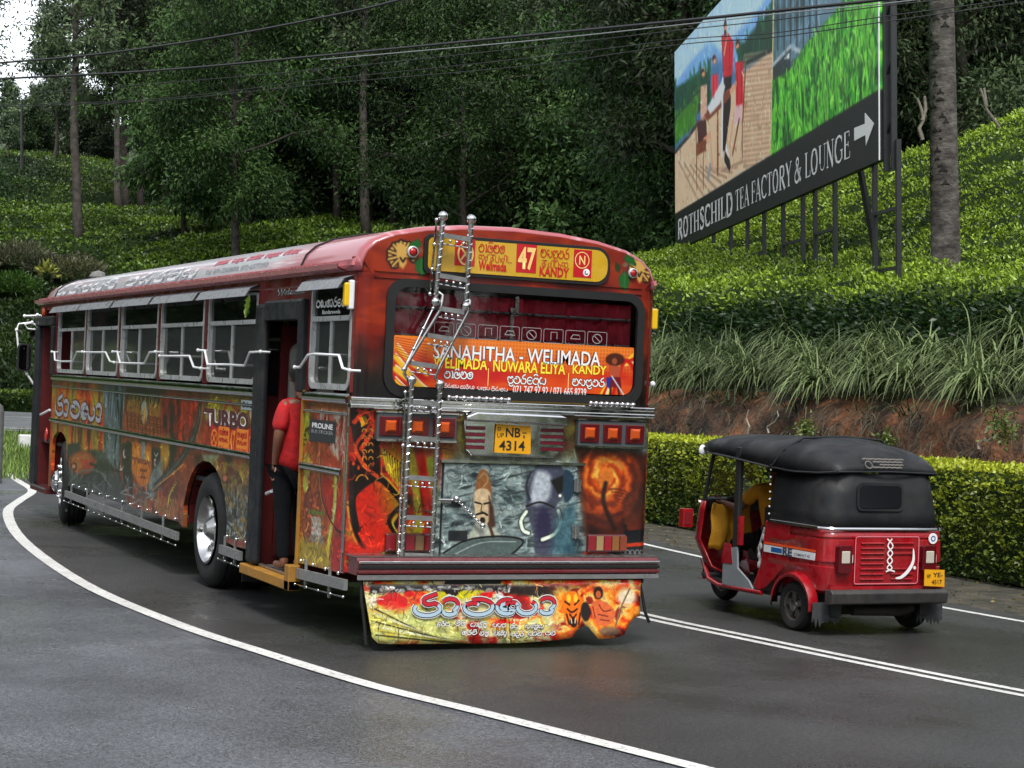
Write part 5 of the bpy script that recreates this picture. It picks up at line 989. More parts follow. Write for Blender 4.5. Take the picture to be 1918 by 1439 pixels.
    c.poly(spline([(1056, 880), (1072, 890), (1072, 925), (1058, 940), (1052, 915)], 4, True), c8(44, 74, 92), 3); c.line([(992, 885), (984, 910), (990, 935)], c8(50, 54, 66), 4, soft=2, smooth=True); c.oval((1047, 928), (3, 3), c8(230, 230, 210), 1.5); c.oval((1016, 985), (13, 34), c8(56, 50, 86), 6, .9)
    for p in ([(984, 958), (974, 975), (978, 992), (988, 998)], [(1044, 956), (1048, 980), (1036, 1000), (1014, 1010)]): c.line(p, c8(46, 52, 54), 9, soft=2, smooth=True); c.line(p, c8(236, 244, 226), 6, soft=2, smooth=True)
    bm = softbox(c, [(1040, 960), (1075, 940), (1078, 1040), (1030, 1040)], 16); fire(c, 35, [c8(40, 80, 96), c8(80, 120, 130), c8(50, 70, 80)], 20, 24, 12, bm, .8)
    # sketched boat hull
    c.poly(spline([(832, 1038), (870, 1014), (930, 1006), (972, 1012), (968, 1028), (945, 1045), (835, 1045)], 4), c8(96, 110, 108), 3)
    c.line([(828, 1036), (870, 1012), (930, 1004), (975, 1010), (972, 1024), (945, 1046)], c8(24, 30, 30), 3, smooth=True); c.line([(845, 1040), (900, 1016), (965, 1014)], c8(170, 180, 174), 1.6, smooth=True)
    # whirl of fire on the right
    rm = softbox(c, [(1085, 845), (1215, 850), (1210, 1000), (1160, 1040), (1095, 1000)], 14); fire(c, 36, [c8(40, 20, 16), c8(90, 38, 24), c8(60, 28, 20)], 30, 30, 16, rm)
    cc = c.P([(1134, 893)])[0]; rx = np.hypot((c.xx - cc[0]) / 1.0, (c.yy - cc[1]) / 1.15); an = np.arctan2(c.yy - cc[1], c.xx - cc[0]); tw = vnoise(c.h, c.w, 16, 16, 37, 3)
    sp = .5 + .5 * np.sin(rx * .30 - an * 2 + tw * 6); fall = np.clip(1.25 - rx / 62, 0, 1); img = np.zeros_like(c.a); tt = np.clip(fall * .75 + (sp - .5) * .5 * (rx > 14), 0, 1)[..., None]
    A, B_, C_ = np.array(c8(90, 34, 20)), np.array(c8(200, 96, 32)), np.array(c8(226, 190, 100)); img = np.where(tt < .6, A + (B_ - A) * tt / .6, B_ + (C_ - B_) * (tt - .6) / .4); c.wash(np.clip(fall * 1.8, 0, 1) * rm, img)
    for k in range(11): a0 = -20 + k * 17; c.line(arc(1150, 985, 56 - k * 3, 70 - k * 6, -100 + k * 6, 20, 8), c8(*(np.array((176, 84, 44)) * (.4 + .06 * k))), 3, a=.55, soft=2.5)
    c.line([(1134, 905), (1130, 940), (1150, 990)], c8(50, 22, 16), 7, soft=5, smooth=True)
    c.poly([(1082, 1045), (1150, 1010), (1212, 1005), (1212, 1045)], c8(34, 38, 40), 3); c.poly([(1080, 1048), (1100, 1028), (1150, 1028), (1120, 1048)], c8(190, 50, 24), 3); c.line([(1160, 1022), (1212, 1018)], c8(196, 70, 30), 6, soft=2); c.poly([(1168, 995), (1212, 990), (1212, 1012), (1168, 1016)], c8(22, 26, 34), 2)
    for i in range(6):
        for j in range(2): c.line(arc(1166 + i * 9 + (j % 2) * 4, 1034 + j * 9, 4, 4.5, 0, 360, 6), c8(140, 144, 144), 1.5)
    v = vnoise(c.h, c.w, 4, 4, 89, 3)[..., None]; c.a *= .88 + .24 * v
    return c, ppm
cr_, r_ppm = rear_canvas()
M_REARART = print_mat('painted bus rear', cr_, rough=.3, coat=.12, dirt=.15, sat=1.05, gain=.98, deep=1.3)
def uv_rear(co): return np.stack([(co[:, 0] + 1.25) * r_ppm / cr_.w, 1 - (1.77 - co[:, 2]) * r_ppm / cr_.h], 1)
def upper_canvas():
    """airbrushed upper rear: orange red at the top fading to black paint beside the window"""
    ppm = 120.0; W = int(2.5 * ppm); H = int(1.45 * ppm)
    def T(p): q = R3(*p); return ((q[0] + 1.25) * ppm, (3.18 - q[2]) * ppm)
    c = Canvas(W, H, c8(150, 44, 26), T); fire(c, 41, [c8(110, 26, 20), c8(160, 50, 28), c8(196, 84, 40), c8(140, 36, 24)], 70, 30, 20)
    z = 3.18 - c.yy / ppm; x = c.xx / ppm - 1.25; c.wash(np.clip((2.30 - z) / .38 + (vnoise(c.h, c.w, 10, 60, 42) - .5) * .8, 0, 1), c8(14, 9, 9), .96)
    c.wash(np.clip((z - 2.70) * 5, 0, 1) * np.clip(1 - np.abs(np.abs(x) - .85) * 3, 0, 1), c8(206, 104, 50), .45)
    # emblem: open hand on a wheel with leaves and an eye-like round lamp, mirrored on the other side
    for s, (cx, cy) in ((1, (752, 478)), (-1, (1198, 505))):
        g = lambda dx, dy: (cx + s * dx * (1 if s > 0 else .8), cy + dy)
        gold = c8(250, 210, 130); dark = c8(50, 24, 14)
        c.line([g(22 * math.cos(t), 22 * math.sin(t)) for t in np.linspace(2.2, 6.6, 14)], dark, 7); c.line([g(22 * math.cos(t), 22 * math.sin(t)) for t in np.linspace(2.2, 6.6, 14)], gold, 4)
        for t in np.linspace(2.3, 6.4, 8): c.line([g(8 * math.cos(t), 8 * math.sin(t)), g(27 * math.cos(t), 27 * math.sin(t))], dark, 4); c.line([g(8 * math.cos(t), 8 * math.sin(t)), g(26 * math.cos(t), 26 * math.sin(t))], gold, 2.2)
        for k in range(4): c.line([g(-6 + k * 3.5, 0), g(-7 + k * 4, -20 + abs(k - 1) * 3)], gold, 4, soft=1)
        c.poly([g(-8, -2), g(8, -2), g(9, 14), g(2, 25), g(-5, 20)], gold, 2); c.line([g(-3, 4), g(2, 12), g(6, 5)], dark, 1.5)
        leaf = c8(40, 130, 60)
        c.poly([g(24, 12), g(38, 2), g(50, 14), g(48, 30), g(36, 40), g(26, 28)], leaf, 2); c.line([g(36, 6), g(36, 36)], c8(90, 150, 90), 1.5); c.poly([g(14, -22), g(30, -32), g(38, -20), g(22, -10), g(12, -8)], leaf, 2); c.poly([g(46, -8), g(58, -16), g(58, 0), g(48, 6)], c8(60, 90, 46), 2); c.oval(g(34, -10), (6, 5), c8(170, 130, 110), 2)
    return c, ppm
cu_, u_ppm = upper_canvas()
M_UPPER = print_mat('airbrushed rear top', cu_, rough=.32, coat=.15, dirt=.15, gain=.76)
def uv_upper(co): return np.stack([(co[:, 0] + 1.25) * u_ppm / cu_.w, 1 - (3.18 - co[:, 2]) * u_ppm / cu_.h], 1)
def roof_canvas():
    ppm = 70.0; W = int(12.2 * ppm); H = 110   # across: v from gutter (0) to crown (1)
    c = Canvas(W, H, c8(176, 176, 180)); n = vnoise(c.h, c.w, 90, 10, 51); yv = 1 - c.yy / H; Y = 12.2 - c.xx / ppm
    c.wash(np.clip((n - .5) * 6, 0, 1) * .45, c8(196, 140, 150)); c.wash(np.clip((2.0 - Y) / .9, 0, 1) * 1.3 + np.clip((Y - 11.0) / .7, 0, 1), c8(150, 48, 54), .55); c.wash(np.clip((yv - .62) * 4, 0, 1) * np.clip((n - .3) * 3, 0, 1), c8(190, 110, 120), .4)
    c.wash(np.clip((n - .62) * 8, 0, 1), c8(216, 214, 216), .8); c.wash(np.clip((.06 - yv) / .03, 0, 1), c8(120, 24, 30), .8)
    return c, ppm
co_, o_ppm = roof_canvas()
M_ROOF = print_mat('roof paint', co_, rough=.3, coat=.5, dirt=.15, deep=1.0, gain=1.0)

# ---- body -------------------------------------------------------------------
bus = empty('bus', (0, 0, 0)); tag(bus, 'long red and orange bus covered with painted murals, seen from its rear left corner', 'bus')
XL = 1.22
def side_panel(sgn):
    to3 = lambda u, v, w: (sgn * (XL - w), u, v)
    def arch(c, r, top, z0): return [(c - r, z0), (c - r, z0 + .2)] + [(c - r * math.cos(t), top - .55 + .55 * math.sin(t)) for t in np.linspace(.25, math.pi - .25, 10)] + [(c + r, z0 + .2), (c + r, z0)]
    if sgn < 0:
        A = [(.03, .53), (1.04, .50), (1.04, 1.80), (.03, 1.80)]
        B = [(2.28, .47), (2.28 + .5, .46)] + arch(3.73, .72, 1.13, .47) + [(4.6, .505), (9.90, .495), (9.92, .95)] + [(10.36 - .44 * math.cos(t), .95 + .17 * math.sin(t)) for t in np.linspace(.1, math.pi, 8)] + [(10.82, .42), (10.96, .40), (10.96, 1.80), (2.28, 1.80)]
        pl = [A, B]
    else: pl = [[(.03, .53)] + arch(3.73, .72, 1.13, .5) + arch(10.2, .62, 1.13, .5) + [(11.9, .5), (11.9, 1.80), (.03, 1.80)]]
    for P in pl:
        m = MB(); m.prism(P, [], to3, .04); o = m.build('side_panel', M_SIDEART, bus); uv_plane(o.data, uv_side)
for s in (-1, 1): side_panel(s)
WIN = [(9.12, 10.72), (7.42, 9.02), (5.70, 7.30), (4.00, 5.58), (2.42, 3.86)]
WINL = [(9.12, 10.72), (7.42, 9.02), (5.70, 7.30), (4.00, 5.58), (2.40, 3.86), (.07, .98)]
WINL[4] = (2.36, 3.86)
WINR = [(a, b) for a, b in WIN] + [(.9, 2.3), (10.85, 11.7)]
def upper_wall(sgn, wins, door):
    x0 = sgn * XL
    m = MB(); ys = sorted(wins); edges = [.16] + [v for w in ys for v in w]
    zb, zt = 1.82, 2.62
    spans = []; cur = .05
    for a, b in ys: spans.append((cur, a)); cur = b
    spans.append((cur, 11.85))
    for a, b in spans:
        if b - a < .02: continue
        if door and a < 1.5 < b: m.box(x0, x0 - sgn * .04, a, 1.05, zb, zt); m.box(x0, x0 - sgn * .04, 2.26, b, zb, zt)
        elif door and b > 11.5: m.box(x0, x0 - sgn * .04, a, 10.90, zb, zt)
        else: m.box(x0, x0 - sgn * .04, a, b, zb, zt)
    # header above the windows, stepping over the doors
    m.box(x0, x0 - sgn * .04, .05, 11.85, zt, 2.72)
    if door: m.box(x0, x0 - sgn * .04, 1.05, 2.26, 2.50, zt)
    m.build('window_pillars', M_REDB, bus, bevel=.006)
upper_wall(-1, [w for w in WINL], True); upper_wall(1, WINR, False)
def roof_ring(y, k, inset=0.0):
    pts = [(1.235, 2.70), (1.22, 2.78), (1.185, 2.86), (1.11, 2.93), (.97, 2.995), (.72, 3.05), (.40, 3.085), (0, 3.10)]
    P = pts + [(-x, z) for x, z in pts[-2::-1]]; return [(-x * (1 - inset), y, 2.70 + (z - 2.70) * k) for x, z in P][::-1]
def roof():
    ys = [(0.0, .90, .035), (.02, .955, .015), (.05, .985, .004), (.10, 1, 0), (1.2, 1, 0)] + [(y, 1, 0) for y in np.linspace(2.2, 10.8, 9)] + [(11.3, .985, 0), (11.6, .93, .01), (11.8, .82, .03), (11.95, .62, .07), (12.02, .35, .12), (12.04, .05, .16)]
    m = MB(); m.loft([roof_ring(*a) for a in ys], closed=False); o = m.build('roof', M_ROOF, bus, smooth=50)
    md = o.modifiers.new('thick', 'SOLIDIFY'); md.thickness = .03; md.offset = -1
    def uvr(co):
        xr = np.abs(co[:, 0]); v = np.clip(1 - xr / 1.235, 0, 1) ** .5 * .8 + np.clip((co[:, 2] - 2.7) / .4, 0, 1) * .2; return np.stack([(12.2 - co[:, 1]) * o_ppm / co_.w, v], 1)
    uv_plane(o.data, uvr)
    for y in (1.25, 11.0):
        m = MB(); R = [np.array(p) * (1.004, 1, 1.0015) for p in roof_ring(y, 1)]; m.tube(R, .009, 5); m.build('roof_seam', M_BLACK, bus)
    # rain gutters with clips
    for s in (-1, 1):
        m = MB(); m.loft([[(s * 1.225, y, 2.695), (s * 1.29, y, 2.715), (s * 1.30, y, 2.75), (s * 1.295, y, 2.75), (s * 1.285, y, 2.725), (s * 1.225, y, 2.705)] for y in (.22, 11.98)]); m.box(s * 1.215, s * 1.245, .05, 11.95, 2.735, 2.775); m.build('rain_gutter', mat('pink gutter paint', hexc(196, 118, 124), .35, coat=.3, dirt=.4), bus)
        for i in range(26 if s < 0 else 0): m = MB(); m.ball((s * 1.262, .35 + i * .45, 2.752), .009, 6, 4); m.build('gutter_rivet', M_STEEL, bus)
roof()
def rear_face():
    to3 = lambda u, v, w: (u, w, v)
    win = rrect(-.95, 1.085, 1.845, 2.625, .12); 
    top = [(x, z) for x, y, z in roof_ring(0, .90, .035)][::-1]; xs_ = [p for p in top]
    out = [(-1.10, 1.74), (1.10, 1.74), (1.12, 2.70)] + [p for p in sorted(xs_, key=lambda q: -q[0]) if abs(p[0]) < 1.19] + [(-1.12, 2.70)]
    m = MB(); m.prism(out, [win], to3, .05); o = m.build('rear_upper_panel', M_UPPER, bus); uv_plane(o.data, uv_upper)
    # rounded corner posts (upper)
    for s in (-1, 1):
        rings = []
        for z, r in ((1.74, .12), (2.70, .12)): rings.append([(s * (1.10 + .12 * math.sin(t)), .12 - .12 * math.cos(t), z) for t in np.linspace(0, math.pi / 2, 8)] + [(s * 1.19, .12, z), (s * 1.12, .05, z)])
        m = MB(); m.loft(rings); o = m.build('corner_post', M_UPPER, bus, smooth=50); uv_plane(o.data, uv_upper)
        m = MB(); m.loft([[(s * (1.10 + .12 * math.sin(t)), .12 - .12 * math.cos(t), z) for t in np.linspace(0, math.pi / 2, 8)] + [(s * 1.10, .12, z)] for z in (2.69, 2.80)]); o = m.build('corner_cap', M_UPPER, bus, smooth=50); uv_plane(o.data, uv_upper)
    # lower panel, painted
    m = MB(); m.prism([(-1.17, .56), (1.17, .56), (1.17, 1.755), (-1.17, 1.755)], [], to3, .05); o = m.build('rear_lower_panel', M_REARART, bus); uv_plane(o.data, uv_rear)
    for s in (-1, 1): m = MB(); m.loft([[(s * (1.17 + .05 * math.sin(t)), .05 - .05 * math.cos(t), z) for t in np.linspace(0, math.pi / 2, 6)] + [(s * 1.17, .05, z)] for z in (.54, 1.755)]); o = m.build('corner_strip', M_REARART if s > 0 else M_REARART, bus, smooth=50); uv_plane(o.data, uv_rear)
    m = MB(); m.box(-1.232, -1.205, .035, .06, .54, 1.745); m.build('corner_trim', M_CHROME, bus)
    # two raised beads below the rear sign
    for z in (2.655, 2.70): m = MB(); m.box(-1.09, 1.09, -.010, 0.0, z, z + .014); o = m.build('body_bead', M_UPPER, bus); uv_plane(o.data, uv_upper)
    # window: gasket, glass, interior bars, curtain, printed film
    gk = MB(); ro = rrect(-.99, 1.12, 1.81, 2.66, .14, 6); ri = rrect(-.925, 1.06, 1.875, 2.60, .10, 6); n = len(ro)
    gk._add([(u, -.018, v) for u, v in ro] + [(u, -.018, v) for u, v in ri] + [(u, .0, v) for u, v in ro] + [(u, .03, v) for u, v in ri], [(i, (i + 1) % n, n + (i + 1) % n, n + i) for i in range(n)] + [(i, 2 * n + i, 2 * n + (i + 1) % n, (i + 1) % n) for i in range(n)] + [(n + i, n + (i + 1) % n, 3 * n + (i + 1) % n, 3 * n + i) for i in range(n)])
    rw = gk.build('rear_window', M_BLACK, bus)
    m = MB(); m.prism(ri, [], lambda u, v, w: (u, .012 + w, v), .004); m.build('pane', M_RGLASS, rw)
    m = MB(); ms = []; 
    for k in range(56):
        x = -.90 + k * .0352; d = .07 * math.sin(k * 1.9) * .35 + .015 * math.sin(k * 5.1); ms.append((x, .09 + d * 1.1))
    m._add([(x, y, z) for x, y in ms for z in (2.20, 2.57)], [(2 * i, 2 * i + 2, 2 * i + 3, 2 * i + 1) for i in range(len(ms) - 1)]); m.build('curtain', mat('maroon curtain', hexc(190, 50, 72), .8, noise=.3), rw, smooth=60)
    for z, dx in ((2.455, 0), (2.255, 0)): m = MB(); m.tube([(-.90, .06, z), (1.04, .06, z)], .013, 8); m.build('window_bar', M_STEEL, rw)
    m = MB(); m.box(.02, .05, .05, .075, 2.20, 2.50); m.box(.055, .085, .05, .075, 2.44, 2.585); m.build('bar_bracket', M_STEEL, rw)
rear_face()
def banner():
    ppm = 260.0; u0, u1, v0, v1 = -.915, 1.05, 1.885, 2.25; W, H = int((u1 - u0) * ppm), int((v1 - v0) * ppm)
    c = Canvas(W, H, c8(196, 60, 26), lambda p: ((R3(*p)[0] - u0) * ppm, (v1 - R3(*p)[2]) * ppm))
    fire(c, 61, [c8(190, 36, 24), c8(214, 90, 34), c8(190, 30, 26)], 160, 60, 40); yv = c.yy / H; c.wash(np.clip(1.3 - yv * 2.0, 0, 1), c8(232, 140, 56), .9)
    dots = ((np.mod(c.xx, 7) < 3.5) & (np.mod(c.yy, 7) < 3.5)).astype(float); c.wash(dots * np.clip(.8 - np.abs(yv - .3) * 1.6, 0, 1) * np.clip((c.xx / W - .15) * 6, 0, 1), c8(130, 40, 22), .5)
    for k, (a, b) in enumerate((((742, 690), (830, 745)), ((742, 668), (812, 742)), ((745, 650), (800, 700)), ((742, 712), (790, 748)))):
        c.line([a, ((a[0] + b[0]) / 2, (a[1] + b[1]) / 2 + 6), b], c8(236, 190, 60), 12 - k * 2, soft=4, smooth=True); c.line([(a[0], a[1] - 7), ((a[0] + b[0]) / 2, (a[1] + b[1]) / 2 - 2), (b[0], b[1] - 6)], c8(236, 226, 190), 3, soft=2, smooth=True)
    for k in range(5): c.line([(1120 + k * 6, 750), (1150 + k * 5, 700 - k * 6), (1192, 660 + k * 10)], c8(*((236, 190, 60), (190, 30, 24), (240, 224, 170))[k % 3]), 8, soft=3, smooth=True)
    for k in range(9): c.line([(742, 632 + k * 4), (800, 640 + k * 6)], c8(150, 36, 30), 1.6, a=.7)
    # small figure with a fan of hair, bare chest and sword
    c.oval((1152, 673), (18, 12), c8(60, 26, 18), 4, .9); c.oval((1151, 676), (5, 6), c8(150, 80, 54), 2); c.poly([(1140, 684), (1164, 686), (1160, 706), (1144, 704)], c8(176, 84, 56), 2); c.poly([(1142, 704), (1162, 706), (1164, 726), (1140, 724)], c8(110, 24, 34), 2); c.poly([(1136, 706), (1144, 706), (1142, 728), (1136, 722)], c8(36, 56, 150), 2)
    c.line([(1144, 726), (1143, 738)], c8(70, 36, 26), 5); c.line([(1158, 727), (1160, 740)], c8(70, 36, 26), 5); c.line([(1146, 704), (1168, 738)], c8(196, 200, 210), 3)
    m = MB(); rs = (.085, .085, .01, .01); m.prism(rrect(u0, u1, v0, v1, .01, 5, rs), [], lambda u, v, w: (u, .009 + w, v), .002)
    o = m.build('window_banner', print_mat('window film print', c, rough=.3, coat=.2, dirt=.05, deep=1.05, gain=.95), bus); uv_plane(o.data, lambda co: np.stack([(co[:, 0] - u0) / (u1 - u0), (co[:, 2] - v0) / (v1 - v0)], 1))
    return o
ban = banner()
M_LW = mat('white letter', (.80, .80, .78), .4); M_LY = mat('yellow letter', hexc(238, 222, 60), .4); M_LR = mat('red letter', hexc(186, 28, 30), .4); M_LB = mat('black letter', (.015, .015, .015), .4); M_LC = mat('cream letter', hexc(236, 196, 120), .4); M_SIGNY = mat('sign yellow', hexc(198, 156, 34), .35, coat=.4, dirt=.15); M_SIGNR = mat('sign red', hexc(184, 22, 32), .35, coat=.3)
M_LK = mat('dark letter edge', (.03, .012, .012), .5); M_LG = mat('grey letter', (.30, .31, .33), .5)
def rb(lb, rt, y=0.0): a, b = R3(*lb, y), R3(*rt, y); return a[0], b[0], a[2], b[2]
def rtext(t, lb, rt, m, parent, y, bold=0.0, shear=0.0, edge=None):
    u0, u1, v0, v1 = rb(lb, rt)
    if edge: lettering(t, 'lettering', parent, frame_xz(y - .0015), u0, u1, v0, v1, edge, bold + .035, shear)
    return lettering(t, 'lettering', parent, frame_xz(y - .003), u0, u1, v0, v1, m, bold, shear)
def rscript(w, lb, rt, m, parent, y, sw=.007, edge=None, slant=0.0):
    u0, u1, v0, v1 = rb(lb, rt)
    if edge: mb = MB(); script_word(mb, w, frame_xz(y - .0015), u0, u1, v0, v1, sw * 1.9, 0, slant); mb.build('lettering', edge, parent, recalc=False)
    mb = MB(); script_word(mb, w, frame_xz(y - .003), u0, u1, v0, v1, sw, 0, slant); mb.build('lettering', m, parent, recalc=False)
yb = .009
rtext('SANAHITHA - WELIMADA', (812, 672), (1126, 660), M_LW, ban, yb, .012, edge=M_LK)
rtext('WELIMADA', (812, 689), (914, 673), M_LY, ban, yb, .02, edge=M_LR); rtext('NUWARA ELIYA', (924, 696), (1060, 681), M_LY, ban, yb, .02, edge=M_LR); rtext('KANDY', (1073, 700), (1137, 686), M_LY, ban, yb, .02, edge=M_LR)
rscript('welimada', (832, 710), (888, 694), M_LW, ban, yb, .009, edge=M_LK); rscript('nuwaraeliya', (950, 720), (1024, 704), M_LW, ban, yb, .009, edge=M_LK); rscript('kandy', (1072, 724), (1134, 709), M_LW, ban, yb, .009, edge=M_LK)
rtext('071 747 97 92 / 071 665 8739', (961, 737), (1099, 728), M_LW, ban, yb, .01)
for i, (w, a, b) in enumerate((('visesha', 832, 860), ('charika', 862, 890), ('l6', 894, 918), ('visesha', 920, 952))): rscript(w, (a, 727 + i * 2), (b, 720 + i * 2), M_LW, ban, yb, .004)
for x in (916, 1066): a = R3(x, 690 + (x - 916) * .06); m = MB(); m.box(a[0] - .003, a[0] + .003, .0075, .0085, a[2] - .13, a[2]); m.build('divider_line', M_LC, ban)
for k in range(8):      # faint row of square stickers on the glass
    a = R3(815 + k * 41, 603 + k * 2.6); b = R3(850 + k * 41, 632 + k * 2.4); pm = frame_xz(.009); u0, u1, v0, v1 = a[0], b[0], b[2], a[2]; m = MB(); st = mat('pale sticker line', (.30, .27, .27), .5)
    ribbon(m, rrect(u0, u1, v0, v1, .012, 3) + [rrect(u0, u1, v0, v1, .012, 3)[0]], .004, pm); uc, vc = (u0 + u1) / 2, (v0 + v1) / 2
    if k % 3 == 1: ribbon(m, arc(uc, vc, .04, .035, 0, 360, 12), .006, pm); ribbon(m, [(uc - .028, vc + .024), (uc + .028, vc - .024)], .006, pm)
    elif k % 3 == 0: ribbon(m, [(uc - .04, vc - .01), (uc - .02, vc + .02), (uc + .03, vc + .02), (uc + .045, vc - .01), (uc - .04, vc - .01)], .006, pm)
    else: ribbon(m, [(uc - .02, vc - .03), (uc - .02, vc + .03), (uc + .03, vc + .03), (uc + .03, vc - .02)], .006, pm)
    m.build('window_sticker', st, ban, recalc=False)
def header_sign():
    o_ = rrect(-.72, .80, 2.705, 2.995, .1, 5, (.05, .11, .12, .05)); i_ = rrect(-.69, .775, 2.73, 2.97, .09, 5, (.04, .10, .10, .04))
    m = MB(); m.prism(o_, [], lambda u, v, w: (u, -.022 + w, v), .03); sg = m.build('destination_sign', M_BLACK, bus, bevel=.004)
    m = MB(); m.prism(i_, [], lambda u, v, w: (u, -.027 + w, v), .005); m.build('sign_face', M_SIGNY, sg); y = -.028
    for (lb, rt) in (((848, 497), (888, 449)), ((963, 510), (1003, 460)), ((1070, 519), (1106, 470))):
        u0, u1, v0, v1 = rb(lb, rt); m = MB(); m.prism([(u0, v0), (u1, v0), (u1, v1), (u0, v1)], [], lambda u, v, w: (u, y - .001 + w, v), .0015); m.build('red_square', M_SIGNR, sg)
    F = frame_xz(y - .003); a, b = rb((854, 495), (884, 458))[:2]; uc, vc = (a + b) / 2, R3(868, 476)[2]; m = MB(); ribbon(m, arc(uc, vc, .058, .078, 0, 360, 22), .014, F); ribbon(m, [(uc - .04, vc + .05), (uc + .04, vc - .05)], .014, F, .0005); ribbon(m, [(uc - .04, vc - .05), (uc + .04, vc + .05)], .014, F, .001); m.build('crossed_circle', M_LC, sg, recalc=False)
    rscript('welimada', (893, 474), (944, 457), M_LR, sg, y, .007); rscript('t_weli', (893, 490), (957, 477), M_LR, sg, y, .005); rtext('Welimada', (893, 506), (946, 492), M_LR, sg, y, .03)
    rtext('47', (966, 505), (1001, 465), M_LC, sg, y - .001, .03); rscript('kandy', (1009, 484), (1064, 467), M_LR, sg, y, .007); rscript('t_kandi', (1011, 501), (1062, 488), M_LR, sg, y, .005); rtext('KANDY', (1007, 517), (1063, 503), M_LR, sg, y, .03)
    uc, vc = R3(1087, 488)[0], R3(1087, 488)[2]; m = MB(); ribbon(m, arc(uc, vc, .058, .060, 0, 360, 22), .007, F); m.build('ring', M_LC, sg, recalc=False); rtext('N', (1081, 496), (1093, 480), M_LC, sg, y - .001, .02)
    uc, vc = R3(1095, 511)[0], R3(1095, 511)[2]; m = MB(); m.prism([(uc + .028 * math.cos(t), vc + .028 * math.sin(t)) for t in np.linspace(0, 6.283, 17)[:-1]], [], lambda u, v, w: (u, y - .002 + w, v), .0015); m.build('white_dot', M_LW, sg); m = MB(); ribbon(m, arc(uc, vc, .013, .013, 120, 330, 8), .007, F, .0012); m.build('phone_mark', M_LB, sg, recalc=False)
header_sign()
def round_lamp(c, r, name):
    m = MB(); m.lathe([(0, r), (-.02, r), (-.025, r * .78)], c, 'y', 18); b = m.build(name, M_ALU, bus, smooth=40); m = MB(); m.ball((c[0], c[1] - .018, c[2]), r * .66, 14, 8, (1, .45, 1)); m.build('lens', mat('red lens', hexc(170, 14, 18), .12, coat=1.0), b, smooth=60)
a = R3(772, 472); round_lamp((a[0], 0, a[2]), .042, 'corner_lamp'); a = R3(1184, 512); round_lamp((a[0], 0, a[2]), .038, 'corner_lamp')
# ---- chrome belts, rub rails, skirt trim
def rail_y(name, y0, y1, z0, z1, x, t, m, s=-1, studs=0):
    b = MB(); zc, h = (z0 + z1) / 2, (z1 - z0) / 2; b.loft([[(s * (x - .002), y, z0)] + [(s * (x + t * math.cos(a) ** .7), y, zc + h * math.sin(a)) for a in np.linspace(-1.35, 1.35, 9)] + [(s * (x - .002), y, z1)] for y in (y0, y1)], caps=True); return b.build(name, m, bus, smooth=60)
for s in (-1, 1):
    for y0, y1 in (((.06, 1.04), (2.28, 10.94)) if s < 0 else ((.06, 11.9),)):
        rail_y('belt_moulding', y0, y1, 1.735, 1.815, XL, .030, M_CHROME, s); rail_y('belt_bead', y0, y1, 1.655, 1.678, XL, .016, M_CHROME, s); rail_y('rub_rail', y0 + .06, y1, 1.215, 1.275, XL, .030, M_CHROME, s)
for z0, z1, t in ((1.765, 1.795, .035), (1.715, 1.745, .035), (1.74, 1.77, .012)): b = MB(); b.box(-1.235, 1.235, -t, 0, z0, z1); b.build('rear_belt_moulding', M_CHROME, bus, bevel=.006)
b = MB(); b.prism([(-.42, 1.80), (.75, 1.80), (.62, 1.845), (-.38, 1.845)], [], lambda u, v, w: (u, -.004 + w, v), .004); b.build('yellow_strip', mat('ochre strip', hexc(150, 120, 40), .4), bus)
def stud_bar(name, a, b, n, r=.012, br=.02, m=None):
    mb = MB(); mb.tube([a, b], r, 8); o = mb.build(name, m or M_CHROME, bus, smooth=50); A, B = np.array(a), np.array(b)
    for k in range(n): q = MB(); q.ball(A + (B - A) * (k / (n - 1)), br, 8, 6); q.build('stud', m or M_CHROME, o, smooth=70)
for u0, u1, z in ((-.50, -.02, 1.815), (.66, 1.02, 1.812)):
    o = stud_bar('grab_bar', (u0, -.07, z), (u1, -.07, z), 9, .014, .021)
SK = [((9.78, .40), (4.56, .375)), ((3.12, .40), (2.50, .40)), ((1.0, .425), (-.08, .46))]
for (ya, za), (yb_, zb_) in SK:
    b = MB(); b.beam((-1.235, ya, za), (-1.235, yb_, zb_), .03, .075); b.build('skirt_plank', M_SILV, bus)
    n = int(abs(ya - yb_) / .28) + 2; stud_bar('skirt_rod', (-1.25, ya, za - .085), (-1.25, yb_, zb_ - .085), n, .007, .012)
    for k in range(max(2, int(abs(ya - yb_) / .9) + 1)): yy = ya + (yb_ - ya) * (k + .3) / max(2, int(abs(ya - yb_) / .9) + 1); b = MB(); b.box(-1.232, -1.215, yy - .012, yy + .012, za - .1, za + .12); b.build('skirt_hanger', M_SILV, bus)
b = MB(); b.box(1.2, 1.24, 4.6, 9.5, .34, .42); b.build('skirt_plank', M_SILV, bus)
for yy in list(np.linspace(4.7, 9.8, 15)) + list(np.linspace(2.4, 2.95, 3)) + list(np.linspace(.1, .95, 4)): b = MB(); b.ball((-1.228, yy, .525), .015, 7, 5); b.build('panel_stud', M_CHROME, bus, smooth=70)
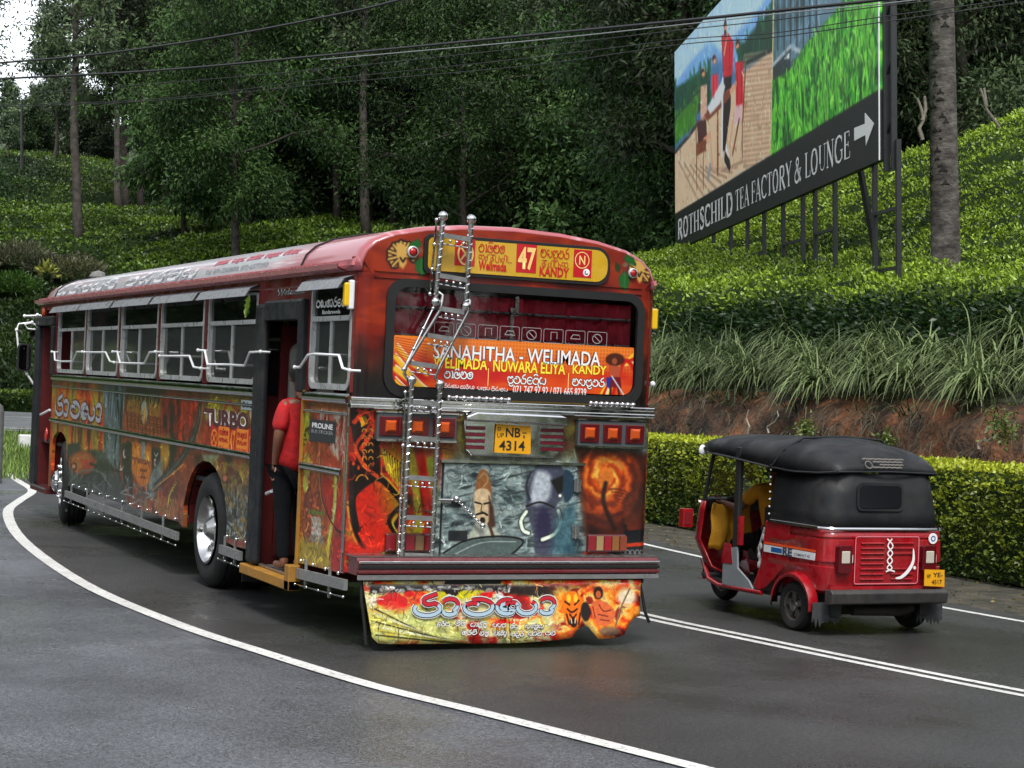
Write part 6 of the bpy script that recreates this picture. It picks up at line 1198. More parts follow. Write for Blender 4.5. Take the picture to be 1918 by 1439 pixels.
# ---- windows
def side_window(y0, y1, s, poster=False, stub=False):
    x = s * (XL + .004); fr = MB()
    to3 = lambda u, v, w: (x - s * w, u, v)
    z0, z1, zm = 1.835, 2.605, 2.36; wd = y1 - y0; t = .035
    o_ = rrect(y0, y1, z0, z1, .08, 5, (.09, .09, .05, .05)); h1 = rrect(y0 + t, y1 - t, z0 + t + .01, zm - .018, .05, 4, (.06, .06, .01, .01)); h2 = rrect(y0 + t, y1 - t, zm + .018, z1 - t * .5, .03, 4)
    fr.prism(o_, [h1, h2], to3, .045); ym = (y0 + y1) / 2; fr.box(x - s * .006, x - s * .05, ym - .018, ym + .018, z0 + t, zm); 
    o = fr.build('side_window', M_ALU, bus)
    m = MB(); m.box(x - s * .02, x - s * .024, y0 + t, y1 - t, zm + .016, z1 - t * .5); m.build('top_pane', M_DGLASS, o)
    halves = [(y0 + t, ym + .01, .018), (ym - .01, y1 - t, .032)]
    for i, (a, b, dp) in enumerate(halves):
        if poster and i == 1: continue
        m = MB(); m.box(x - s * dp, x - s * (dp + .004), a, b, z0 + t + .005, zm - .015); p = m.build('sliding_pane', M_GLASS, o)
        m = MB(); zz = zm - .02
        for q in ((a, a + .016), (b - .016, b)): m.box(x - s * (dp - .004), x - s * (dp + .008), q[0], q[1], z0 + t + .02, zz)
        m.box(x - s * (dp - .004), x - s * (dp + .008), a, b, zz, zz + .016); m.build('pane_frame', M_ALU, p)
    m = MB(); m.loft([[(s * 1.225, y, 2.665), (s * 1.30, y, 2.635), (s * 1.345, y, 2.565), (s * 1.338, y, 2.562), (s * 1.293, y, 2.628), (s * 1.225, y, 2.652)] for y in (y0 - .02, y0 + .05, y1 - .05, y1 + .02)]); m.build('rain_visor', M_VISOR, o, smooth=30)
    return o
for i, (a, b) in enumerate(WINL): w = side_window(a, b, -1, poster=(i == 0))
for a, b in WINR: side_window(a, b, 1)
def poster():
    c = Canvas(60, 110, c8(206, 200, 190)); c.poly([(0, 0), (60, 0), (60, 100), (38, 60), (0, 64)], c8(186, 40, 26), 2); c.poly([(20, 0), (60, 0), (60, 70), (40, 50)], c8(220, 120, 40), 6); c.poly([(44, 10), (60, 10), (60, 60), (48, 50)], c8(230, 210, 120), 8); c.poly([(6, 8), (28, 6), (28, 22), (6, 24)], c8(90, 96, 110), 2); c.poly([(4, 36), (30, 34), (30, 46), (4, 48)], c8(222, 190, 50), 1)
    for k in range(6): c.line([(6, 54 + k * 7), (30, 53 + k * 7)], c8(120, 120, 116), 2)
    c.oval((44, 80), (12, 14), c8(130, 70, 50), 3); c.line([(4, 102), (56, 100)], c8(170, 110, 100), 5)
    y0, y1, z0, z1 = 9.16, 9.92, 1.90, 2.34; m = MB(); m.box(-1.205, -1.202, y0, y1, z0, z1); o = m.build('poster', print_mat('window poster', c, rough=.4, dirt=.1), bus); uv_plane(o.data, lambda co: np.stack([(y1 - co[:, 1]) / (y1 - y0), (co[:, 2] - z0) / (z1 - z0)], 1))
poster()
# white guard rails across the windows
def rail_white(pts, x=-1.30):
    P = [S3(px, py, x) for px, py in pts]; m = MB(); m.tube(P, .0105, 7); o = m.build('window_guard_rail', M_WHITEM, bus, smooth=50)
    for q in (P[0], P[-1]): m = MB(); m.ball(q, .016, 7, 5); m.build('rail_knob', M_WHITEM, o, smooth=70); m = MB(); m.tube([q, (-1.22, q[1], q[2])], .010, 6); m.build('rail_mount', M_WHITEM, o)
rail_white([(97, 659), (102, 660), (103, 675), (112, 677), (136, 677), (144, 659), (154, 659)])
rail_white([(158, 660), (198, 660), (206, 677), (214, 679)]); rail_white([(211, 659), (220, 659), (225, 680), (270, 681), (280, 660), (291, 659)])
rail_white([(299, 667), (355, 667), (363, 688), (376, 690)]); rail_white([(371, 656), (384, 657), (389, 683), (425, 683), (458, 685), (468, 660), (488, 659)])
rail_white([(552, 688), (562, 688), (577, 665), (590, 663), (635, 666), (642, 690), (655, 694)])
# ---- letters on the side
def sb(lb, rt, x=-1.22): a, b = S3(*lb, x), S3(*rt, x); return -a[1], -b[1], a[2], b[2]
def stext(t, lb, rt, m, parent, x=-1.222, bold=0.0, shear=0.0, edge=None):
    u0, u1, v0, v1 = sb(lb, rt)
    if edge: lettering(t, 'lettering', parent, frame_yz(x), u0, u1, v0, v1, edge, bold + .04, shear)
    return lettering(t, 'lettering', parent, frame_yz(x - .0025), u0, u1, v0, v1, m, bold, shear)
def sscript(w, lb, rt, m, parent, x=-1.222, sw=.01, edge=None, slant=0.0, ek=1.9):
    u0, u1, v0, v1 = sb(lb, rt)
    if edge: mb = MB(); script_word(mb, w, frame_yz(x), u0, u1, v0, v1, sw * ek, 0, slant); mb.build('lettering', edge, parent, recalc=False)
    mb = MB(); script_word(mb, w, frame_yz(x - .0025), u0, u1, v0, v1, sw, 0, slant); mb.build('lettering', m, parent, recalc=False)
stext('Welcome', (519, 555), (572, 538), M_LB, bus, bold=.02, shear=.25, edge=M_LW)
sscript('ravana', (103, 779), (195, 752), M_LG, bus, sw=.05, edge=mat('maroon letter', hexc(84, 40, 40), .4), ek=1.7)
stext('TURBO', (381, 797), (468, 773), mat('maroon letter', hexc(84, 40, 40), .4), bus, bold=.05, shear=-.1, edge=M_LW)
def route_sticker():
    u0, u1, v0, v1 = sb((394, 846), (483, 806)); m = MB(); m.prism([(u0, v0), (u1, v0), (u1, v1), (u0, v1)], [], lambda u, v, w: (-1.2235 + w, -u, v), .0015); o = m.build('route_sticker', M_SIGNR, bus)
    W = u1 - u0
    for a, b in ((.18, .42), (.58, .82)): m = MB(); m.prism([(u0 + a * W, v0 + .01), (u0 + b * W, v0 + .01), (u0 + b * W, v1 - .01), (u0 + a * W, v1 - .01)], [], lambda u, v, w: (-1.2247 + w, -u, v), .001); m.build('orange_field', mat('sign orange', hexc(226, 130, 40), .4), o)
    F = frame_yz(-1.2262); h = v1 - v0; m = MB(); ribbon(m, arc(u0 + .09 * W, v0 + h * .5, .07 * W, h * .3, 0, 360, 16), .022, F); ribbon(m, [(u0 + .04 * W, v0 + .3 * h), (u0 + .14 * W, v0 + .7 * h)], .02, F, .0005); ribbon(m, [(u0 + .04 * W, v0 + .7 * h), (u0 + .14 * W, v0 + .3 * h)], .02, F, .001); ribbon(m, arc(u0 + .91 * W, v0 + h * .5, .06 * W, h * .34, 0, 360, 16), .015, F); ribbon(m, [(u0 + .88 * W, v0 + .65 * h), (u0 + .94 * W, v0 + .35 * h)], .02, F, .0005); m.build('crossed_circle', mat('sign orange', hexc(226, 130, 40), .4), o, recalc=False)
    lettering('47', 'lettering', o, F, u0 + .44 * W, u0 + .56 * W, v0 + .12 * h, v0 + .88 * h, mat('sign orange', hexc(226, 130, 40), .4), .03)
    for w, a, b in (('welimada', .2, .66), ('kandy', .6, .66)): mb = MB(); script_word(mb, w, F, u0 + a * W, u0 + (a + .2) * W, v0 + b * h, v0 + (b + .2) * h, .014); mb.build('lettering', M_LR, o, recalc=False)
    for w, a in (('t_weli', .2), ('t_kandi', .6)): mb = MB(); script_word(mb, w, F, u0 + a * W, u0 + (a + .2) * W, v0 + .42 * h, v0 + .58 * h, .012); mb.build('lettering', M_LR, o, recalc=False)
    lettering('Welimada', 'lettering', o, F, u0 + .2 * W, u0 + .41 * W, v0 + .1 * h, v0 + .3 * h, M_LR, .02); lettering('KANDY', 'lettering', o, F, u0 + .6 * W, u0 + .8 * W, v0 + .1 * h, v0 + .3 * h, M_LR, .03)
route_sticker()
def side_plate():
    u0, u1, v0, v1 = sb((580, 824), (630, 790)); m = MB(); m.prism([(u0, v0 - .01), (u1, v0), (u1, v1), (u0, v1)], [], lambda u, v, w: (-1.2235 + w, -u, v), .0015); o = m.build('maker_sticker', mat('dark sticker', (.03, .033, .038), .4), bus); F = frame_yz(-1.2255); W, h = u1 - u0, v1 - v0
    lettering('PROLINE', 'lettering', o, F, u0 + .1 * W, u0 + .9 * W, v0 + .6 * h, v0 + .85 * h, M_LW, .03); lettering('BUS STICKER', 'lettering', o, F, u0 + .08 * W, u0 + .92 * W, v0 + .36 * h, v0 + .52 * h, M_LG, .01)
    u0, u1, v0, v1 = sb((452, 767), (484, 752)); m = MB(); m.prism([(u0, v0), (u1, v0), (u1, v1), (u0, v1)], [], lambda u, v, w: (-1.2235 + w, -u, v), .0015); o = m.build('pale_sticker', mat('pale sticker', (.36, .43, .45), .4), bus); mb = MB(); script_word(mb, 'visesha', frame_yz(-1.2255), u0 + .03, u1 - .03, v0 + .02, v1 - .02, .012); mb.build('lettering', M_LB, o, recalc=False)
side_plate()
u0, u1, v0, v1 = -.93, -.13, 2.44, 2.52
mb = MB(); script_word(mb, 'bandarawela', frame_yz(-1.2085), u0 + .02, u1 - .02, v0, v1 - .005, .013); mb.build('lettering', M_LW, bus, recalc=False); lettering('Bandarawela', 'lettering', bus, frame_yz(-1.2085), -.76, -.36, 2.395, 2.425, M_LW, .01)
# roof lettering follows the curve of the roof
def roof_pt(u, v):      # u along the bus (read towards the rear), v height 2.72..3.08
    pts = [(1.235, 2.70), (1.22, 2.78), (1.185, 2.86), (1.11, 2.93), (.97, 2.995), (.72, 3.05), (.40, 3.085)]; z = v; x = np.interp(z, [p[1] for p in pts], [p[0] for p in pts]); return (-x - .004, -u, z + .003)
def roof_word(w, y0, y1, z0, z1, sw, m, dz=0.0):
    mb = MB(); script_word(mb, w, np.eye(4).tolist(), -y0, -y1, z0 + dz, z1 + dz, sw); mb.v = [roof_pt(v[0], v[1]) for v in mb.v]; mb.build('lettering', m, bus, recalc=False)
M_RG = mat('roof grey letter', (.24, .25, .27), .5); M_RP = mat('roof pink letter', hexc(170, 70, 84), .5)
roof_word('sanahitha', 11.0, 7.7, 2.785, 2.89, .035, M_RG, -.012); roof_word('sanahitha', 11.0, 7.7, 2.79, 2.90, .03, mat('roof light letter', (.60, .60, .62), .4)); roof_word('travels', 7.3, 4.4, 2.79, 2.90, .035, M_RG, -.012); roof_word('travels', 7.3, 4.4, 2.795, 2.91, .03, mat('roof light letter', (.60, .60, .62), .4))
for i, w in enumerate(('nuwaraeliya', 'l6', 'welimada', 'kandy', 'visesha')): roof_word(w, 4.0 - i * .5, 3.6 - i * .5, 2.895, 2.94, .016, M_RP)
me_ = lettering('Tel: 071-5569600, 072-6577393', 'lettering', bus, np.eye(4).tolist(), -4.1, -2.2, 2.80, 2.85, M_RG, .01)
co = np.empty(len(me_.data.vertices) * 3, np.float32); me_.data.vertices.foreach_get('co', co); co = np.array([roof_pt(a[0], a[1]) for a in co.reshape(-1, 3)], np.float32); me_.data.vertices.foreach_set('co', co.ravel()); me_.data.update()
# ---- doors
def doors():
    # rear passenger door
    m = MB(); m.box(-1.275, -1.205, 2.03, 2.27, .38, 2.50); m.build('door_jamb', M_CHAR, bus, bevel=.03)
    m = MB(); m.prism([(1.05, 2.33), (1.20, 2.36), (2.03, 2.36), (2.03, 2.52), (1.05, 2.52)], [], lambda u, v, w: (-1.275 + w, u, v), .17); m.build('door_header', M_CHAR, bus, bevel=.02)
    m = MB(); m.box(-1.27, -1.12, 1.05, 1.17, 1.80, 2.36); m.build('door_jamb', M_CHAR, bus, bevel=.02)
    m = MB(); m.box(-1.24, -1.18, 1.045, 1.07, .42, 1.82); m.build('door_edge', M_YELP, bus)
    m = MB(); m.box(-1.30, -1.20, 1.02, 2.32, .285, .365); m.box(-1.30, -1.20, 1.02, 1.13, .285, .48); m.build('step_frame', M_YELP, bus, bevel=.008)
    m = MB(); m.box(-1.215, -.66, 1.1, 2.05, .34, .38); m.build('step_tread', mat('worn step', (.11, .105, .095), .6, dirt=.6), bus); m = MB(); m.box(-1.222, -1.20, 1.12, 2.04, .372, .392); m.build('step_nosing', M_STEEL, bus)
    m = MB(); m.box(-.66, -.62, 1.1, 2.3, .36, .66); m.box(-.66, -.35, 1.1, 2.3, .66, .69); m.box(-.35, -.31, 1.1, 2.3, .69, .95); m.build('inner_step', mat('yellow brown inside', hexc(120, 84, 26), .6, dirt=.5), bus)
    m = MB(); m.box(-1.18, -.35, 2.28, 2.32, .36, 1.75); m.build('stairwell_wall', M_DKRED, bus); m = MB(); m.box(-1.18, -.35, 1.02, 1.05, .36, 1.8); m.build('stairwell_wall', M_DKRED, bus)
    # folded door leaf with pale printed glass
    m = MB(); m.prism([(-1.09, .45), (-.55, .45), (-.55, 2.33), (-1.09, 2.33)], [rrect(-1.02, -.62, 1.25, 2.2, .1, 5)], lambda u, v, w: (u, 2.10 + w, v), .03); d = m.build('door_leaf', M_DKRED, bus)
    m = MB(); m.box(-1.03, -.61, 2.112, 2.118, 1.24, 2.21); m.build('door_glass', mat('pale printed glass', (.42, .45, .40), .25, coat=.4), d)
    m = MB(); m.tube([(-1.16, 1.18, 1.05), (-1.0, 1.22, 1.1), (-.95, 1.3, 1.4)], .014, 7); m.build('grab_handle', M_WHITEM, bus, smooth=50); m = MB(); m.tube([S3(499, 925, -1.2), S3(509, 920, -1.24), S3(517, 915, -1.2)], .014, 7); m.build('grab_handle', M_WHITEM, bus, smooth=50)
    # front door
    m = MB(); m.box(-1.27, -1.14, 11.82, 12.02, .38, 2.42); m.build('door_jamb', M_CHAR, bus, bevel=.03); m = MB(); m.box(-1.27, -1.14, 10.90, 12.02, 2.42, 2.54); m.build('door_header', M_CHAR, bus, bevel=.02); m = MB(); m.box(-1.26, -1.16, 10.90, 11.0, 1.8, 2.42); m.build('door_jamb', M_CHAR, bus, bevel=.02)
    m = MB(); m.box(-1.25, -.7, 10.94, 12.0, .31, .37); m.build('step_tread', M_DKRED, bus); m = MB(); m.box(-1.26, -1.24, 10.96, 11.98, .36, .385); m.build('step_nosing', M_STEEL, bus); m = MB(); m.box(-1.2, -.5, 11.78, 11.82, .38, 2.4); m.build('stairwell_wall', M_DKRED, bus); m = MB(); m.box(-1.2, -.5, 10.90, 10.93, .38, 1.8); m.build('stairwell_wall', M_DKRED, bus); m = MB(); m.box(-.52, -.48, 10.93, 11.8, .36, 1.0); m.build('stairwell_wall', M_DKRED, bus)
    m = MB(); m.tube([S3(76, 777), S3(84, 773, -1.25), S3(93, 768)], .016, 7); m.build('grab_handle', M_WHITEM, bus, smooth=50)
    m = MB(); m.ball(S3(87, 815, -1.23), .06, 10, 6, (.4, 1, 1.6)); m.build('side_reflector', mat('red lens', hexc(170, 14, 18), .12, coat=1.0), bus, smooth=60)
doors()
# ---- inside: floor, seats, ceiling, front
def inside():
    m = MB(); m.box(-1.17, 1.17, 2.32, 11.8, .93, .97); m.box(-.31, 1.17, .06, 2.32, .93, .97); m.box(-1.17, -.31, .06, 1.02, .93, .97); m.build('floor', M_BLACK, bus)
    m = MB(); m.box(-1.10, 1.10, .12, 11.8, 2.655, 2.675); m.build('ceiling', mat('ceiling lining', (.12, .11, .10), .8), bus)
    for y in np.arange(2.75, 10.6, .82):
        for x0, x1 in ((-1.14, -.28), (.28, 1.14)):
            m = MB(); m.box(x0, x1, y, y + .42, 1.32, 1.42); m.prism([(x0, 1.36), (x1, 1.36), (x1, 2.02), (x1 - .06, 2.10), (x0 + .06, 2.10), (x0, 2.02)], [], lambda u, v, w: (u, y - .08 + w, v), .10); m.box(x0 + .1, x0 + .14, y + .05, y + .35, .97, 1.32); m.box(x1 - .14, x1 - .1, y + .05, y + .35, .97, 1.32); s_ = m.build('seat', M_SEAT, bus)
            m = MB(); m.tube([(x0 + .08, y - .1, 1.98), (x0 + .1, y - .11, 2.13), (x1 - .1, y - .11, 2.13), (x1 - .08, y - .1, 1.98)], .014, 6); m.build('seat_handle', M_STEEL, s_, smooth=50)
    m = MB(); m.box(-1.1, 1.1, .28, .75, 1.32, 1.42); m.box(-1.1, 1.1, .2, .30, 1.36, 2.05); m.box(-1.1, 1.1, .3, .7, .97, 1.32); m.build('rear_bench', M_SEAT, bus)
    m = MB(); m.prism([(-1.2, .5), (1.2, .5), (1.2, 2.74), (-1.2, 2.74)], [rrect(-1.1, -.03, 1.6, 2.55, .1), rrect(.03, 1.1, 1.6, 2.55, .1)], lambda u, v, w: (u, 12.0 - w, v), .05); f = m.build('front_panel', M_REDB, bus)
    for a, b in ((-1.1, -.03), (.03, 1.1)): m = MB(); m.box(a, b, 11.965, 11.97, 1.6, 2.55); m.build('windscreen', M_GLASS, f)
    for s in (-1, 1): m = MB(); m.lathe([(0, .10), (.03, .10), (.05, .06)], (s * .85, 12.0, .95), 'y', 16); m.build('headlight', M_CHROME, f, smooth=40)
    m = MB(); m.box(-1.2, 1.2, 12.0, 12.14, .5, .75); m.build('front_bumper', M_CHROME, bus, bevel=.02)
    m = MB(); 
    for x in (-.45, .45): m.box(x - .06, x + .06, .3, 11.6, .62, .86)
    for y in (1.4, 3.2, 4.4, 6.2, 8.0, 9.6, 10.6): m.box(-.45, .45, y - .05, y + .05, .66, .82)
    m.box(-.9, -.5, 5.2, 6.4, .5, .88); m.box(.5, .95, 4.9, 6.6, .42, .88); m.box(-.3, .3, .4, 1.8, .45, .9); m.build('chassis', M_RUST, bus)
    m = MB(); m.tube([(-.95, 3.73, .52), (.95, 3.73, .52)], .09, 10); m.ball((0, 3.73, .52), .24, 12, 8); m.tube([(0, 3.9, .55), (0, 8.5, .6)], .05, 8); m.build('rear_axle', M_RUST, bus, smooth=50)
    m = MB(); m.tube([(-.95, 10.2, .5), (.95, 10.2, .5)], .06, 10); m.build('front_axle', M_RUST, bus)
    for s in (-1, 1):
        for yc, r in ((3.73, .72), (10.25, .62)):
            m = MB(); A = [(s * 1.17, yc - r * math.cos(t), .5 + .66 * math.sin(t)) for t in np.linspace(0, math.pi, 12)]; B = [(s * .55, p[1], p[2]) for p in A]; m._add(A + B, [(i, i + 1, 13 + i - 1 + 0, 12 + i) for i in range(11)]); m.build('wheel_housing', M_DKRED, bus, recalc=False)
    m = MB(); m.box(-1.195, -1.16, 8.9, 9.9, .35, .52); m.build('mud_guard', M_BLACK, bus); m = MB(); m.box(-1.21, -1.19, 9.86, 9.92, .18, 1.0); m.build('mud_guard', mat('steel guard edge', (.12, .125, .13), .5), bus)
    m = MB(); m.box(-1.15, -.9, 2.72, 2.74, .16, .44); m.build('mud_guard', M_BLACK, bus)
inside()
# ---- wheels
def wheel(c, steer, dual, s=-1, R=.515, W=.28):
    root = empty('wheel', c, steer, parent=bus); tp = [(-W / 2 + .01, R * .60), (-W / 2, R * .66), (-W / 2 - .012, R * .82), (-W / 2 + .005, R * .93), (-W / 2 + .04, R * .985), (-.07, R), (-.062, R - .014), (-.05, R - .014), (-.042, R), (-.01, R), (-.006, R - .014), (.006, R - .014), (.01, R), (.042, R), (.05, R - .014), (.062, R - .014), (.07, R), (W / 2 - .04, R * .985), (W / 2 - .005, R * .93), (W / 2 + .012, R * .82), (W / 2, R * .66), (W / 2 - .01, R * .60)]
    for k in range(2 if dual else 1):
        m = MB(); m.lathe([(a - s * k * .33, r) for a, r in tp], (0, 0, 0), 'x', 56); m.build('tyre', M_TYRE, root, smooth=35)
    x = s * W / 2
    if dual: prof = [(x + s * .012, R * .60), (x + s * .018, R * .57), (x, R * .55), (x - s * .12, R * .50), (x - s * .17, R * .48), (x - s * .175, R * .30), (x - s * .15, R * .24)]
    else: prof = [(x + s * .012, R * .60), (x + s * .018, R * .57), (x, R * .54), (x - s * .02, R * .5), (x + s * .04, R * .34), (x + s * .06, R * .22)]
    m = MB(); m.lathe(prof, (0, 0, 0), 'x', 40); rim = m.build('rim', M_CHROME, root, smooth=40)
    hx = x - s * .15 if dual else x + s * .06
    m = MB(); m.lathe([(hx, R * .26), (hx + s * (.09 if dual else .03), R * .24), (hx + s * (.12 if dual else .05), R * .18), (hx + s * (.17 if dual else .07), R * .1), (hx + s * (.18 if dual else .075), .001)], (0, 0, 0), 'x', 24); m.build('hub', M_CHROME if not dual else M_STEEL, root, smooth=35)
    for k in range(10): t = 2 * math.pi * k / 10; m = MB(); yy, zz = R * .37 * math.cos(t), R * .37 * math.sin(t); q = x - s * .17 if dual else x - s * .035; m.tube([(q, yy, zz), (q + s * .07, yy, zz)], .02, 6); m.ball((q + s * .075, yy, zz), .022, 7, 5); m.build('wheel_nut', M_CHROME, root, smooth=50)
    if dual:
        for k in range(8): t = 2 * math.pi * (k + .5) / 8; m = MB(); q = x - s * .165; m.prism([(R * .40, -.045), (R * .50, -.055), (R * .50, .055), (R * .40, .045)], [], lambda u, v, w: (q + s * w, u * math.cos(t) - v * math.sin(t), u * math.sin(t) + v * math.cos(t)), .01); m.build('vent_hole', M_BLACK, root)
    return root
wheel((-1.045, 3.73, .515), 0, True); wheel((1.045, 3.73, .515), 0, True, 1); wheel((-1.05, 10.25, .515), -.14, False); wheel((1.05, 10.25, .515), -.14, False, 1)
# ---- rear details
def lamp_cluster(u0, u1, v0, v1):
    m = MB(); m.box(u0, u1, -.055, 0, v0, v1); o = m.build('tail_lamp_cluster', mat('grey lamp housing', (.06, .065, .07), .45, dirt=.3), bus, bevel=.008); w = (u1 - u0) / 3
    for k in range(3):
        a, b = u0 + k * w + .018, u0 + (k + 1) * w - .018; m = MB(); m.box(a, b, -.066, -.050, v0 + .035, v1 - .025); l = m.build('tail_lamp', mat('dark red lens', hexc(84, 10, 18), .2, coat=.4), o, bevel=.005)
        uc, vc = (a + b) / 2, (v0 + v1) / 2 + .004; h = .042; m = MB(); P = [(uc - h, vc - h), (uc + h, vc - h), (uc + h, vc + h), (uc - h, vc + h)]; m._add([(u, -.066, v) for u, v in P] + [(uc + (u - uc) * .62, -.086, vc + (v - vc) * .62) for u, v in P], [(0, 1, 5, 4), (1, 2, 6, 5), (2, 3, 7, 6), (3, 0, 4, 7), (4, 5, 6, 7)]); m.build('amber_lens', mat('amber lens', hexc(182, 72, 16), .3, coat=.3), l)
    m = MB(); m.box(u0 - .01, u1 + .01, -.062, -.0, v1, v1 + .012); m.build('lamp_trim', M_CHROME, o); m = MB(); m.box(u0, u1, -.06, -.05, v0 - .004, v0 + .012); m.build('lamp_trim', M_CHROME, o)
lamp_cluster(-1.04, -.42, 1.49, 1.69); lamp_cluster(.57, 1.15, 1.485, 1.685)
def plate_unit():
    m = MB(); m.prism([(-.36, 1.655), (-.33, 1.44), (-.27, 1.395), (.38, 1.39), (.44, 1.44), (.47, 1.64), (.46, 1.70), (-.34, 1.705)], [], lambda u, v, w: (u, -.035 + w, v), .035); o = m.build('plate_surround', M_CHROME, bus, bevel=.01)
    m = MB(); m.prism([(-.37, 1.65), (.48, 1.635), (.46, 1.70), (.40, 1.715), (-.28, 1.722), (-.36, 1.69)], [], lambda u, v, w: (u, -.10 + w, v), .07); m.build('plate_hood', M_CHROME, o, bevel=.015)
    for u0, u1 in ((-.345, -.19), (.27, .45)):
        for k in range(4): m = MB(); z = 1.60 - k * .047; m.box(u0, u1, -.052, -.036, z - .014, z + .014); m.build('reflector_strip', mat('maroon strip', hexc(92, 18, 34), .25, coat=.7), o, bevel=.003); m = MB(); m.box(u0, u1, -.056, -.037, z + .0155, z + .0245); m.build('strip_trim', M_CHROME, o)
    m = MB(); m.prism([(-.11, 1.425), (.185, 1.418), (.178, 1.625), (-.105, 1.635)], [], lambda u, v, w: (u, -.050 + w, v), .006); p = m.build('number_plate', mat('plate yellow', hexc(222, 158, 20), .35, dirt=.15), o); F = frame_xz(-.0515)
    lettering('UP', 'lettering', p, F, -.095, -.04, 1.535, 1.57, M_LB, .01); lettering('NB', 'lettering', p, F, -.025, .095, 1.54, 1.61, M_LB, .02); lettering('-', 'lettering', p, F, .11, .145, 1.57, 1.578, M_LB, .02); lettering('4314', 'lettering', p, F, -.075, .135, 1.44, 1.515, M_LB, .02); lettering('B', 'lettering', p, F, .118, .134, 1.535, 1.557, M_LB, .01)
    m = MB(); ribbon(m, arc(-.08, 1.60, .012, .012, 0, 360, 8), .006, F); m.build('emblem', M_LB, p, recalc=False)
plate_unit()
def engine_door():
    to3 = lambda u, v, w: (u, -.012 + w, v); m = MB(); m.prism([(-.485, .665), (.60, .665), (.60, 1.335), (-.485, 1.335)], [], to3, .011); o = m.build('engine_door', M_REARART, bus, bevel=.003); uv_plane(o.data, uv_rear)
    m = MB(); m.box(-.52, .66, -.030, 0, 1.342, 1.362); m.build('door_drip_rail', M_CHROME, o); m = MB(); m.box(-.5, .62, -.004, 0, .652, .664); m.box(-.5, -.487, -.004, 0, .66, 1.34); m.build('door_gap', M_BLACK, o)
    for z in (1.19, .84): m = MB(); m.box(.57, .63, -.028, -.012, z - .045, z + .045); m.tube([(.60, -.032, z - .05), (.60, -.032, z + .05)], .011, 7); m.build('hinge', M_STEEL, o)
    m = MB(); m.tube([(-.53, -.03, 1.07), (-.35, -.03, 1.07)], .010, 7); m.box(-.50, -.43, -.028, -.012, 1.045, 1.075); m.build('door_bolt', M_STEEL, o)
    a, b = R3(855, 935, -.05), R3(904, 985, -.05); stud_bar('door_handle', tuple(a), tuple(b), 10, .009, .013); m = MB(); m.ball(a, .026, 8, 6); m.ball(b, .024, 8, 6); m.build('handle_knob', M_CHROME, o, smooth=70)
    u0, u1, v0, v1 = rb((838, 1010), (874, 996)); m = MB(); m.box(u0, u1, -.022, -.010, v0 - .01, v1 + .01); m.build('latch_recess', M_CHAR, o, bevel=.006)
engine_door()
def reflectors():
    for u0, u1 in ((-.93, -.56), (.70, 1.035)):
        m = MB(); m.box(u0, u1, -.04, 0, .69, .825); o = m.build('rear_reflector', mat('brown reflector base', hexc(80, 28, 24), .3, coat=.5), bus, bevel=.015); w = (u1 - u0) / 5
        for k, c in enumerate(((120, 24, 32), (116, 92, 56), (130, 26, 36), (120, 92, 60), (128, 26, 36)) if u0 < 0 else ((128, 26, 36), (150, 124, 84), (140, 26, 40), (130, 84, 44), (124, 60, 40))): m = MB(); m.box(u0 + k * w + .006, u0 + (k + 1) * w - .004, -.046, -.034, .705, .812); m.build('reflector_band', mat('reflector %d %d' % (c[0], c[1]), hexc(*c), .2, coat=.7), o)
reflectors()
def bumper():
    m = MB(); m.loft([[(x, -.20, .565), (x, -.20, .645), (x, -.185, .665), (x, -.02, .668), (x, -.02, .54), (x, -.19, .54)] for x in (-1.20, 1.22)], caps=True); o = m.build('rear_bumper', mat('bumper maroon', hexc(96, 24, 30), .35, coat=.4, dirt=.3), bus)
    for z0, z1, y, mm in ((.622, .642, -.214, M_CHROME), (.585, .612, -.208, M_BLACK), (.552, .575, -.210, mat('bumper maroon', hexc(96, 24, 30), .35)), (.505, .542, -.200, M_SILV)): m = MB(); m.box(-1.19, 1.235, y, -.18, z0, z1); m.build('bumper_strip', mm, o, bevel=.004)
    m = MB(); m.box(-1.22, 1.22, -.18, .0, .668, .676); m.build('bumper_top', M_STEEL, o)
bumper()
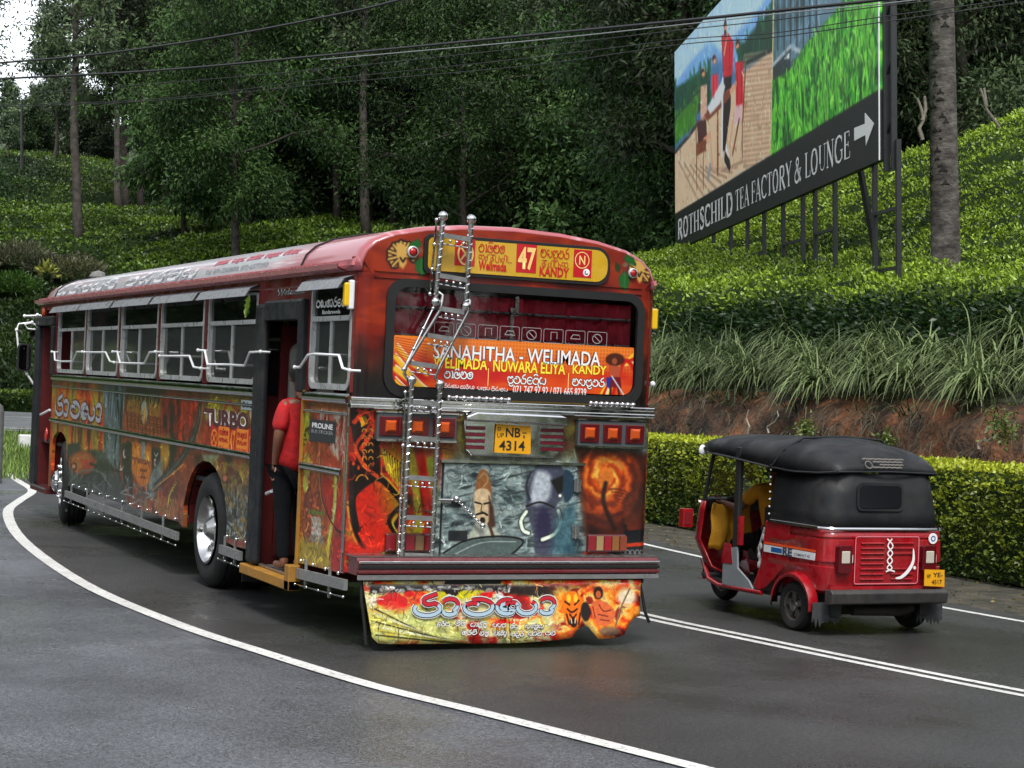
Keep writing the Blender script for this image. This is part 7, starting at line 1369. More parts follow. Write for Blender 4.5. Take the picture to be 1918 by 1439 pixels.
def mud_flap():
    ppm = 300.0; u0, u1, v0, v1 = -1.15, 1.12, .04, .51; W, H = int((u1 - u0) * ppm), int((v1 - v0) * ppm); Yp = -.165
    T = lambda p: ((R3(p[0], p[1], Yp)[0] - u0) * ppm, (v1 - R3(p[0], p[1], Yp)[2]) * ppm)
    c = Canvas(W, H, c8(180, 80, 40), T); fire(c, 71, [c8(170, 24, 26), c8(216, 60, 40), c8(216, 170, 80), c8(206, 206, 150), c8(226, 214, 170), c8(196, 40, 30), c8(150, 24, 24)], 90, 36, 60)
    lm = softbox(c, [(690, 1150), (830, 1130), (870, 1200), (690, 1205)], 20); fire(c, 72, [c8(150, 160, 70), c8(214, 216, 150), c8(196, 180, 70)], 60, 12, 20, lm)
    for k in range(7): c.line([(700, 1140 + k * 8), (810 + k * 12, 1195 + k * 2)], c8(*((60, 56, 30), (216, 216, 190), (150, 140, 60))[k % 3]), 3.4, a=.9)
    c.poly([(692, 1095), (948, 1095), (948, 1108), (860, 1104), (840, 1112), (800, 1106), (692, 1112)], c8(34, 30, 30), 5); c.poly([(948, 1095), (1100, 1095), (1060, 1112), (1010, 1118), (950, 1112)], c8(46, 34, 28), 8)
    g = np.random.default_rng(3)
    for k in range(34): x = 700 + g.random() * 260; c.oval((x, 1098 + g.random() * 10), (3 + 6 * g.random(), 1.5 + 3 * g.random()), c8(*(np.array((200, 200, 196)) * (.5 + .5 * g.random()))), 2)
    for x, y, w, h in ((735, 1118, 16, 9), (752, 1126, 10, 10), (715, 1125, 12, 8), (765, 1112, 10, 6), (910, 1115, 12, 6)): c.oval((x, y), (w, h), c8(204, 30, 38), 4)
    c.poly([(790, 1108), (905, 1106), (880, 1118), (850, 1124), (815, 1118)], c8(206, 196, 40), 4); c.poly([(828, 1104), (868, 1104), (850, 1118), (840, 1118)], c8(34, 28, 26), 3); c.oval((840, 1116), (5, 4), c8(220, 220, 220), 2); c.poly([(925, 1120), (935, 1108), (948, 1120), (946, 1128), (926, 1126)], c8(210, 214, 214), 3)
    detail(c, 900, 3, 14, 1.8, .35)
    # right hand: roaring beast mask and bare chested figure in fire
    rm = softbox(c, [(1035, 1098), (1200, 1098), (1200, 1200), (1035, 1200)], 30); fire(c, 73, [c8(70, 24, 16), c8(206, 60, 26), c8(236, 150, 50), c8(230, 214, 140), c8(150, 40, 24)], 36, 26, 26, rm)
    c.poly(spline([(1050, 1120), (1062, 1108), (1078, 1110), (1090, 1125), (1088, 1155), (1078, 1175), (1064, 1178), (1054, 1155)], 4, True), c8(230, 130, 36), 4)
    for p in ([(1056, 1126), (1064, 1132)], [(1082, 1124), (1074, 1132)], [(1060, 1140), (1068, 1146), (1078, 1140)], [(1064, 1150), (1070, 1156), (1076, 1150)], [(1058, 1150), (1062, 1168)], [(1084, 1148), (1080, 1168)]): c.line(p, c8(60, 20, 12), 4, soft=2, smooth=True)
    c.oval((1063, 1120), (4, 8), c8(244, 200, 80), 3); c.oval((1076, 1120), (4, 8), c8(244, 200, 80), 3); c.oval((1070, 1165), (7, 9), c8(40, 14, 10), 3); c.line([(1066, 1158), (1067, 1166)], c8(236, 230, 200), 2.5); c.line([(1074, 1158), (1073, 1166)], c8(236, 230, 200), 2.5)
    c.oval((1119, 1110), (9, 12), c8(54, 26, 18), 3); c.oval((1119, 1113), (5, 7), c8(196, 110, 74), 2); c.poly(spline([(1106, 1130), (1122, 1124), (1142, 1134), (1150, 1150), (1140, 1168), (1120, 1170), (1108, 1156)], 4, True), c8(216, 120, 76), 3)
    for p in ([(1120, 1132), (1128, 1144), (1142, 1142)], [(1118, 1150), (1136, 1154)], [(1122, 1160), (1138, 1162)], [(1108, 1136), (1112, 1156)]): c.line(p, c8(120, 46, 30), 2.5, soft=1.5, smooth=True)
    c.oval((1094, 1145), (9, 18), c8(34, 26, 26), 4); c.oval((1066, 1186), (12, 7), c8(220, 110, 60), 4); c.oval((1138, 1182), (20, 9), c8(120, 116, 104), 8, .8); c.oval((1172, 1118), (18, 16), c8(236, 230, 206), 12, .9)
    c.line([(1178, 1102), (1160, 1140), (1150, 1172)], c8(130, 116, 96), 4)
    seamx = T((948, 1150))[0]; c.line([(948, 1095), (952, 1205)], c8(70, 60, 50), 2.0)
    v = vnoise(c.h, c.w, 5, 5, 90, 3)[..., None]; c.a *= .9 + .2 * v; pass
    out = [(-1.135, .495), (-1.12, .36), (-1.095, .20), (-1.085, .06), (-.85, .052), (-.5, .045), (-.1, .04), (.08, .042), (.40, .058), (.53, .075), (.56, .13), (.60, .155), (.68, .15), (.70, .085), (.74, .055), (.90, .062), (.98, .09), (1.0, .16), (1.06, .22), (1.10, .28), (1.085, .42), (1.07, .495)]
    # two sheets side by side, slightly bowed
    def sheet_(a, b, name):
        lo = [p for p in out]; m = MB(); n = 26; us = np.linspace(a, b, n); bot = np.interp(us, [p[0] for p in out[3:-3]], [p[1] for p in out[3:-3]]); bot = np.where(us < -1.085, .06 + (-1.085 - us) * 8, bot)
        rows = 7; vs = []
        for j in range(rows + 1):
            for i in range(n):
                z = bot[i] + (.495 - bot[i]) * j / rows; f = 1 - (z - .04) / .455; y = Yp - .035 * f ** 2 - .012 * math.sin(us[i] * 5) * f - (.006 if a > -.5 else 0); vs.append((us[i] + (.03 * f ** 1.5 if us[i] < -1.0 else 0), y, z))
        m._add(vs, [(j * n + i, j * n + i + 1, (j + 1) * n + i + 1, (j + 1) * n + i) for j in range(rows) for i in range(n - 1)]); o = m.build(name, MF, bus, smooth=60, recalc=False); uv_plane(o.data, lambda co: np.stack([(co[:, 0] - u0) / (u1 - u0), (co[:, 2] - v0) / (v1 - v0)], 1)); md = o.modifiers.new('thick', 'SOLIDIFY'); md.thickness = .005; md.offset = 1; return o
    MF = print_mat('painted flap', c, rough=.3, coat=.2, dirt=.2, deep=1.15, gain=1.0, sat=1.15); A = sheet_(-1.135, -.015, 'mud_flap'); B = sheet_(-.02, 1.095, 'mud_flap')
    ysh = Yp - .03; w1 = mat('flap letter blue', hexc(176, 200, 214), .4); w2 = mat('flap letter red', hexc(196, 40, 52), .4)
    a0 = R3(772, 1158, ysh); a1 = R3(1048, 1112, ysh)
    for k, (sw, mm) in enumerate(((.05, M_LW), (.038, M_LB), (.026, w1))): mb = MB(); script_word(mb, 'ravana', frame_xz(ysh - .001 - .0015 * k), a0[0], a1[0], a0[2], a1[2], sw); mb.build('lettering', mm, A, recalc=False)
    mb = MB(); GLt = 'ravana'; script_word(mb, GLt, frame_xz(ysh - .0055), a0[0], a1[0], a0[2], a1[2], .026); zc = (a0[2] + a1[2]) / 2 - .005
    keep = [f for f in mb.f if all(mb.v[i][2] > zc for i in f)]; mb.f = keep; mb.m = [0] * len(keep); mb.build('lettering', w2, A, recalc=False)
    for w, xa, xb, y in (('l1', 817, 842, 1174), ('l2', 852, 871, 1173), ('l3', 880, 912, 1175), ('l4', 921, 947, 1176), ('l5', 954, 970, 1178), ('l6', 982, 1018, 1178), ('m1', 864, 893, 1190), ('m2', 897, 915, 1191), ('m3', 925, 948, 1191), ('m4', 955, 981, 1193), ('m5', 988, 1014, 1192), ('m6', 1020, 1040, 1191)):
        p0, p1 = R3(xa, y, Yp - .05), R3(xb, y - 9, Yp - .05)
        for sw, mm, k in ((.013, M_LK, 0), (.0065, M_LW, 1)): mb = MB(); script_word(mb, w, frame_xz(Yp - .052 - .0015 * k), p0[0], p1[0], p0[2], p1[2] + .004, sw, 0, .25); mb.build('lettering', mm, A, recalc=False)
    m = MB(); m.tube([(-1.145, -.15, .50), (-1.14, -.16, .36), (-1.115, -.17, .2), (-1.10, -.18, .05)], .012, 6); m.build('flap_edge', M_BLACK, bus); m = MB(); m.tube([(1.10, -.14, .48), (1.13, -.15, .36), (1.15, -.16, .25), (1.19, -.16, .17)], .012, 6); m.build('flap_edge', M_BLACK, bus)
    m = MB(); m.box(-1.12, 1.12, -.17, -.12, .47, .505); m.build('flap_mount', M_BLACK, bus)
mud_flap()
# ---- roof ladder in three lengths
def ladder():
    y = -.12; root = None
    def rp(px, py, yy=y): return R3(px, py, yy)
    m = MB(); m.box(-.9, -.4, -.1, -.09, .70, .702); root = empty('roof_ladder', (0, 0, 0), parent=bus)
    segs = [((830, 403), (812, 560)), ((883, 410), (870, 568))]
    M_SPIRAL = M_STEEL
    def spiral(a, b, r):
        a, b = np.array(a), np.array(b); L = np.linalg.norm(b - a); d = (b - a) / L; x = np.cross(d, (0, 1, 0)); x /= np.linalg.norm(x); yv = np.cross(d, x); n = int(L / .055); pts = [a + d * (L * k / (n * 6)) + r * (math.cos(k * math.pi / 3) * x + math.sin(k * math.pi / 3) * yv) for k in range(n * 6 + 1)]; m = MB(); m.tube(pts, .0045, 4, caps=False); return m
    def rail(P, r=.019, balls=(0, 1), sp=True):
        m = MB(); m.tube(P, r, 10); o = m.build('ladder_rail', M_STEEL, root, smooth=50)
        if sp: 
            for a, b in zip(P[:-1], P[1:]): spiral(a, b, r).build('wire_wrap', M_CHROME, o)
        for k in balls: m = MB(); m.ball(P[0] if k == 0 else P[-1], .036, 12, 8); m.build('rail_ball', M_CHROME, o, smooth=70)
    rail([rp(830, 405), rp(815, 566)]); rail([rp(883, 411), rp(872, 574)])
    rail([rp(771, 712), rp(752, 1054)], balls=(0, 1)); rail([rp(824, 720), rp(808, 1055)], balls=(0, 1))
    rail([rp(817, 545, -.09), rp(829, 553), rp(826, 578), rp(762, 683), rp(757, 700), rp(768, 716, -.09)], .013, (), False); rail([rp(871, 556, -.09), rp(880, 564), rp(878, 582), rp(822, 690), rp(815, 706), rp(824, 722, -.09)], .013, (), False)
    thin = [((818, 412), (805, 551)), ((811, 578), (756, 692)), ((759, 735), (746, 1035))]
    for a, b in thin:
        m = MB(); m.tube([rp(*a), rp(*b)], .008, 7); o = m.build('side_rod', M_CHROME, root, smooth=50)
        for k in range(4): q = rp(*a) + (rp(*b) - rp(*a)) * k / 3; m = MB(); m.ball(q, .016, 7, 5); m.build('rod_ball', M_CHROME, o, smooth=70)
    rungs = [((829, 441), (879, 449)), ((822, 516), (873, 525)), ((822, 578), (868, 585)), ((800, 628), (848, 636)), ((769, 680), (817, 687)), ((771, 753), (822, 757)), ((768, 820), (819, 824)), ((764, 894), (815, 898)), ((760, 969), (812, 972)), ((757, 1040), (810, 1042))]
    for i, (a, b) in enumerate(rungs):
        A, B = rp(*a), rp(*b); m = MB(); m.beam(A, B, .03, .034); o = m.build('ladder_rung', M_SILV, root)
        m = MB(); dz = np.array([0, 0, -.062]); m.tube([A + dz, B + dz], .006, 6); m.build('rung_rod', M_CHROME, o)
        for k in range(3):
            if i == 9: break
            q = A + (B - A) * (.25 + .25 * k) + (0, -.02, -.036); m = MB(); m.ball(q, .0125, 7, 5); m.build('rung_stud', M_CHROME, o, smooth=70)
    for px, py in ((826, 430), (878, 440), (771, 745), (822, 752), (757, 960), (810, 960)): a = rp(px, py); m = MB(); m.tube([a, (a[0], .02, a[2] if a[2] < 2.9 else 2.9)], .012, 6); m.build('ladder_mount', M_STEEL, root)
ladder()
# ---- side marker lamp, mirrors
a = S3(681, 552, -1.23); m = MB(); m.box(a[0] - .03, a[0] + .01, .03, .09, a[2] - .10, a[2] + .11); o = m.build('marker_lamp', M_WHITEM, bus, bevel=.01); m = MB(); m.box(a[0] - .065, a[0] - .02, .035, .085, a[2] - .08, a[2] + .09); m.build('lens', mat('amber yellow lens', hexc(222, 180, 30), .25, coat=.7), o, bevel=.012)
m = MB(); m.box(1.22, 1.27, .04, .09, 2.40, 2.56); m.build('marker_lamp', mat('amber yellow lens', hexc(222, 180, 30), .25, coat=.7), bus, bevel=.012)
m = MB(); m.ball((1.25, .05, 1.98), .022, 7, 5); m.build('stud', M_WHITEM, bus)
def mirrors():
    y = 12.25; P = lambda px, py: onpl(px, py, 1, y)
    m = MB(); m.tube([P(76, 591), P(46, 592)], .014, 6); m.tube([P(60, 604), P(35, 607), P(31, 618), P(34, 648), P(35, 668)], .013, 6); m.tube([P(35, 668), P(33, 671), P(50, 700), P(63, 705 + 15)], .014, 6); m.tube([P(74, 618), P(52, 616), P(46, 608), P(60, 605), P(72, 612)], .012, 6); o = m.build('mirror_bracket', M_WHITEM, bus, smooth=50)
    for q in (P(46, 592), P(60, 604), P(31, 618), P(70, 590), P(36, 680), P(50, 700)): m = MB(); m.ball(q, .024, 7, 5); m.build('bracket_knob', M_WHITEM, o, smooth=70)
    c = P(45, 668); m = MB(); m.prism(rrect(c[0] - .09, c[0] + .09, c[2] - .19, c[2] + .17, .05, 4), [], lambda u, v, w: (u, y - .05 + w, v), .08); mm = m.build('door_mirror', M_BLACK, bus, bevel=.015); m = MB(); m.prism(rrect(c[0] - .075, c[0] + .075, c[2] - .17, c[2] + .15, .045, 4), [], lambda u, v, w: (u, y - .056 + w, v), .005); m.build('mirror_glass', mat('mirror glass', (.5, .5, .5), .04, 1.0), mm)
    c = P(66, 627); m = MB(); m.lathe([(0, .07), (.03, .05), (.06, .001)], (c[0], y, c[2]), 'y', 16); m.build('round_mirror', M_BLACK, bus, smooth=40)
    m = MB(); m.ball(S3(83, 584, -1.24), .035, 8, 6, (1, 1, 1.6)); m.build('marker_lamp', mat('amber lens', hexc(226, 104, 24), .25), bus)
mirrors()
# ================================================================== people
def skinned(name, J, chains, m, parent, root='pelvis', sub=2):
    """one continuous surface grown round the joints J = {name: (x, y, z, radius)}"""
    bm = bmesh.new(); L = bm.verts.layers.skin.verify(); V = {}
    for c in chains:
        for k in c:
            if k not in V: v = bm.verts.new(J[k][:3]); V[k] = v; r = J[k][3]; v[L].radius = (r if not hasattr(r, '__len__') else r) if hasattr(r, '__len__') else (r, r)
        for a, b in zip(c[:-1], c[1:]): bm.edges.new((V[a], V[b]))
    V[root if root in V else chains[0][0]][L].use_root = True
    me = bpy.data.meshes.new(name); bm.to_mesh(me); bm.free(); me.materials.append(m); o = link_mesh(name, me, parent)
    s = o.modifiers.new('skin', 'SKIN'); s.use_smooth_shade = True; s.branch_smoothing = .4; u = o.modifiers.new('sub', 'SUBSURF'); u.levels = sub; u.render_levels = sub; return o
def hand(J, chains, w, d, side, sc=1.0, curl=.5, key='h'):
    """palm and five fingers from the wrist joint w along d"""
    w = np.array(w); d = unit(np.array(d, float)); s = unit(np.array(side, float)); n = np.cross(d, s); J[key + 'p'] = (*(w + d * .05 * sc), .026 * sc)
    for i, (o_, ln) in enumerate(((-.03, .062), (-.01, .072), (.01, .067), (.028, .052))):
        b = w + d * .085 * sc + s * o_ * sc; p1 = b + d * ln * .5 * sc - n * curl * .01 * sc; p2 = b + d * ln * (1 - curl * .4) * sc - n * curl * .045 * sc; J[key + 'a%d' % i] = (*b, .010 * sc); J[key + 'b%d' % i] = (*p1, .0085 * sc); J[key + 'c%d' % i] = (*p2, .0075 * sc); chains.append([key + 'p', key + 'a%d' % i, key + 'b%d' % i, key + 'c%d' % i])
    t = w + d * .03 * sc + s * -.045 * sc; J[key + 't1'] = (*t, .012 * sc); J[key + 't2'] = (*(t + d * .035 * sc - s * .015 * sc - n * .02 * sc), .009 * sc); chains.append([key + 'p', key + 't1', key + 't2'])
def face(parent, c, fwd, skin, r=.1):
    c = np.array(c); f = unit(np.array(fwd, float)); s = unit(np.cross(f, (0, 0, 1.0))); up = np.array([0, 0, 1.0]); m = MB(); m.tube([c + f * r * .78 + up * .02, c + f * r * 1.14 - up * .012, c + f * r * .85 - up * .025], [.008, .015, .01], 6); m.build('nose', skin, parent, smooth=60)
    for k in (-1, 1):
        m = MB(); m.ball(c + f * r * .83 + s * k * .033 + up * .012, .013, 7, 5); m.build('eye', mat('eye', (.05, .03, .02), .2), parent); m = MB(); m.ball(c + s * k * r * .86 - up * .012, .026, 8, 6, (.5, .8, 1.2)); m.build('ear', skin, parent, smooth=60)
    m = MB(); m.beam(c + f * r * .86 - s * .022 - up * .048, c + f * r * .86 + s * .022 - up * .048, .01, .008); m.build('mouth', mat('lips', (.12, .04, .035), .5), parent)
M_SKIN = mat('brown skin', hexc(112, 72, 52), .5, noise=.12); M_HAIR = mat('black hair', (.004, .0035, .003), .5, noise=.5, nscale=40)
def conductor():
    root = empty('person', (-1.10, 1.60, .40)); tag(root, 'person in a red shirt and black trousers standing on the rear step of the bus', 'person')
    J = {'pelvis': (0, 0, .80, .125), 'belly': (-.01, -.01, .98, .125), 'chest': (-.02, -.02, 1.18, .14), 'neck0': (-.03, .0, 1.35, .07), 'neck': (-.04, .03, 1.42, .05), 'head': (-.05, .05, 1.52, .082), 'crown': (-.05, .05, 1.60, .066),
         'shl': (-.17, -.03, 1.30, .06), 'ell': (-.20, -.10, 1.04, .042), 'wrl': (-.17, -.02, .83, .028), 'shr': (.13, .03, 1.31, .06), 'elr': (.22, .12, 1.10, .042), 'wrr': (.26, .32, 1.02, .028),
         'hil': (-.09, -.02, .74, .095), 'knl': (-.09, -.03, .44, .062), 'anl': (-.08, -.08, .09, .04), 'hel': (-.08, -.10, .035, .034), 'tol': (-.10, .09, .025, .03), 'hir': (.09, .03, .74, .095), 'knr': (.09, .05, .44, .062), 'anr': (.10, .06, .09, .04), 'her': (.10, .03, .035, .034), 'tor': (.11, .20, .025, .03)}
    J = {k: (v[0] + .09 * max(0, v[2] - .8), v[1] - .12 * max(0, v[2] - .9), v[2], v[3]) for k, v in J.items()}; sx = lambda z: .09 * max(0, z - .8); sy = lambda z: -.12 * max(0, z - .9)
    C = [['pelvis', 'belly', 'chest', 'neck0', 'neck', 'head', 'crown'], ['chest', 'shl', 'ell', 'wrl', 'hlp'], ['chest', 'shr', 'elr', 'wrr', 'hrp'], ['pelvis', 'hil', 'knl', 'anl', 'hel', 'tol'], ['pelvis', 'hir', 'knr', 'anr', 'her', 'tor']]
    hand(J, C, J['wrl'][:3], (0.05, .1, -1), (0, 1, .1), key='hl'); hand(J, C, J['wrr'][:3], (0, .4, 1), (1, 0, 0), key='hr', curl=1.2)
    skinned('body', J, C, M_SKIN, root)
    K = {k: J[k] for k in J}; K.update({'hem': (0, -.01, .73, .19), 'waist': (-.01, -.01, .92, .178), 'chest': (-.02, -.02, 1.16, .178), 'neck0': (-.03, 0, 1.34, .088), 'shl': (-.17, -.03, 1.30, .078), 'sll': (-.20, -.095, 1.07, .07), 'shr': (.13, .03, 1.31, .078), 'slr': (.19, .085, 1.16, .068)}); K.update({k: (K[k][0] + sx(K[k][2]), K[k][1] + sy(K[k][2]), *K[k][2:]) for k in ('hem', 'waist', 'chest', 'neck0', 'shl', 'sll', 'shr', 'slr')})
    skinned('shirt', K, [['hem', 'waist', 'chest', 'neck0'], ['chest', 'shl', 'sll'], ['chest', 'shr', 'slr']], mat('red shirt', hexc(164, 12, 16), .85, noise=.3, nscale=9, bump=.9, bscale=9), root, root='hem')
    K.update({'pelvis': (0, 0, .78, .138), 'hil': (-.09, -.02, .72, .108), 'knl': (-.09, -.03, .44, .07), 'cul': (-.08, -.078, .06, .056), 'hir': (.09, .03, .72, .108), 'knr': (.09, .05, .44, .078), 'cur': (.10, .058, .06, .058)})
    skinned('trousers', K, [['pelvis', 'hil', 'knl', 'cul'], ['pelvis', 'hir', 'knr', 'cur']], mat('black cloth', (.005, .0055, .007), .95, spec=.15, bump=.8, bscale=10), root)
    h = np.array(J['head'][:3]); m = MB(); m.ball(h + (0, -.015, .035), .108, 12, 8, (.92, 1.0, 1.0)); m.build('hair', M_HAIR, root, smooth=70); face(root, h + (0, .005, 0), (0, 1, -.05), M_SKIN, .09)
conductor()
# ================================================================== the three-wheeler
TK_ = empty('three_wheeler', (3.49, .43, 0), .02); tag(TK_, 'red three-wheeled taxi with a black canvas hood driving away beside the hedge', 'auto rickshaw')
M_TRED = mat('rickshaw red', hexc(150, 10, 24), .3, coat=.35, noise=.18, dirt=.3); M_VINYL = mat('black vinyl', (.016, .018, .021), .62, spec=.22, noise=.2, nscale=3, bump=.5, bscale=5, dirt=.25); M_TBLK = mat('matt black metal', (.02, .02, .021), .5)
def tk():
    b = TK_
    def TQ(px, py, ax, val):    # a pixel of the photograph on a plane of the vehicle, in its own frame
        q = onpl(px, py, ax, val); return (q[0] - 3.49, q[1] - .43, q[2])
    # body tub: rings in plan, rounded rear corners
    def plan(hw, vr, vf, r=.13): return [(-hw, vf)] + [(-hw + r - r * math.cos(t), vr + r - r * math.sin(t)) for t in np.linspace(0, math.pi / 2, 7)] + [(hw - r + r * math.sin(t), vr + r - r * math.cos(t)) for t in np.linspace(0, math.pi / 2, 7)] + [(hw, vf)]
    rings = []
    for z, hw, vr in ((.34, .575, -.385), (.37, .60, -.40), (.56, .615, -.415), (.565, .605, -.405), (.60, .605, -.405), (.605, .617, -.417), (.78, .61, -.41), (.785, .60, -.40), (.80, .60, -.40), (.805, .608, -.408), (.87, .60, -.40)): rings.append([(x, y, z) for x, y in plan(hw, vr, .40)])
    m = MB(); m.loft(rings, closed=False); o = m.build('rear_body', M_TRED, b, smooth=35); md = o.modifiers.new('thick', 'SOLIDIFY'); md.thickness = .02; md.offset = -1
    for s in (-1, 1):
        # side panel ahead of the wheel arch and the flared wheel arch
        m = MB(); m.prism([(.12, .55), (.33, .38), (.44, .30), (.56, .26), (.62, .30), (.52, .50), (.47, .87), (.12, .87)], [], lambda u, v, w: (s * (.612 - w), u, v), .02); m.build('side_panel', M_TRED, b, bevel=.008)
        A = []; B = []
        for t in np.linspace(-.15, math.pi + .1, 14): A.append((s * .60, -.02 - .30 * math.cos(t), .23 + .27 * math.sin(t))); B.append((s * .675, -.02 - .275 * math.cos(t), .23 + .245 * math.sin(t)))
        C_ = [(p[0], p[1] * .98, p[2] - .03) for p in B]; m = MB(); m.loft([A, B, C_], closed=False); o = m.build('wheel_arch', M_TRED, b, smooth=50); md = o.modifiers.new('thick', 'SOLIDIFY'); md.thickness = .012
        m = MB(); m.box(s * .50, s * .40, -.36, .34, .16, .60); m.build('wheel_well', M_TBLK, b)
        m = MB(); m.box(s * .625, s * .605, -.30, .42, .862, .885); m.build('belt_trim', M_CHROME, b)
        m = MB(); m.box(s * .6185, s * .614, -.27, .47, .605, .665); st = m.build('side_stripe', mat('stripe white', (.70, .72, .74), .3, coat=.4), b); m = MB(); m.box(s * .6188, s * .614, -.27, .47, .672, .688); m.build('orange_line', mat('stripe orange', hexc(226, 90, 40), .3), st)
        m = MB(); m.box(s * .6195, s * .6185, .20, .36, .615, .655); m.build('blue_block', mat('stripe blue', hexc(30, 90, 150), .3), st)
        if s < 0:
            F = frame_yz(-.6200); lettering('RE', 'lettering', st, F, -.19, -.05, .600, .672, mat('stripe letter', (.05, .06, .1), .3), .05); lettering('COMPACT 4S', 'lettering', st, F, -.02, .20, .617, .640, mat('stripe letter', (.05, .06, .1), .3), .01)
    m = MB(); m.loft([[(x * k, y * k if i else y, z) for i, (x, y) in enumerate(plan(.617, -.417, .40))] for z, k in ((.862, 1.0), (.874, 1.012), (.886, 1.0))], closed=False); m.build('belt_trim', M_CHROME, b, smooth=40)
    # rear face: ribbed engine panel with white swirls
    y0 = -.418; F = frame_xz(y0 - .012); E = lambda px, py: TQ(px, py, 1, .008)
    u0, u1, v0, v1 = -.33, .30, .43, .815
    m = MB(); m.prism(rrect(u0, u1, v0, v1, .02, 3), [], lambda u, v, w: (u, y0 - .008 + w, v), .012); pn = m.build('engine_panel', M_TRED, b, bevel=.004)
    m = MB(); o_ = rrect(u0 - .005, u1 + .005, v0, v1, .02, 3); ribbon(m, o_ + [o_[0]], .008, F); m.build('panel_line', mat('pink line', hexc(214, 120, 130), .4), pn, recalc=False)
    for k in range(8):
        z = v1 - .055 - k * .042
        for a, c in ((u0 + .05, -.05), (.03, u1 - .05)):
            if k in (3, 4) and a > 0: continue
            m = MB(); m.tube([(a, y0 - .012, z), (c, y0 - .012, z)], .009, 6); m.build('rib', M_TRED, pn, smooth=60)
    WM = mat('white decal', (.8, .78, .78), .35); F2 = frame_xz(y0 - .024); m = MB(); ribbon(m, spline([(.02, .80), (-.02, .74), (.03, .68), (-.02, .62), (.03, .56), (-.03, .53)], 5), .012, F2); ribbon(m, spline([(-.03, .80), (.03, .74), (-.02, .68), (.03, .62), (-.02, .56), (.06, .53)], 5), .012, F2, .001); m.build('knot_decal', WM, pn, recalc=False)
    m = MB(); pts = spline([(.07, .475), (.13, .485), (.20, .54), (.245, .62), (.24, .72)], 5); ribbon(m, pts, [.006 + .026 * math.sin(math.pi * i / (len(pts) - 1)) ** .7 for i in range(len(pts))], F2); ribbon(m, arc(.262, .56, .008, .008, 0, 360, 8), .014, F2); m.build('swoosh_decal', WM, pn, recalc=False)
    for x0, x1, rx in ((-.50, -.35, -.44), (.34, .50, .39)): m = MB(); m.box(x0, x1, y0 - .003, y0 + .002, .60, .665); m.build('white_stripe', mat('stripe white', (.70, .72, .74), .3, coat=.4), b)
    for xc in (-.455, .395):
        m = MB(); m.prism(rrect(xc - .065, xc + .065, .52, .745, .02, 3), [], lambda u, v, w: (u, y0 - .05 + w, v), .06); l = m.build('tail_lamp', mat('dark red lens', hexc(120, 14, 22), .15, coat=1), b, bevel=.008)
        m = MB(); m.box(xc - .04, xc + .04, y0 - .056, y0 - .045, .60, .70); m.build('clear_lens', mat('clear lens', (.5, .46, .38), .12, coat=1), l, bevel=.006)
    m = MB(); m.prism([(.335, .415), (.545, .405), (.540, .545), (.335, .55)], [], lambda u, v, w: (u, y0 - .065 + w, v), .006); p = m.build('number_plate', mat('plate yellow', hexc(222, 158, 20), .35, dirt=.15), b); F3 = frame_xz(y0 - .0665)
    lettering('YE-', 'lettering', p, F3, .42, .52, .485, .523, M_LB, .02); lettering('4517', 'lettering', p, F3, .41, .515, .425, .465, M_LB, .02); lettering('WP', 'lettering', p, F3, .355, .395, .475, .51, M_LB, .02)
    m = MB(); m.lathe([(0, .045), (-.006, .045), (-.006, .001)], (.455, y0, .80), 'y', 18); s_ = m.build('round_sticker', WM, b); m = MB(); ribbon(m, arc(.455, .80, .02, .02, 0, 360, 10), .01, frame_xz(y0 - .008)); m.build('sticker_mark', mat('stripe blue', hexc(30, 90, 150), .3), s_, recalc=False)
    m = MB(); m.loft([[(x, -.44, .26), (x, -.50, .275), (x, -.51, .36), (x, -.48, .385), (x, -.40, .385), (x, -.40, .26)] for x in (-.60, -.585, .555, .57)], caps=True); m.build('rear_bumper', mat('worn black bumper', (.025, .025, .026), .5, dirt=.4), b, bevel=.008)
    m = MB(); m.box(-.57, .57, -.43, -.40, .385, .41); m.build('bumper_beam', M_TRED, b)
    # frayed mud flaps
    for s in (-1, 1):
        g = np.random.default_rng(7 + s); xs = np.linspace(s * .40, s * .66, 15); out = [(xs[0], .27)] + [(x, .08 + .05 * g.random() + (.02 if i % 2 else -.015)) for i, x in enumerate(xs)] + [(xs[-1], .27)]; m = MB(); m.prism(out, [], lambda u, v, w: (u, -.33 + w, v), .008); m.build('mud_flap', mat('grey rubber', (.035, .036, .038), .8, noise=.5), b)
    m = MB(); m.tube([(-.25, -.30, .20), (.2, -.32, .19), (.35, -.30, .22)], .045, 10); m.tube([(-.5, 0, .2), (.5, 0, .2)], .04, 8); m.box(-.28, .28, -.2, .3, .15, .36); m.build('engine_block', M_RUST, b, smooth=50)
    # floor, front shell, mudguard
    m = MB(); m.prism([(-.55, .4), (.55, .4), (.55, 1.2), (.30, 1.95), (-.30, 1.95), (-.55, 1.2)], [], lambda u, v, w: (u, v, .235 + w), .03); m.build('floor', M_TBLK, b)
    for s in (-1, 1): m = MB(); m.tube([(s * .60, .50, .25), (s * .585, 1.2, .235), (s * .50, 1.5, .255), (s * .40, 1.78, .40)], .022, 8); m.build('sill_pipe', M_TRED, b, smooth=50)
    rings = []
    for z, hw, vf, fl in ((.28, .34, 1.80, .26), (.36, .45, 1.90, .22), (.60, .52, 1.98, .20), (.85, .52, 1.93, .20), (.95, .53, 1.86, .18)): rings.append([(hw * math.sin(t), vf - fl * 1.6 + fl * 1.6 * math.cos(t) ** .8 if math.cos(t) > 0 else vf - fl * 1.6, z) for t in np.linspace(-math.pi / 2, math.pi / 2, 17)])
    m = MB(); m.loft(rings, closed=False); o = m.build('front_shell', M_TRED, b, smooth=50); md = o.modifiers.new('thick', 'SOLIDIFY'); md.thickness = .015
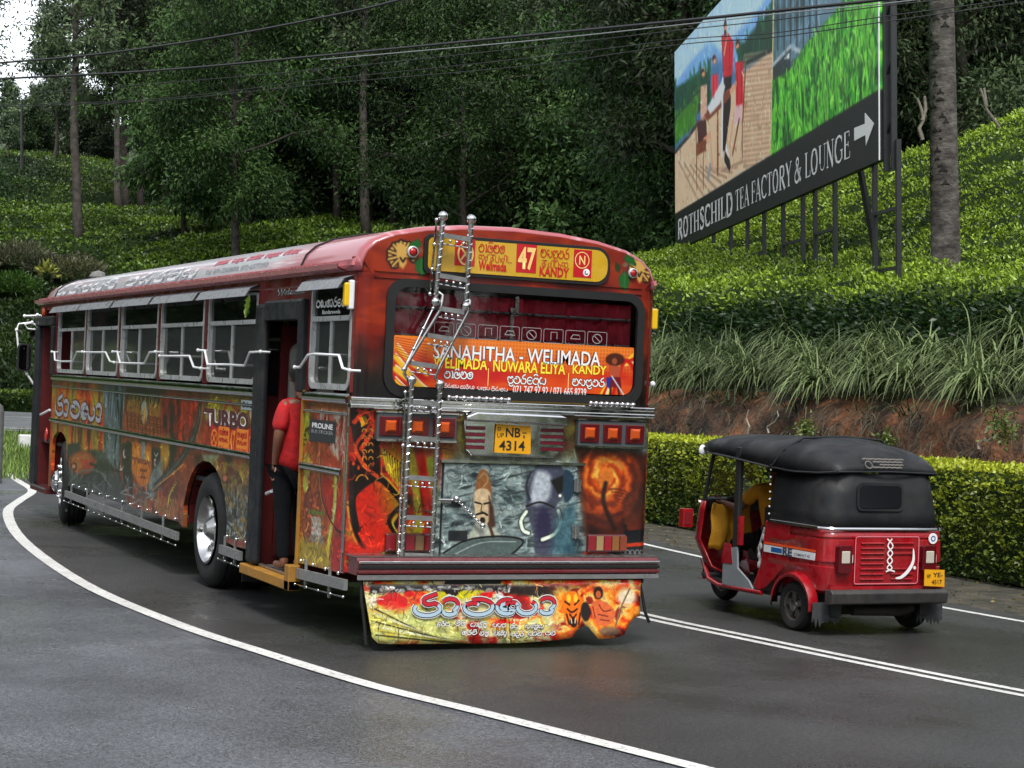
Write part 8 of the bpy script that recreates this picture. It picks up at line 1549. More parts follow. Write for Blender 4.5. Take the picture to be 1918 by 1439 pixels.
    m = MB(); m.lathe([(-.08, .27), (-.09, .25), (-.09, .24)] + [(.09, .24), (.09, .25), (.08, .27)], (0, 2.0, .22), 'x', 24); mg = m; m2 = MB(); A = [[(x, 2.0 + .27 * math.cos(t), .22 + .27 * math.sin(t)) for t in np.linspace(-.2, math.pi + .1, 12)] for x in (-.09, -.05, .05, .09)]; m2.loft(A, closed=False); m2.build('front_mudguard', M_TRED, b, smooth=50)
    m = MB(); m.tube([(0, 2.0, .21), (0, 1.86, .62), (0, 1.66, 1.0)], .03, 8); m.build('steering_column', M_TBLK, b); m = MB(); m.tube([(-.32, 1.52, .98), (-.12, 1.64, 1.0), (.12, 1.64, 1.0), (.32, 1.52, .98)], .014, 7); m.build('handlebar', M_TBLK, b, smooth=50)
    m = MB(); m.box(-.40, .40, 1.62, 1.78, .86, .98); m.build('dashboard', M_TBLK, b, bevel=.02)
    # indicator box on the left of the front shell
    c = TQ(1290, 970, 0, 2.95); m = MB(); m.box(c[0] - .045, c[0] + .06, c[1] - .03, c[1] + .05, c[2] - .085, c[2] + .085); m.box(c[0] + .05, -.48, c[1] - .012, c[1] + .02, c[2] - .03, c[2] + .03); l = m.build('front_indicator', mat('red frame', hexc(160, 20, 30), .3, coat=.5), b, bevel=.01); m = MB(); m.box(c[0] - .03, c[0] + .03, c[1] - .036, c[1] - .026, c[2] - .06, c[2] + .06); m.build('lens', mat('dull red lens', hexc(120, 40, 44), .2, coat=.6), l)
    m = MB(); m.box(-.52, -.44, 1.70, 1.74, .93, .96); m.build('shell_clip', M_CHROME, b)
    # windscreen frame, pillars
    m = MB()
    for s in (-1, 1): m.tube([(s * .51, 1.62, .95), (s * .50, 1.50, 1.40), (s * .47, 1.46, 1.49)], .018, 7)
    m.tube([(-.47, 1.46, 1.49), (.47, 1.46, 1.49)], .018, 7); m.tube([(-.51, 1.62, .96), (.51, 1.62, .96)], .015, 7); wf = m.build('windscreen_frame', M_TBLK, b, smooth=50)
    m = MB(); m._add([(-.5, 1.61, .97), (.5, 1.61, .97), (.47, 1.465, 1.48), (-.47, 1.465, 1.48)], [(0, 1, 2, 3)]); m.build('windscreen', glass('clear glass', (.9, .93, .92)), wf)
    for s in (-1, 1): m = MB(); m.box(s * .60, s * .555, .92, .99, .55, 1.47); m.build('door_pillar', M_TBLK, b, bevel=.008); m = MB(); m.box(s * .61, s * .57, .86, .90, .62, .87); m.build('pillar_strip', M_TRED, b); m = MB(); m.prism([(.62, .26), (1.12, .25), (1.12, .45), (1.02, .47), (1.02, .58), (.90, .60), (.88, .42), (.70, .33)], [], lambda u, v, w: (s * (.608 - w), u, v), .02); m.build('lower_door_panel', mat('grey blue panel', (.22, .25, .27), .5, dirt=.3) if s < 0 else M_TRED, b, bevel=.005)
    m = MB(); m.prism([(.96, .45), (1.14, .44), (1.10, .62), (1.0, .62)], [], lambda u, v, w: (-.612 + w, u, v), .01); m.build('red_door_patch', M_TRED, b)
    # seats
    m = MB(); m.box(-.52, .52, .02, .46, .40, .56); m.box(-.52, .52, -.12, .04, .50, 1.0); m.build('passenger_seat', mat('black seat', (.02, .02, .022), .6), b, bevel=.03); m = MB(); m.box(-.22, .22, 1.02, 1.32, .45, .58); m.box(-.25, .25, .95, 1.04, .50, .95); m.build('driver_seat', mat('black seat', (.02, .02, .022), .6), b, bevel=.02)
    m = MB(); m.tube([(-.57, .55, .35), (-.58, .6, .62), (-.58, .52, .80)], .012, 6); g = np.random.default_rng(2)
    for k in range(5): m.ball((-.585, .56 + .03 * math.sin(k), .40 + k * .08), .022, 7, 5, (.5, 1, 1.4))
    m.build('bead_garland', mat('pale beads', (.4, .4, .4), .4), b); m = MB(); m.lathe([(-.005, .04), (.005, .04), (.005, .030), (-.005, .030), (-.005, .04)], (-.52, .86, 1.36), 'x', 18); m.build('hanging_ring', M_CHROME, b, smooth=40)
    # hood: front roof, then the raised rear hood with its walls
    def sec(v, hw, zt, ze, r=.5, n=15): return [(-hw * math.cos(t) if abs(math.cos(t)) < 1 else -hw * math.cos(t), v, ze + (zt - ze) * abs(math.sin(t)) ** r) for t in np.linspace(0, math.pi, n)]
    S = [sec(1.66, .50, 1.50, 1.42), sec(1.62, .54, 1.545, 1.40), sec(1.45, .575, 1.575, 1.40), sec(1.0, .60, 1.585, 1.37), sec(.62, .61, 1.585, 1.345), sec(.40, .61, 1.585, 1.32), sec(.25, .605, 1.60, 1.30), sec(-.02, .585, 1.56, 1.30), sec(-.18, .56, 1.535, 1.305), sec(-.30, .53, 1.47, 1.315), sec(-.37, .505, 1.39, 1.325), sec(-.38, .50, 1.335, 1.325)]
    m = MB(); m.loft(S, closed=False); o = m.build('hood_roof', M_VINYL, b, smooth=45); md = o.modifiers.new('thick', 'SOLIDIFY'); md.thickness = .012
    m = MB(); m.tube([p for p in ((-.505, 1.665, 1.42), (-.56, 1.5, 1.395), (-.60, 1.1, 1.375), (-.615, .7, 1.345), (-.615, .45, 1.325))], .011, 6); m.build('hood_hem', M_TBLK, b, smooth=50); m = MB(); m.tube([(-.615, .42, 1.325), (-.61, .36, 1.38), (-.57, .31, 1.48), (-.40, .27, 1.585), (0, .26, 1.605), (.40, .27, 1.585), (.57, .31, 1.48), (.61, .36, 1.38)], .012, 6); m.build('hood_seam', M_VINYL, b, smooth=50)
    m = MB(); m.tube([(-.50, -.36, 1.335), (-.585, -.22, 1.318), (-.61, .1, 1.308), (-.612, .42, 1.325)], .009, 6); m.tube([(-.50, -.372, 1.335), (0, -.412, 1.345), (.50, -.372, 1.335)], .009, 6); m.build('hood_seam', M_VINYL, b, smooth=50)
    W = []; 
    for z, hw, vr in ((.875, .605, -.412), (1.0, .59, -.398), (1.15, .565, -.385), (1.33, .525, -.37)): W.append([(x, y, z) for x, y in plan(hw, vr, .44, .20)])
    m = MB(); m.loft(W, closed=False); o = m.build('hood_wall', M_VINYL, b, smooth=45); md = o.modifiers.new('thick', 'SOLIDIFY'); md.thickness = .008; md.offset = -1
    for k in range(7): m = MB(); m.ball((-.61, .425, .93 + k * .062), .009, 6, 4); m.build('snap_stud', M_WHITEM, b)
    wx0, wx1, wz0, wz1 = -.32, .15, 1.02, 1.255; yr = -.398
    m = MB(); m.prism(rrect(wx0, wx1, wz0, wz1, .05), [], lambda u, v, w: (u, yr - .012 + w + (1.02 - v) * -.04, v), .012); w_ = m.build('hood_window_frame', M_VINYL, b, bevel=.004); m = MB(); m.prism(rrect(wx0 + .025, wx1 - .025, wz0 + .025, wz1 - .025, .04), [], lambda u, v, w: (u, yr - .016 + w + (1.02 - v) * -.04, v), .003); m.build('pane', mat('dark plastic pane', (.006, .008, .012), .15), w_)
    GP = mat('faded print', (.12, .11, .095), .6); FH = frame_xz(0); m = MB(); g = np.random.default_rng(12)
    def hood_pt(u, v): return (u, -.405 + (v - 1.36) * .62 - .012, v)
    mb = MB(); E4 = np.eye(4).tolist(); 
    for k, (a, c) in enumerate(((-.26, .16), (-.16, .14), (-.10, .14), (-.2, .12))): ribbon(mb, [(a + i * (c - a) / 12, 1.445 - k * .022 + .004 * (i % 2)) for i in range(13)], .010, E4)
    ribbon(mb, arc(-.21, 1.40, .035, .028, 0, 360, 12), .008, E4); mb.v = [hood_pt(v[0], v[1]) for v in mb.v]; mb.build('hood_print', GP, b, recalc=False)
    # wheels
    def tw(c, name='wheel'):
        r = empty(name, c, 0, parent=b); R, Wd = .205, .115; m = MB(); m.lathe([(-Wd / 2 + .01, R * .58), (-Wd / 2, R * .7), (-Wd / 2, R * .88), (-Wd / 2 + .02, R * .97), (-.02, R), (0, R - .006), (.02, R), (Wd / 2 - .02, R * .97), (Wd / 2, R * .88), (Wd / 2, R * .7), (Wd / 2 - .01, R * .58)], (0, 0, 0), 'x', 36); m.build('tyre', M_TYRE, r, smooth=35)
        m = MB(); m.lathe([(-.05, R * .6), (-.045, R * .55), (0, R * .53), (.045, R * .55), (.05, R * .6)], (0, 0, 0), 'x', 28); m.lathe([(-.015, R * .5), (-.015, .01)], (0, 0, 0), 'x', 20); rm = m.build('rim', mat('dull alloy', (.16, .15, .14), .4, .8, dirt=.5), r, smooth=40)
        for s in (-1, 1):
            for k in range(5): t = 2 * math.pi * k / 5 + .3; m = MB(); m.prism([(R * .12, -.020), (R * .56, -.030), (R * .56, .030), (R * .12, .020)], [], lambda u, v, w: (s * (.038 - w), u * math.cos(t) - v * math.sin(t), u * math.sin(t) + v * math.cos(t)), .015); m.build('spoke', mat('dull alloy', (.16, .15, .14), .4, .8, dirt=.5), r)
            m = MB(); m.lathe([(s * .03, .05), (s * .05, .045), (s * .055, .001)], (0, 0, 0), 'x', 16); m.build('hub', M_STEEL, r, smooth=40)
        return r
    tw((-.575, 0, .205)); tw((.575, 0, .205)); tw((0, 2.0, .205))
    m = MB(); m.tube([(-.47, 1.47, 1.46), (-.55, 1.60, 1.43)], .008, 6); mm = m.build('mirror_arm', M_TBLK, b); m = MB(); m.ball((-.55, 1.62, 1.41), .045, 10, 7, (.9, .4, 1.1)); m.build('mirror', M_WHITEM, mm, smooth=60)
tk()
def driver():
    root = empty('person', (3.49 - .06, .43 + 1.15, .58), .02); tag(root, 'driver in a mustard yellow shirt at the handlebar of the three-wheeler', 'person')
    J = {'pelvis': (0, 0, .06, .13), 'belly': (0, -.02, .22, .125), 'chest': (0, .0, .42, .135), 'neck0': (0, .02, .56, .07), 'neck': (0, .03, .62, .05), 'head': (0, .06, .71, .08), 'crown': (0, .06, .78, .066),
         'shl': (-.19, .03, .52, .058), 'ell': (-.27, .20, .32, .042), 'wrl': (-.30, .42, .36, .028), 'shr': (.19, .03, .52, .058), 'elr': (.25, .22, .33, .042), 'wrr': (.28, .42, .36, .028),
         'hil': (-.1, .08, .03, .09), 'knl': (-.15, .42, .0, .06), 'anl': (-.15, .40, -.26, .04), 'tol': (-.15, .54, -.29, .03), 'hir': (.1, .08, .03, .09), 'knr': (.15, .42, .0, .06), 'anr': (.15, .40, -.26, .04), 'tor': (.15, .54, -.29, .03)}
    C = [['pelvis', 'belly', 'chest', 'neck0', 'neck', 'head', 'crown'], ['chest', 'shl', 'ell', 'wrl', 'hlp'], ['chest', 'shr', 'elr', 'wrr', 'hrp'], ['pelvis', 'hil', 'knl', 'anl', 'tol'], ['pelvis', 'hir', 'knr', 'anr', 'tor']]
    hand(J, C, J['wrl'][:3], (0, 1, .15), (1, 0, 0), key='hl', curl=1.3, sc=.9); hand(J, C, J['wrr'][:3], (0, 1, .15), (1, 0, 0), key='hr', curl=1.3, sc=.9); skinned('body', J, C, M_SKIN, root)
    K = dict(J); K.update({'pelvis': (0, 0, .05, .148), 'belly': (0, -.02, .22, .15), 'chest': (0, 0, .42, .158), 'shl': (-.19, .03, .51, .078), 'sll': (-.25, .15, .38, .068), 'shr': (.19, .03, .51, .078), 'slr': (.24, .16, .38, .068)})
    skinned('shirt', K, [['pelvis', 'belly', 'chest', 'neck0'], ['chest', 'shl', 'sll'], ['chest', 'shr', 'slr']], mat('mustard shirt', hexc(206, 142, 20), .8, bump=.7, bscale=10), root)
    K.update({'pelvis': (0, .02, .04, .13), 'hil': (-.1, .10, .03, .105), 'knl': (-.15, .42, .0, .078), 'cul': (-.15, .40, -.20, .06), 'hir': (.1, .10, .03, .105), 'knr': (.15, .42, .0, .078), 'cur': (.15, .40, -.20, .06)}); skinned('trousers', K, [['pelvis', 'hil', 'knl', 'cul'], ['pelvis', 'hir', 'knr', 'cur']], mat('black cloth', (.012, .013, .016), .85, bump=.8, bscale=10), root)
    h = np.array(J['head'][:3]); m = MB(); m.ball(h + (0, -.012, .035), .104, 12, 8, (.92, 1.0, 1.0)); m.build('hair', M_HAIR, root, smooth=70); face(root, h + (0, .005, 0), (0, 1, 0), M_SKIN, .088)
driver()
def cloth():
    m = MB(); g = np.random.default_rng(3); vs = []
    for j in range(9):
        for i in range(12): a = i / 11; z = .93 - j * .052; vs.append((-.48 + .42 * a, 1.56 + .035 * math.sin(i * 1.3 + j * .2) + .02 * math.sin(j), z + .01 * math.sin(i * 2)))
    m._add(vs, [(j * 12 + i, j * 12 + i + 1, (j + 1) * 12 + i + 1, (j + 1) * 12 + i) for j in range(8) for i in range(11)]); o = m.build('hanging_cloth', mat('mustard cloth', hexc(196, 140, 26), .85, bump=.6, bscale=12), smooth=70); o.location = (3.49, .43, 0); md = o.modifiers.new('thick', 'SOLIDIFY'); md.thickness = .008; tag(o, 'mustard yellow cloth hanging below the handlebar inside the three-wheeler', 'cloth')
cloth()
# ================================================================== billboard, cables, small roadside things
def billboard():
    A = at(1265, 468, 53.4); B = at(1648, 300, 31.5); Bx = B.copy(); A = np.array([A[0], A[1], (A[2] + B[2]) / 2]); B = np.array([B[0], B[1], A[2]])
    L = np.linalg.norm((B - A)[:2]); U = unit(B - A); V = np.array(PLUMB.tolist()); Nn = unit(np.cross(U, V)); V = unit(np.cross(Nn, U))   # Nn points to the road side
    if Nn @ (CAM_P - A) < 0: Nn = -Nn
    M = np.eye(4); M[:3, 0] = U; M[:3, 1] = V; M[:3, 2] = Nn; M[:3, 3] = A; M = M.tolist()
    def toP(px, py):      # pixel -> (u, v) on the panel
        d = ray(px, py); t = ((A - CAM_P) @ Nn) / (d @ Nn); q = CAM_P + d * t - A; return np.array([q @ U, q @ V])
    Hh = float(toP(1268, 93)[1]); root = empty('billboard', (A[0], A[1], A[2])); tag(root, 'huge billboard with people on a deck, a tea field and a black lettered band', 'billboard')
    def W3(u, v, w=0.0): return tuple((U * u + V * v + Nn * w).tolist())
    out = [(0, 0), (L, 0), (L, Hh), (0, Hh)]
    m = MB(); m.prism(out, [], lambda u, v, w: W3(u, v, .0 - w), .12); 
    ppm = 30.0; W, H = int(L * ppm), int(Hh * ppm); c = Canvas(W, H, c8(150, 175, 205), lambda p: (lambda q: (q[0] * ppm, (Hh - q[1]) * ppm))(toP(*p)))
    # sky and mountains
    c.wash(np.clip(c.yy / H * 1.3, 0, 1), c8(196, 212, 228), .8)
    c.poly([(1262, 160), (1300, 105), (1330, 78), (1350, 95), (1380, 60), (1410, 30), (1445, -20), (1445, 330), (1262, 330)], c8(110, 148, 190), 5); c.poly([(1262, 215), (1310, 130), (1345, 112), (1380, 130), (1400, 120), (1445, 100), (1445, 330), (1262, 330)], c8(70, 106, 140), 8)
    def trees_(pts, n, seed, cols, s=5):
        g = np.random.default_rng(seed); P = np.array(pts, float); c.poly(pts, c8(*cols[0]), 4)
        for k in range(n):
            i = g.integers(len(P)); j = g.integers(len(P)); t = g.random(); q = P[i] * (1 - t) + P[j] * t; c.line([tuple(q), (q[0] + g.normal(0, 2), q[1] - s * (1 + g.random()))], c8(*cols[1 + int(g.random() * (len(cols) - 1))]), 3 + 4 * g.random(), a=.7, soft=2)
    trees_([(1264, 165), (1300, 140), (1330, 125), (1330, 190), (1300, 215), (1264, 270)], 60, 1, ((30, 66, 52), (24, 84, 60), (44, 104, 60), (20, 50, 40)), 8)
    trees_([(1380, 90), (1445, 15), (1448, 95), (1400, 120), (1385, 122)], 50, 2, ((26, 60, 44), (30, 90, 56), (20, 48, 38)), 8)
    trees_([(1264, 215), (1310, 175), (1300, 235), (1266, 262)], 40, 3, ((60, 110, 40), (80, 140, 50), (50, 96, 40)))
    # deck
    c.poly([(1262, 285), (1310, 225), (1398, 130), (1447, 92), (1447, 285), (1262, 402)], c8(190, 164, 138), 2); g = np.random.default_rng(5)
    for k in range(46): y = 100 + k * 4.6; c.line([(1392, y + 2), (1447, y - 6 + g.normal(0, 1))], c8(*(np.array((120, 88, 66)) if k % 2 else np.array((196, 170, 146)))), 2.2, a=.4)
    for k in range(18): x = 1266 + k * 5; c.line([(x, 300 + k * 1.0), (x + 40, 385 - k * 5)], c8(*((126, 98, 76) if k % 2 else (194, 172, 152))), 2.4, a=.6)
    c.line([(1262, 286), (1290, 253), (1305, 232)], c8(60, 60, 62), 4); c.line([(1264, 222), (1300, 178), (1318, 160)], c8(50, 60, 56), 2); c.line([(1398, 116), (1447, 90)], c8(44, 50, 46), 3)
    # people round a table: flat generic figures
    sk = c8(196, 140, 112); rd = c8(170, 34, 46); br = c8(110, 62, 44)
    c.line([(1358, 44), (1358, 62)], c8(40, 30, 30), 9); c.oval((1358, 50), (3.2, 6), sk, 2); c.poly([(1351, 66), (1364, 62), (1374, 78), (1371, 140), (1356, 145)], rd, 2); c.line([(1356, 100), (1362, 62)], sk, 4); c.poly([(1356, 145), (1370, 140), (1368, 200), (1358, 280), (1352, 280)], c8(40, 24, 26), 2); c.line([(1360, 275), (1363, 292)], c8(230, 230, 230), 6); c.line([(1358, 292), (1366, 308)], c8(36, 30, 36), 8)
    c.oval((1382, 82), (4, 9), c8(80, 50, 36), 2); c.oval((1380, 84), (2.6, 6), sk, 2); c.poly([(1377, 115), (1391, 112), (1392, 195), (1378, 198)], rd, 2); c.line([(1378, 155), (1368, 170), (1360, 175)], sk, 5); c.poly([(1376, 198), (1390, 192), (1388, 222), (1374, 232)], c8(214, 160, 160), 2); c.line([(1374, 215), (1366, 270)], sk, 5); c.line([(1384, 222), (1372, 285)], br, 4); c.line([(1390, 225), (1390, 292)], br, 3); c.line([(1396, 120), (1391, 220)], br, 4)
    c.oval((1338, 110), (4, 9), c8(130, 90, 60), 2); c.oval((1338, 112), (2.6, 6), sk, 2); c.poly([(1332, 140), (1345, 136), (1345, 180), (1334, 190)], c8(186, 60, 70), 2); c.oval((1317, 135), (4, 9), c8(150, 110, 70), 2); c.poly([(1312, 160), (1324, 156), (1324, 215), (1312, 220)], c8(190, 150, 130), 2); c.line([(1316, 225), (1334, 205), (1352, 190)], sk, 5)
    c.poly([(1318, 215), (1345, 180), (1366, 165), (1368, 180), (1345, 205), (1325, 225)], br, 1.5); c.poly([(1325, 200), (1352, 150), (1358, 160), (1350, 190), (1330, 212)], c8(214, 220, 230), 3); c.line([(1344, 205), (1344, 320)], br, 6); c.line([(1353, 150), (1352, 285)], c8(220, 220, 226), 6)
    c.poly([(1305, 225), (1322, 222), (1325, 265), (1308, 275)], c8(70, 40, 40), 2); c.line([(1318, 262), (1330, 250), (1334, 310)], sk, 5); c.line([(1330, 310), (1326, 330)], c8(120, 130, 140), 7); c.line([(1303, 195), (1305, 350)], br, 3.5); c.line([(1317, 285), (1317, 350)], br, 3); c.poly([(1304, 268), (1322, 258), (1322, 280), (1304, 290)], br, 2)
    c.line([(1448, -10), (1447, 90), (1443, 290)], c8(190, 176, 130), 3, smooth=True)
    # right picture: building above a green tea field
    c.poly([(1450, -10), (1660, -60), (1660, 300), (1444, 330)], c8(70, 90, 96), 2); fire(c, 81, [c8(40, 60, 60), c8(70, 96, 104), c8(96, 120, 134), c8(56, 76, 70)], 60, 20, 8, softbox(c, [(1452, -40), (1600, -60), (1560, 60), (1452, 150)], 4))
    for x in range(1456, 1530, 12): c.line([(x, -20), (x, 90)], c8(36, 46, 54), 3); c.line([(x + 5, -10), (x + 5, 70)], c8(120, 146, 166), 3, a=.7)
    c.line([(1447, 120), (1480, 85), (1500, 95)], c8(150, 160, 164), 3); c.poly([(1447, 125), (1480, 90), (1480, 140), (1447, 160)], c8(44, 54, 56), 2); c.poly([(1468, 108), (1478, 96), (1478, 108)], c8(200, 206, 210), 1)
    fieldpts = [(1446, 150), (1478, 130), (1510, 80), (1560, 25), (1600, -30), (1660, -60), (1660, 200), (1444, 300)]; c.poly(fieldpts, c8(38, 104, 34), 3); P = c.P(fieldpts); d, ins = c._dist(P, 0, c.h, 0, c.w, True)
    fire(c, 82, [c8(14, 50, 16), c8(44, 126, 36), c8(110, 180, 60), c8(26, 84, 26)], 5, 14, 10, ins.astype(float) * .95)
    for k in range(380): x, y = 1450 + 195 * g.random(), 300 * g.random(); q = c.P([(x, y)])[0]; iy, ix = int(np.clip(q[1], 0, H - 1)), int(np.clip(q[0], 0, W - 1)); (ins[iy, ix] and c.line([(x, y), (x + g.normal(0, 2), y - 6 - 8 * g.random())], c8(*(np.array((130, 200, 80)) * (.4 + .7 * g.random()))), 2.5, a=.8, soft=1.5))
    detail(c, 1500, 9, 6, 1.4, .14)
    for x, y, r in ((1358, 46, 3), (1381, 80, 3), (1337, 108, 3), (1316, 133, 3)): c.oval((x, y), (r, 5), c8(44, 30, 26), 1.5); c.oval((x + 1, y + 4), (1.8, 4), sk, 1.2)
    for a_, b_ in (((1352, 70), (1354, 140)), ((1366, 80), (1367, 140)), ((1380, 130), (1381, 190)), ((1388, 120), (1388, 190)), ((1336, 145), (1337, 182))): c.line([a_, b_], c8(110, 18, 30), 2.2, a=.8)
    # black band
    c.poly([(1255, 404), (1660, 155), (1660, 330), (1255, 480)], c8(14, 17, 16), 1.5)
    art = print_mat('billboard print', c, rough=.5, coat=.0, dirt=.04, deep=1.1, gain=1.4, sat=1.05)
    o = m.build('panel', [art], root); me = o.data; Un, Vn = np.array(U), np.array(V); uv_plane(me, lambda co: np.stack([(co @ Un) / L, (co @ Vn) / Hh], 1))
    Mt = np.array(M); Mt[:3, 3] = Nn * .01; Mt = Mt.tolist()
    lu = lambda px, py: toP(px, py)
    a, b = lu(1268, 447), lu(1372, 392); t0 = lu(1268, 405); hcap = .5 * ((lu(1272, 412)[1] - lu(1272, 450)[1]) + (lu(1368, 362)[1] - lu(1368, 402)[1]))
    bs = .5 * (lu(1272, 450)[1] + lu(1368, 402)[1]); mb = MB(); roman(mb, 'ROTHSCHILD', Mt, lu(1270, 430)[0], lu(1374, 380)[0], bs, bs + hcap, .95); mb.build('lettering', M_LW, root, recalc=False)
    b2 = .5 * (lu(1382, 388)[1] + lu(1590, 285)[1]); h2 = .5 * ((lu(1382, 360)[1] - lu(1382, 390)[1]) + (lu(1590, 248)[1] - lu(1590, 286)[1])); mb = MB(); roman(mb, 'TEA FACTORY & LOUNGE', Mt, lu(1378, 375)[0], lu(1594, 268)[0], bs + .03, bs + .03 + hcap * .92, .85); mb.build('lettering', M_LW, root, recalc=False)
    ar = [lu(*p) for p in ((1601, 240), (1621, 232), (1621, 212), (1638, 232), (1623, 273), (1622, 253), (1601, 264))]; y0, y1 = (ar[3][1], 0); cy = ar[3][1]; mb = MB(); P = [(p[0], p[1]) for p in ar]; mb.prism(P, [], lambda u, v, w: W3(u, v, .012 - w), .008); mb.build('arrow', M_LW, root)
    # posts: pairs of angle iron with rungs, one raking strut, edge mast
    PM = mat('dark galvanised post', (.010, .012, .013), .5, noise=.2)
    def post(px, w=.13, top=.3, back=.25, name='post'):
        u = toP(px, 400)[0]; base = A + U * u - Nn * back; d = -4.5
        for _ in range(40):
            q = base + V * d
            if q[2] > float(h_right(q[0], q[1])): d -= .1
        mb = MB(); mb.beam(W3(u, top, -back), W3(u, d - .3, -back), w * .8, w, up=tuple(U)); mb.build(name, PM, root); return u, d
    pairs = [(1327, 1354), (1389, 1415), (1455, 1486), (1514, 1545), (1624, 1661)]
    for i, (a_, b_) in enumerate(pairs):
        ua, da = post(a_, .10, back=.14, top=.3 if i < 4 else .3); ub, db = post(b_, .10, back=.2, top=.3)
        for k in range(1, 4): v = -.55 - k * 1.0 + .5 + .2; (v > min(da, db)) and (lambda mb: (mb.beam(W3(ua, v, -.14), W3(ub, v, -.2), .05, .06), mb.build('rung', PM, root)))(MB())
    ua = toP(1580, 350)[0]; ub = toP(1560, 400)[0]; mb = MB(); mb.beam(W3(ua, .2, -.3), W3(toP(1562, 400)[0], -3.6, -1.2), .09, .09); mb.build('raking_strut', PM, root)
    mb = MB(); mb.beam(W3(L + .07, -.2, -.10), W3(L + .07, Hh, -.10), .10, .10); mb.beam(W3(L + .30, -.2, -.16), W3(L + .30, Hh, -.16), .09, .09); mast = mb.build('edge_mast', PM, root)
    for k in range(5): mb = MB(); mb.beam(W3(L + .07, .4 + k * 1.0, -.10), W3(L + .30, .8 + k * 1.0, -.16), .05, .05); mb.build('brace', PM, mast)
    mb = MB(); mb.beam(W3(L - .012, 0, .005), W3(L - .012, Hh, .005), .03, .02); mb.build('edge_trim', M_WHITEM, root)
    for k in range(2): mb = MB(); mb.beam(W3(.3, 1.5 + k * 2.6, -.22), W3(L - .3, 1.5 + k * 2.6, -.22), .12, .12); mb.build('rail', PM, root)
billboard()
# overhead cables: from a pole beyond the left edge to one beyond the right edge
M_CABLE = mat('black cable', (.012, .012, .013), .5); M_CABLE2 = mat('aluminium cable', (.30, .31, .31), .45, .6)
def cable(pts, T0, T1, r, m, label, name='power_cable'):
    P = spline([tuple(p) for p in pts], 10); x0, x1 = P[0][0], P[-1][0]; Q = [at(px, py, T0 + (T1 - T0) * (px - x0) / (x1 - x0)) for px, py in P]; o0 = Q[0].copy(); mb = MB(); mb.tube([q - o0 for q in Q], r, 5); o = mb.build(name, m, smooth=60); o.location = o0; tag(o, label, 'cable', 'overhead cables')
cable([(-250, 134), (0, 118), (200, 100), (420, 68), (640, 26), (750, 0), (900, -40)], 42, 30, .024, M_CABLE, 'upper black overhead cable leaving the picture above the bus roof')
cable([(-250, 160), (0, 148), (300, 132), (600, 105), (1000, 66), (1300, 37), (1480, 18), (1700, -6), (2100, -60)], 40, 19, .024, M_CABLE, 'thick black overhead cable crossing in front of the top of the billboard')
cable([(600, 112), (1000, 76), (1300, 44), (1480, 24), (1700, 2), (2100, -50)], 30, 19, .008, M_CABLE2, 'pale wire running just under the thick black cable')
cable([(-250, 182), (0, 178), (300, 156), (600, 130), (1000, 88), (1280, 56), (1450, 38), (1650, 12), (1760, 0), (2000, -30)], 40, 18.5, .007, M_CABLE, 'thin wire below the thick black cable, upper of three')
cable([(-250, 200), (0, 197), (300, 185), (600, 150), (1000, 108), (1280, 74), (1450, 62), (1650, 32), (1900, -2), (2100, -40)], 40, 18, .007, M_CABLE, 'thin wire below the thick black cable, middle of three')
cable([(-250, 204), (0, 200), (300, 188), (600, 158), (1000, 122), (1280, 83), (1450, 70), (1650, 42), (1918, 4), (2100, -24)], 40, 17.5, .007, M_CABLE, 'thin wire below the thick black cable, lowest of three')
b = base_pt(35, 140); m = MB(); m.tube([(0, 0, 0), (PLUMB[0] * 6.6, PLUMB[1] * 6.6, 6.6)], [.13, .09], 8); o = m.build('pole', M_TBLK, None, smooth=50); o.name = 'utility_pole'; o.location = b; tag(o, 'slim dark utility pole on the far terrace at the left edge', 'pole')
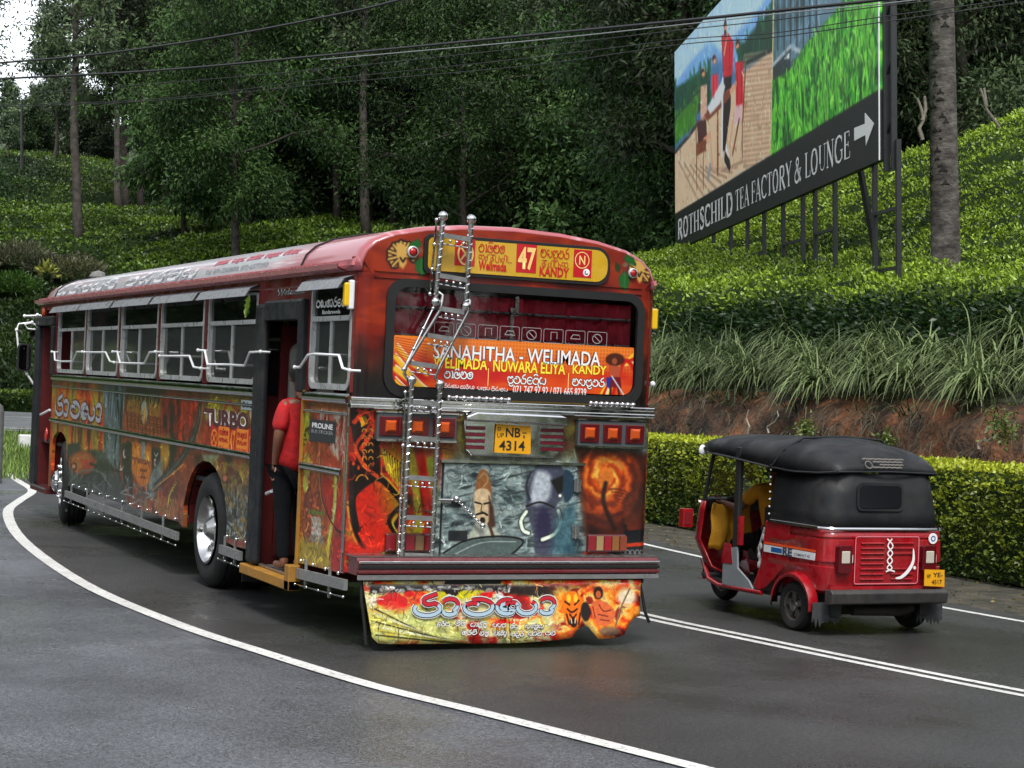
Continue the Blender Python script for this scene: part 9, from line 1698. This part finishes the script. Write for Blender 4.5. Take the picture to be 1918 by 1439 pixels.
b = ground(2, 905); m = MB(); m.lathe([(0, .14), (1.15, .135), (1.26, .11), (1.31, .05), (1.32, .001)], (0, 0, 0), 'z', 18); o = m.build('marker_post', mat('weathered concrete', (.10, .10, .098), .8, noise=.3), smooth=50); o.location = (b[0] - .13, b[1], -.03); tag(o, 'round-topped grey post cut by the left edge of the picture', 'post')
b = ground(48, 838); m = MB(); m.box(-.16, .16, -.12, .12, 0, .34); o = m.build('kerb_stone', mat('whitewashed stone', (.62, .62, .6), .7, noise=.2), bevel=.03); o.location = (b[0], b[1], -.05); tag(o, 'whitewashed stone on the grass just left of the bus front', 'stone')
# a strip of leaves caught on the visor of the last big window
P = [S3(468, 551, -1.33), S3(466, 560, -1.35), S3(462, 570, -1.34)]; V, Q = leafquads(np.array(P * 2), unit(np.array([[-.2, -.3, -1], [0, .3, -1], [-.1, -.2, -1]] * 2, float)), .12, .05); o = link_mesh('caught_leaf', fast_mesh('caught_leaf', V, Q, M_LEAF, cols=np.tile([[.16, .26, .03]], (len(V), 1)))); tag(o, 'sprig of green leaf caught under the rain visor left of the rear door', 'leaf')
# unseen trees added outside the view, to be reflected in the bus windows
def beyond():
    g = np.random.default_rng(123)
    spots = []
    for k in range(46):
        a = math.radians(-95 + 102 * (k + g.random()) / 46); d = 46 + 34 * g.random(); spots.append((CAM_P[0] + d * math.sin(a), CAM_P[1] + d * math.cos(a), a))
    for k in range(60):
        a = math.radians(62 + 205 * (k + g.random()) / 60); d = 26 + 26 * g.random(); spots.append((CAM_P[0] + d * math.sin(a), CAM_P[1] + d * math.cos(a), a))
    vs = (V_dense, V_dense2, V_low, V_broad)
    for k in range(44): plant_tree('unseen_tree', vs[k % 4], base_pt(-360 - 52 * k - 20 * g.random(), 82 + 40 * g.random()) if k < 8 else (*camxy(-(.33 + .62 * (k - 8) / 36) * (T := 78 + 34 * g.random()), T), 2.0), 'leafy tree added outside the view to be reflected in the bus windows', rz=g.random() * 6, sc=.8 + .3 * g.random(), group='unseen trees added for the window reflections')
    for i, (x, y, a) in enumerate(spots):
        v = vs[i % 4]; plant_tree('unseen_tree', v, (x, y, -.3), 'leafy tree added outside the view to be reflected in the bus windows', rz=g.random() * 6, sc=.65 + .3 * g.random(), group='unseen trees added for the window reflections')
beyond()
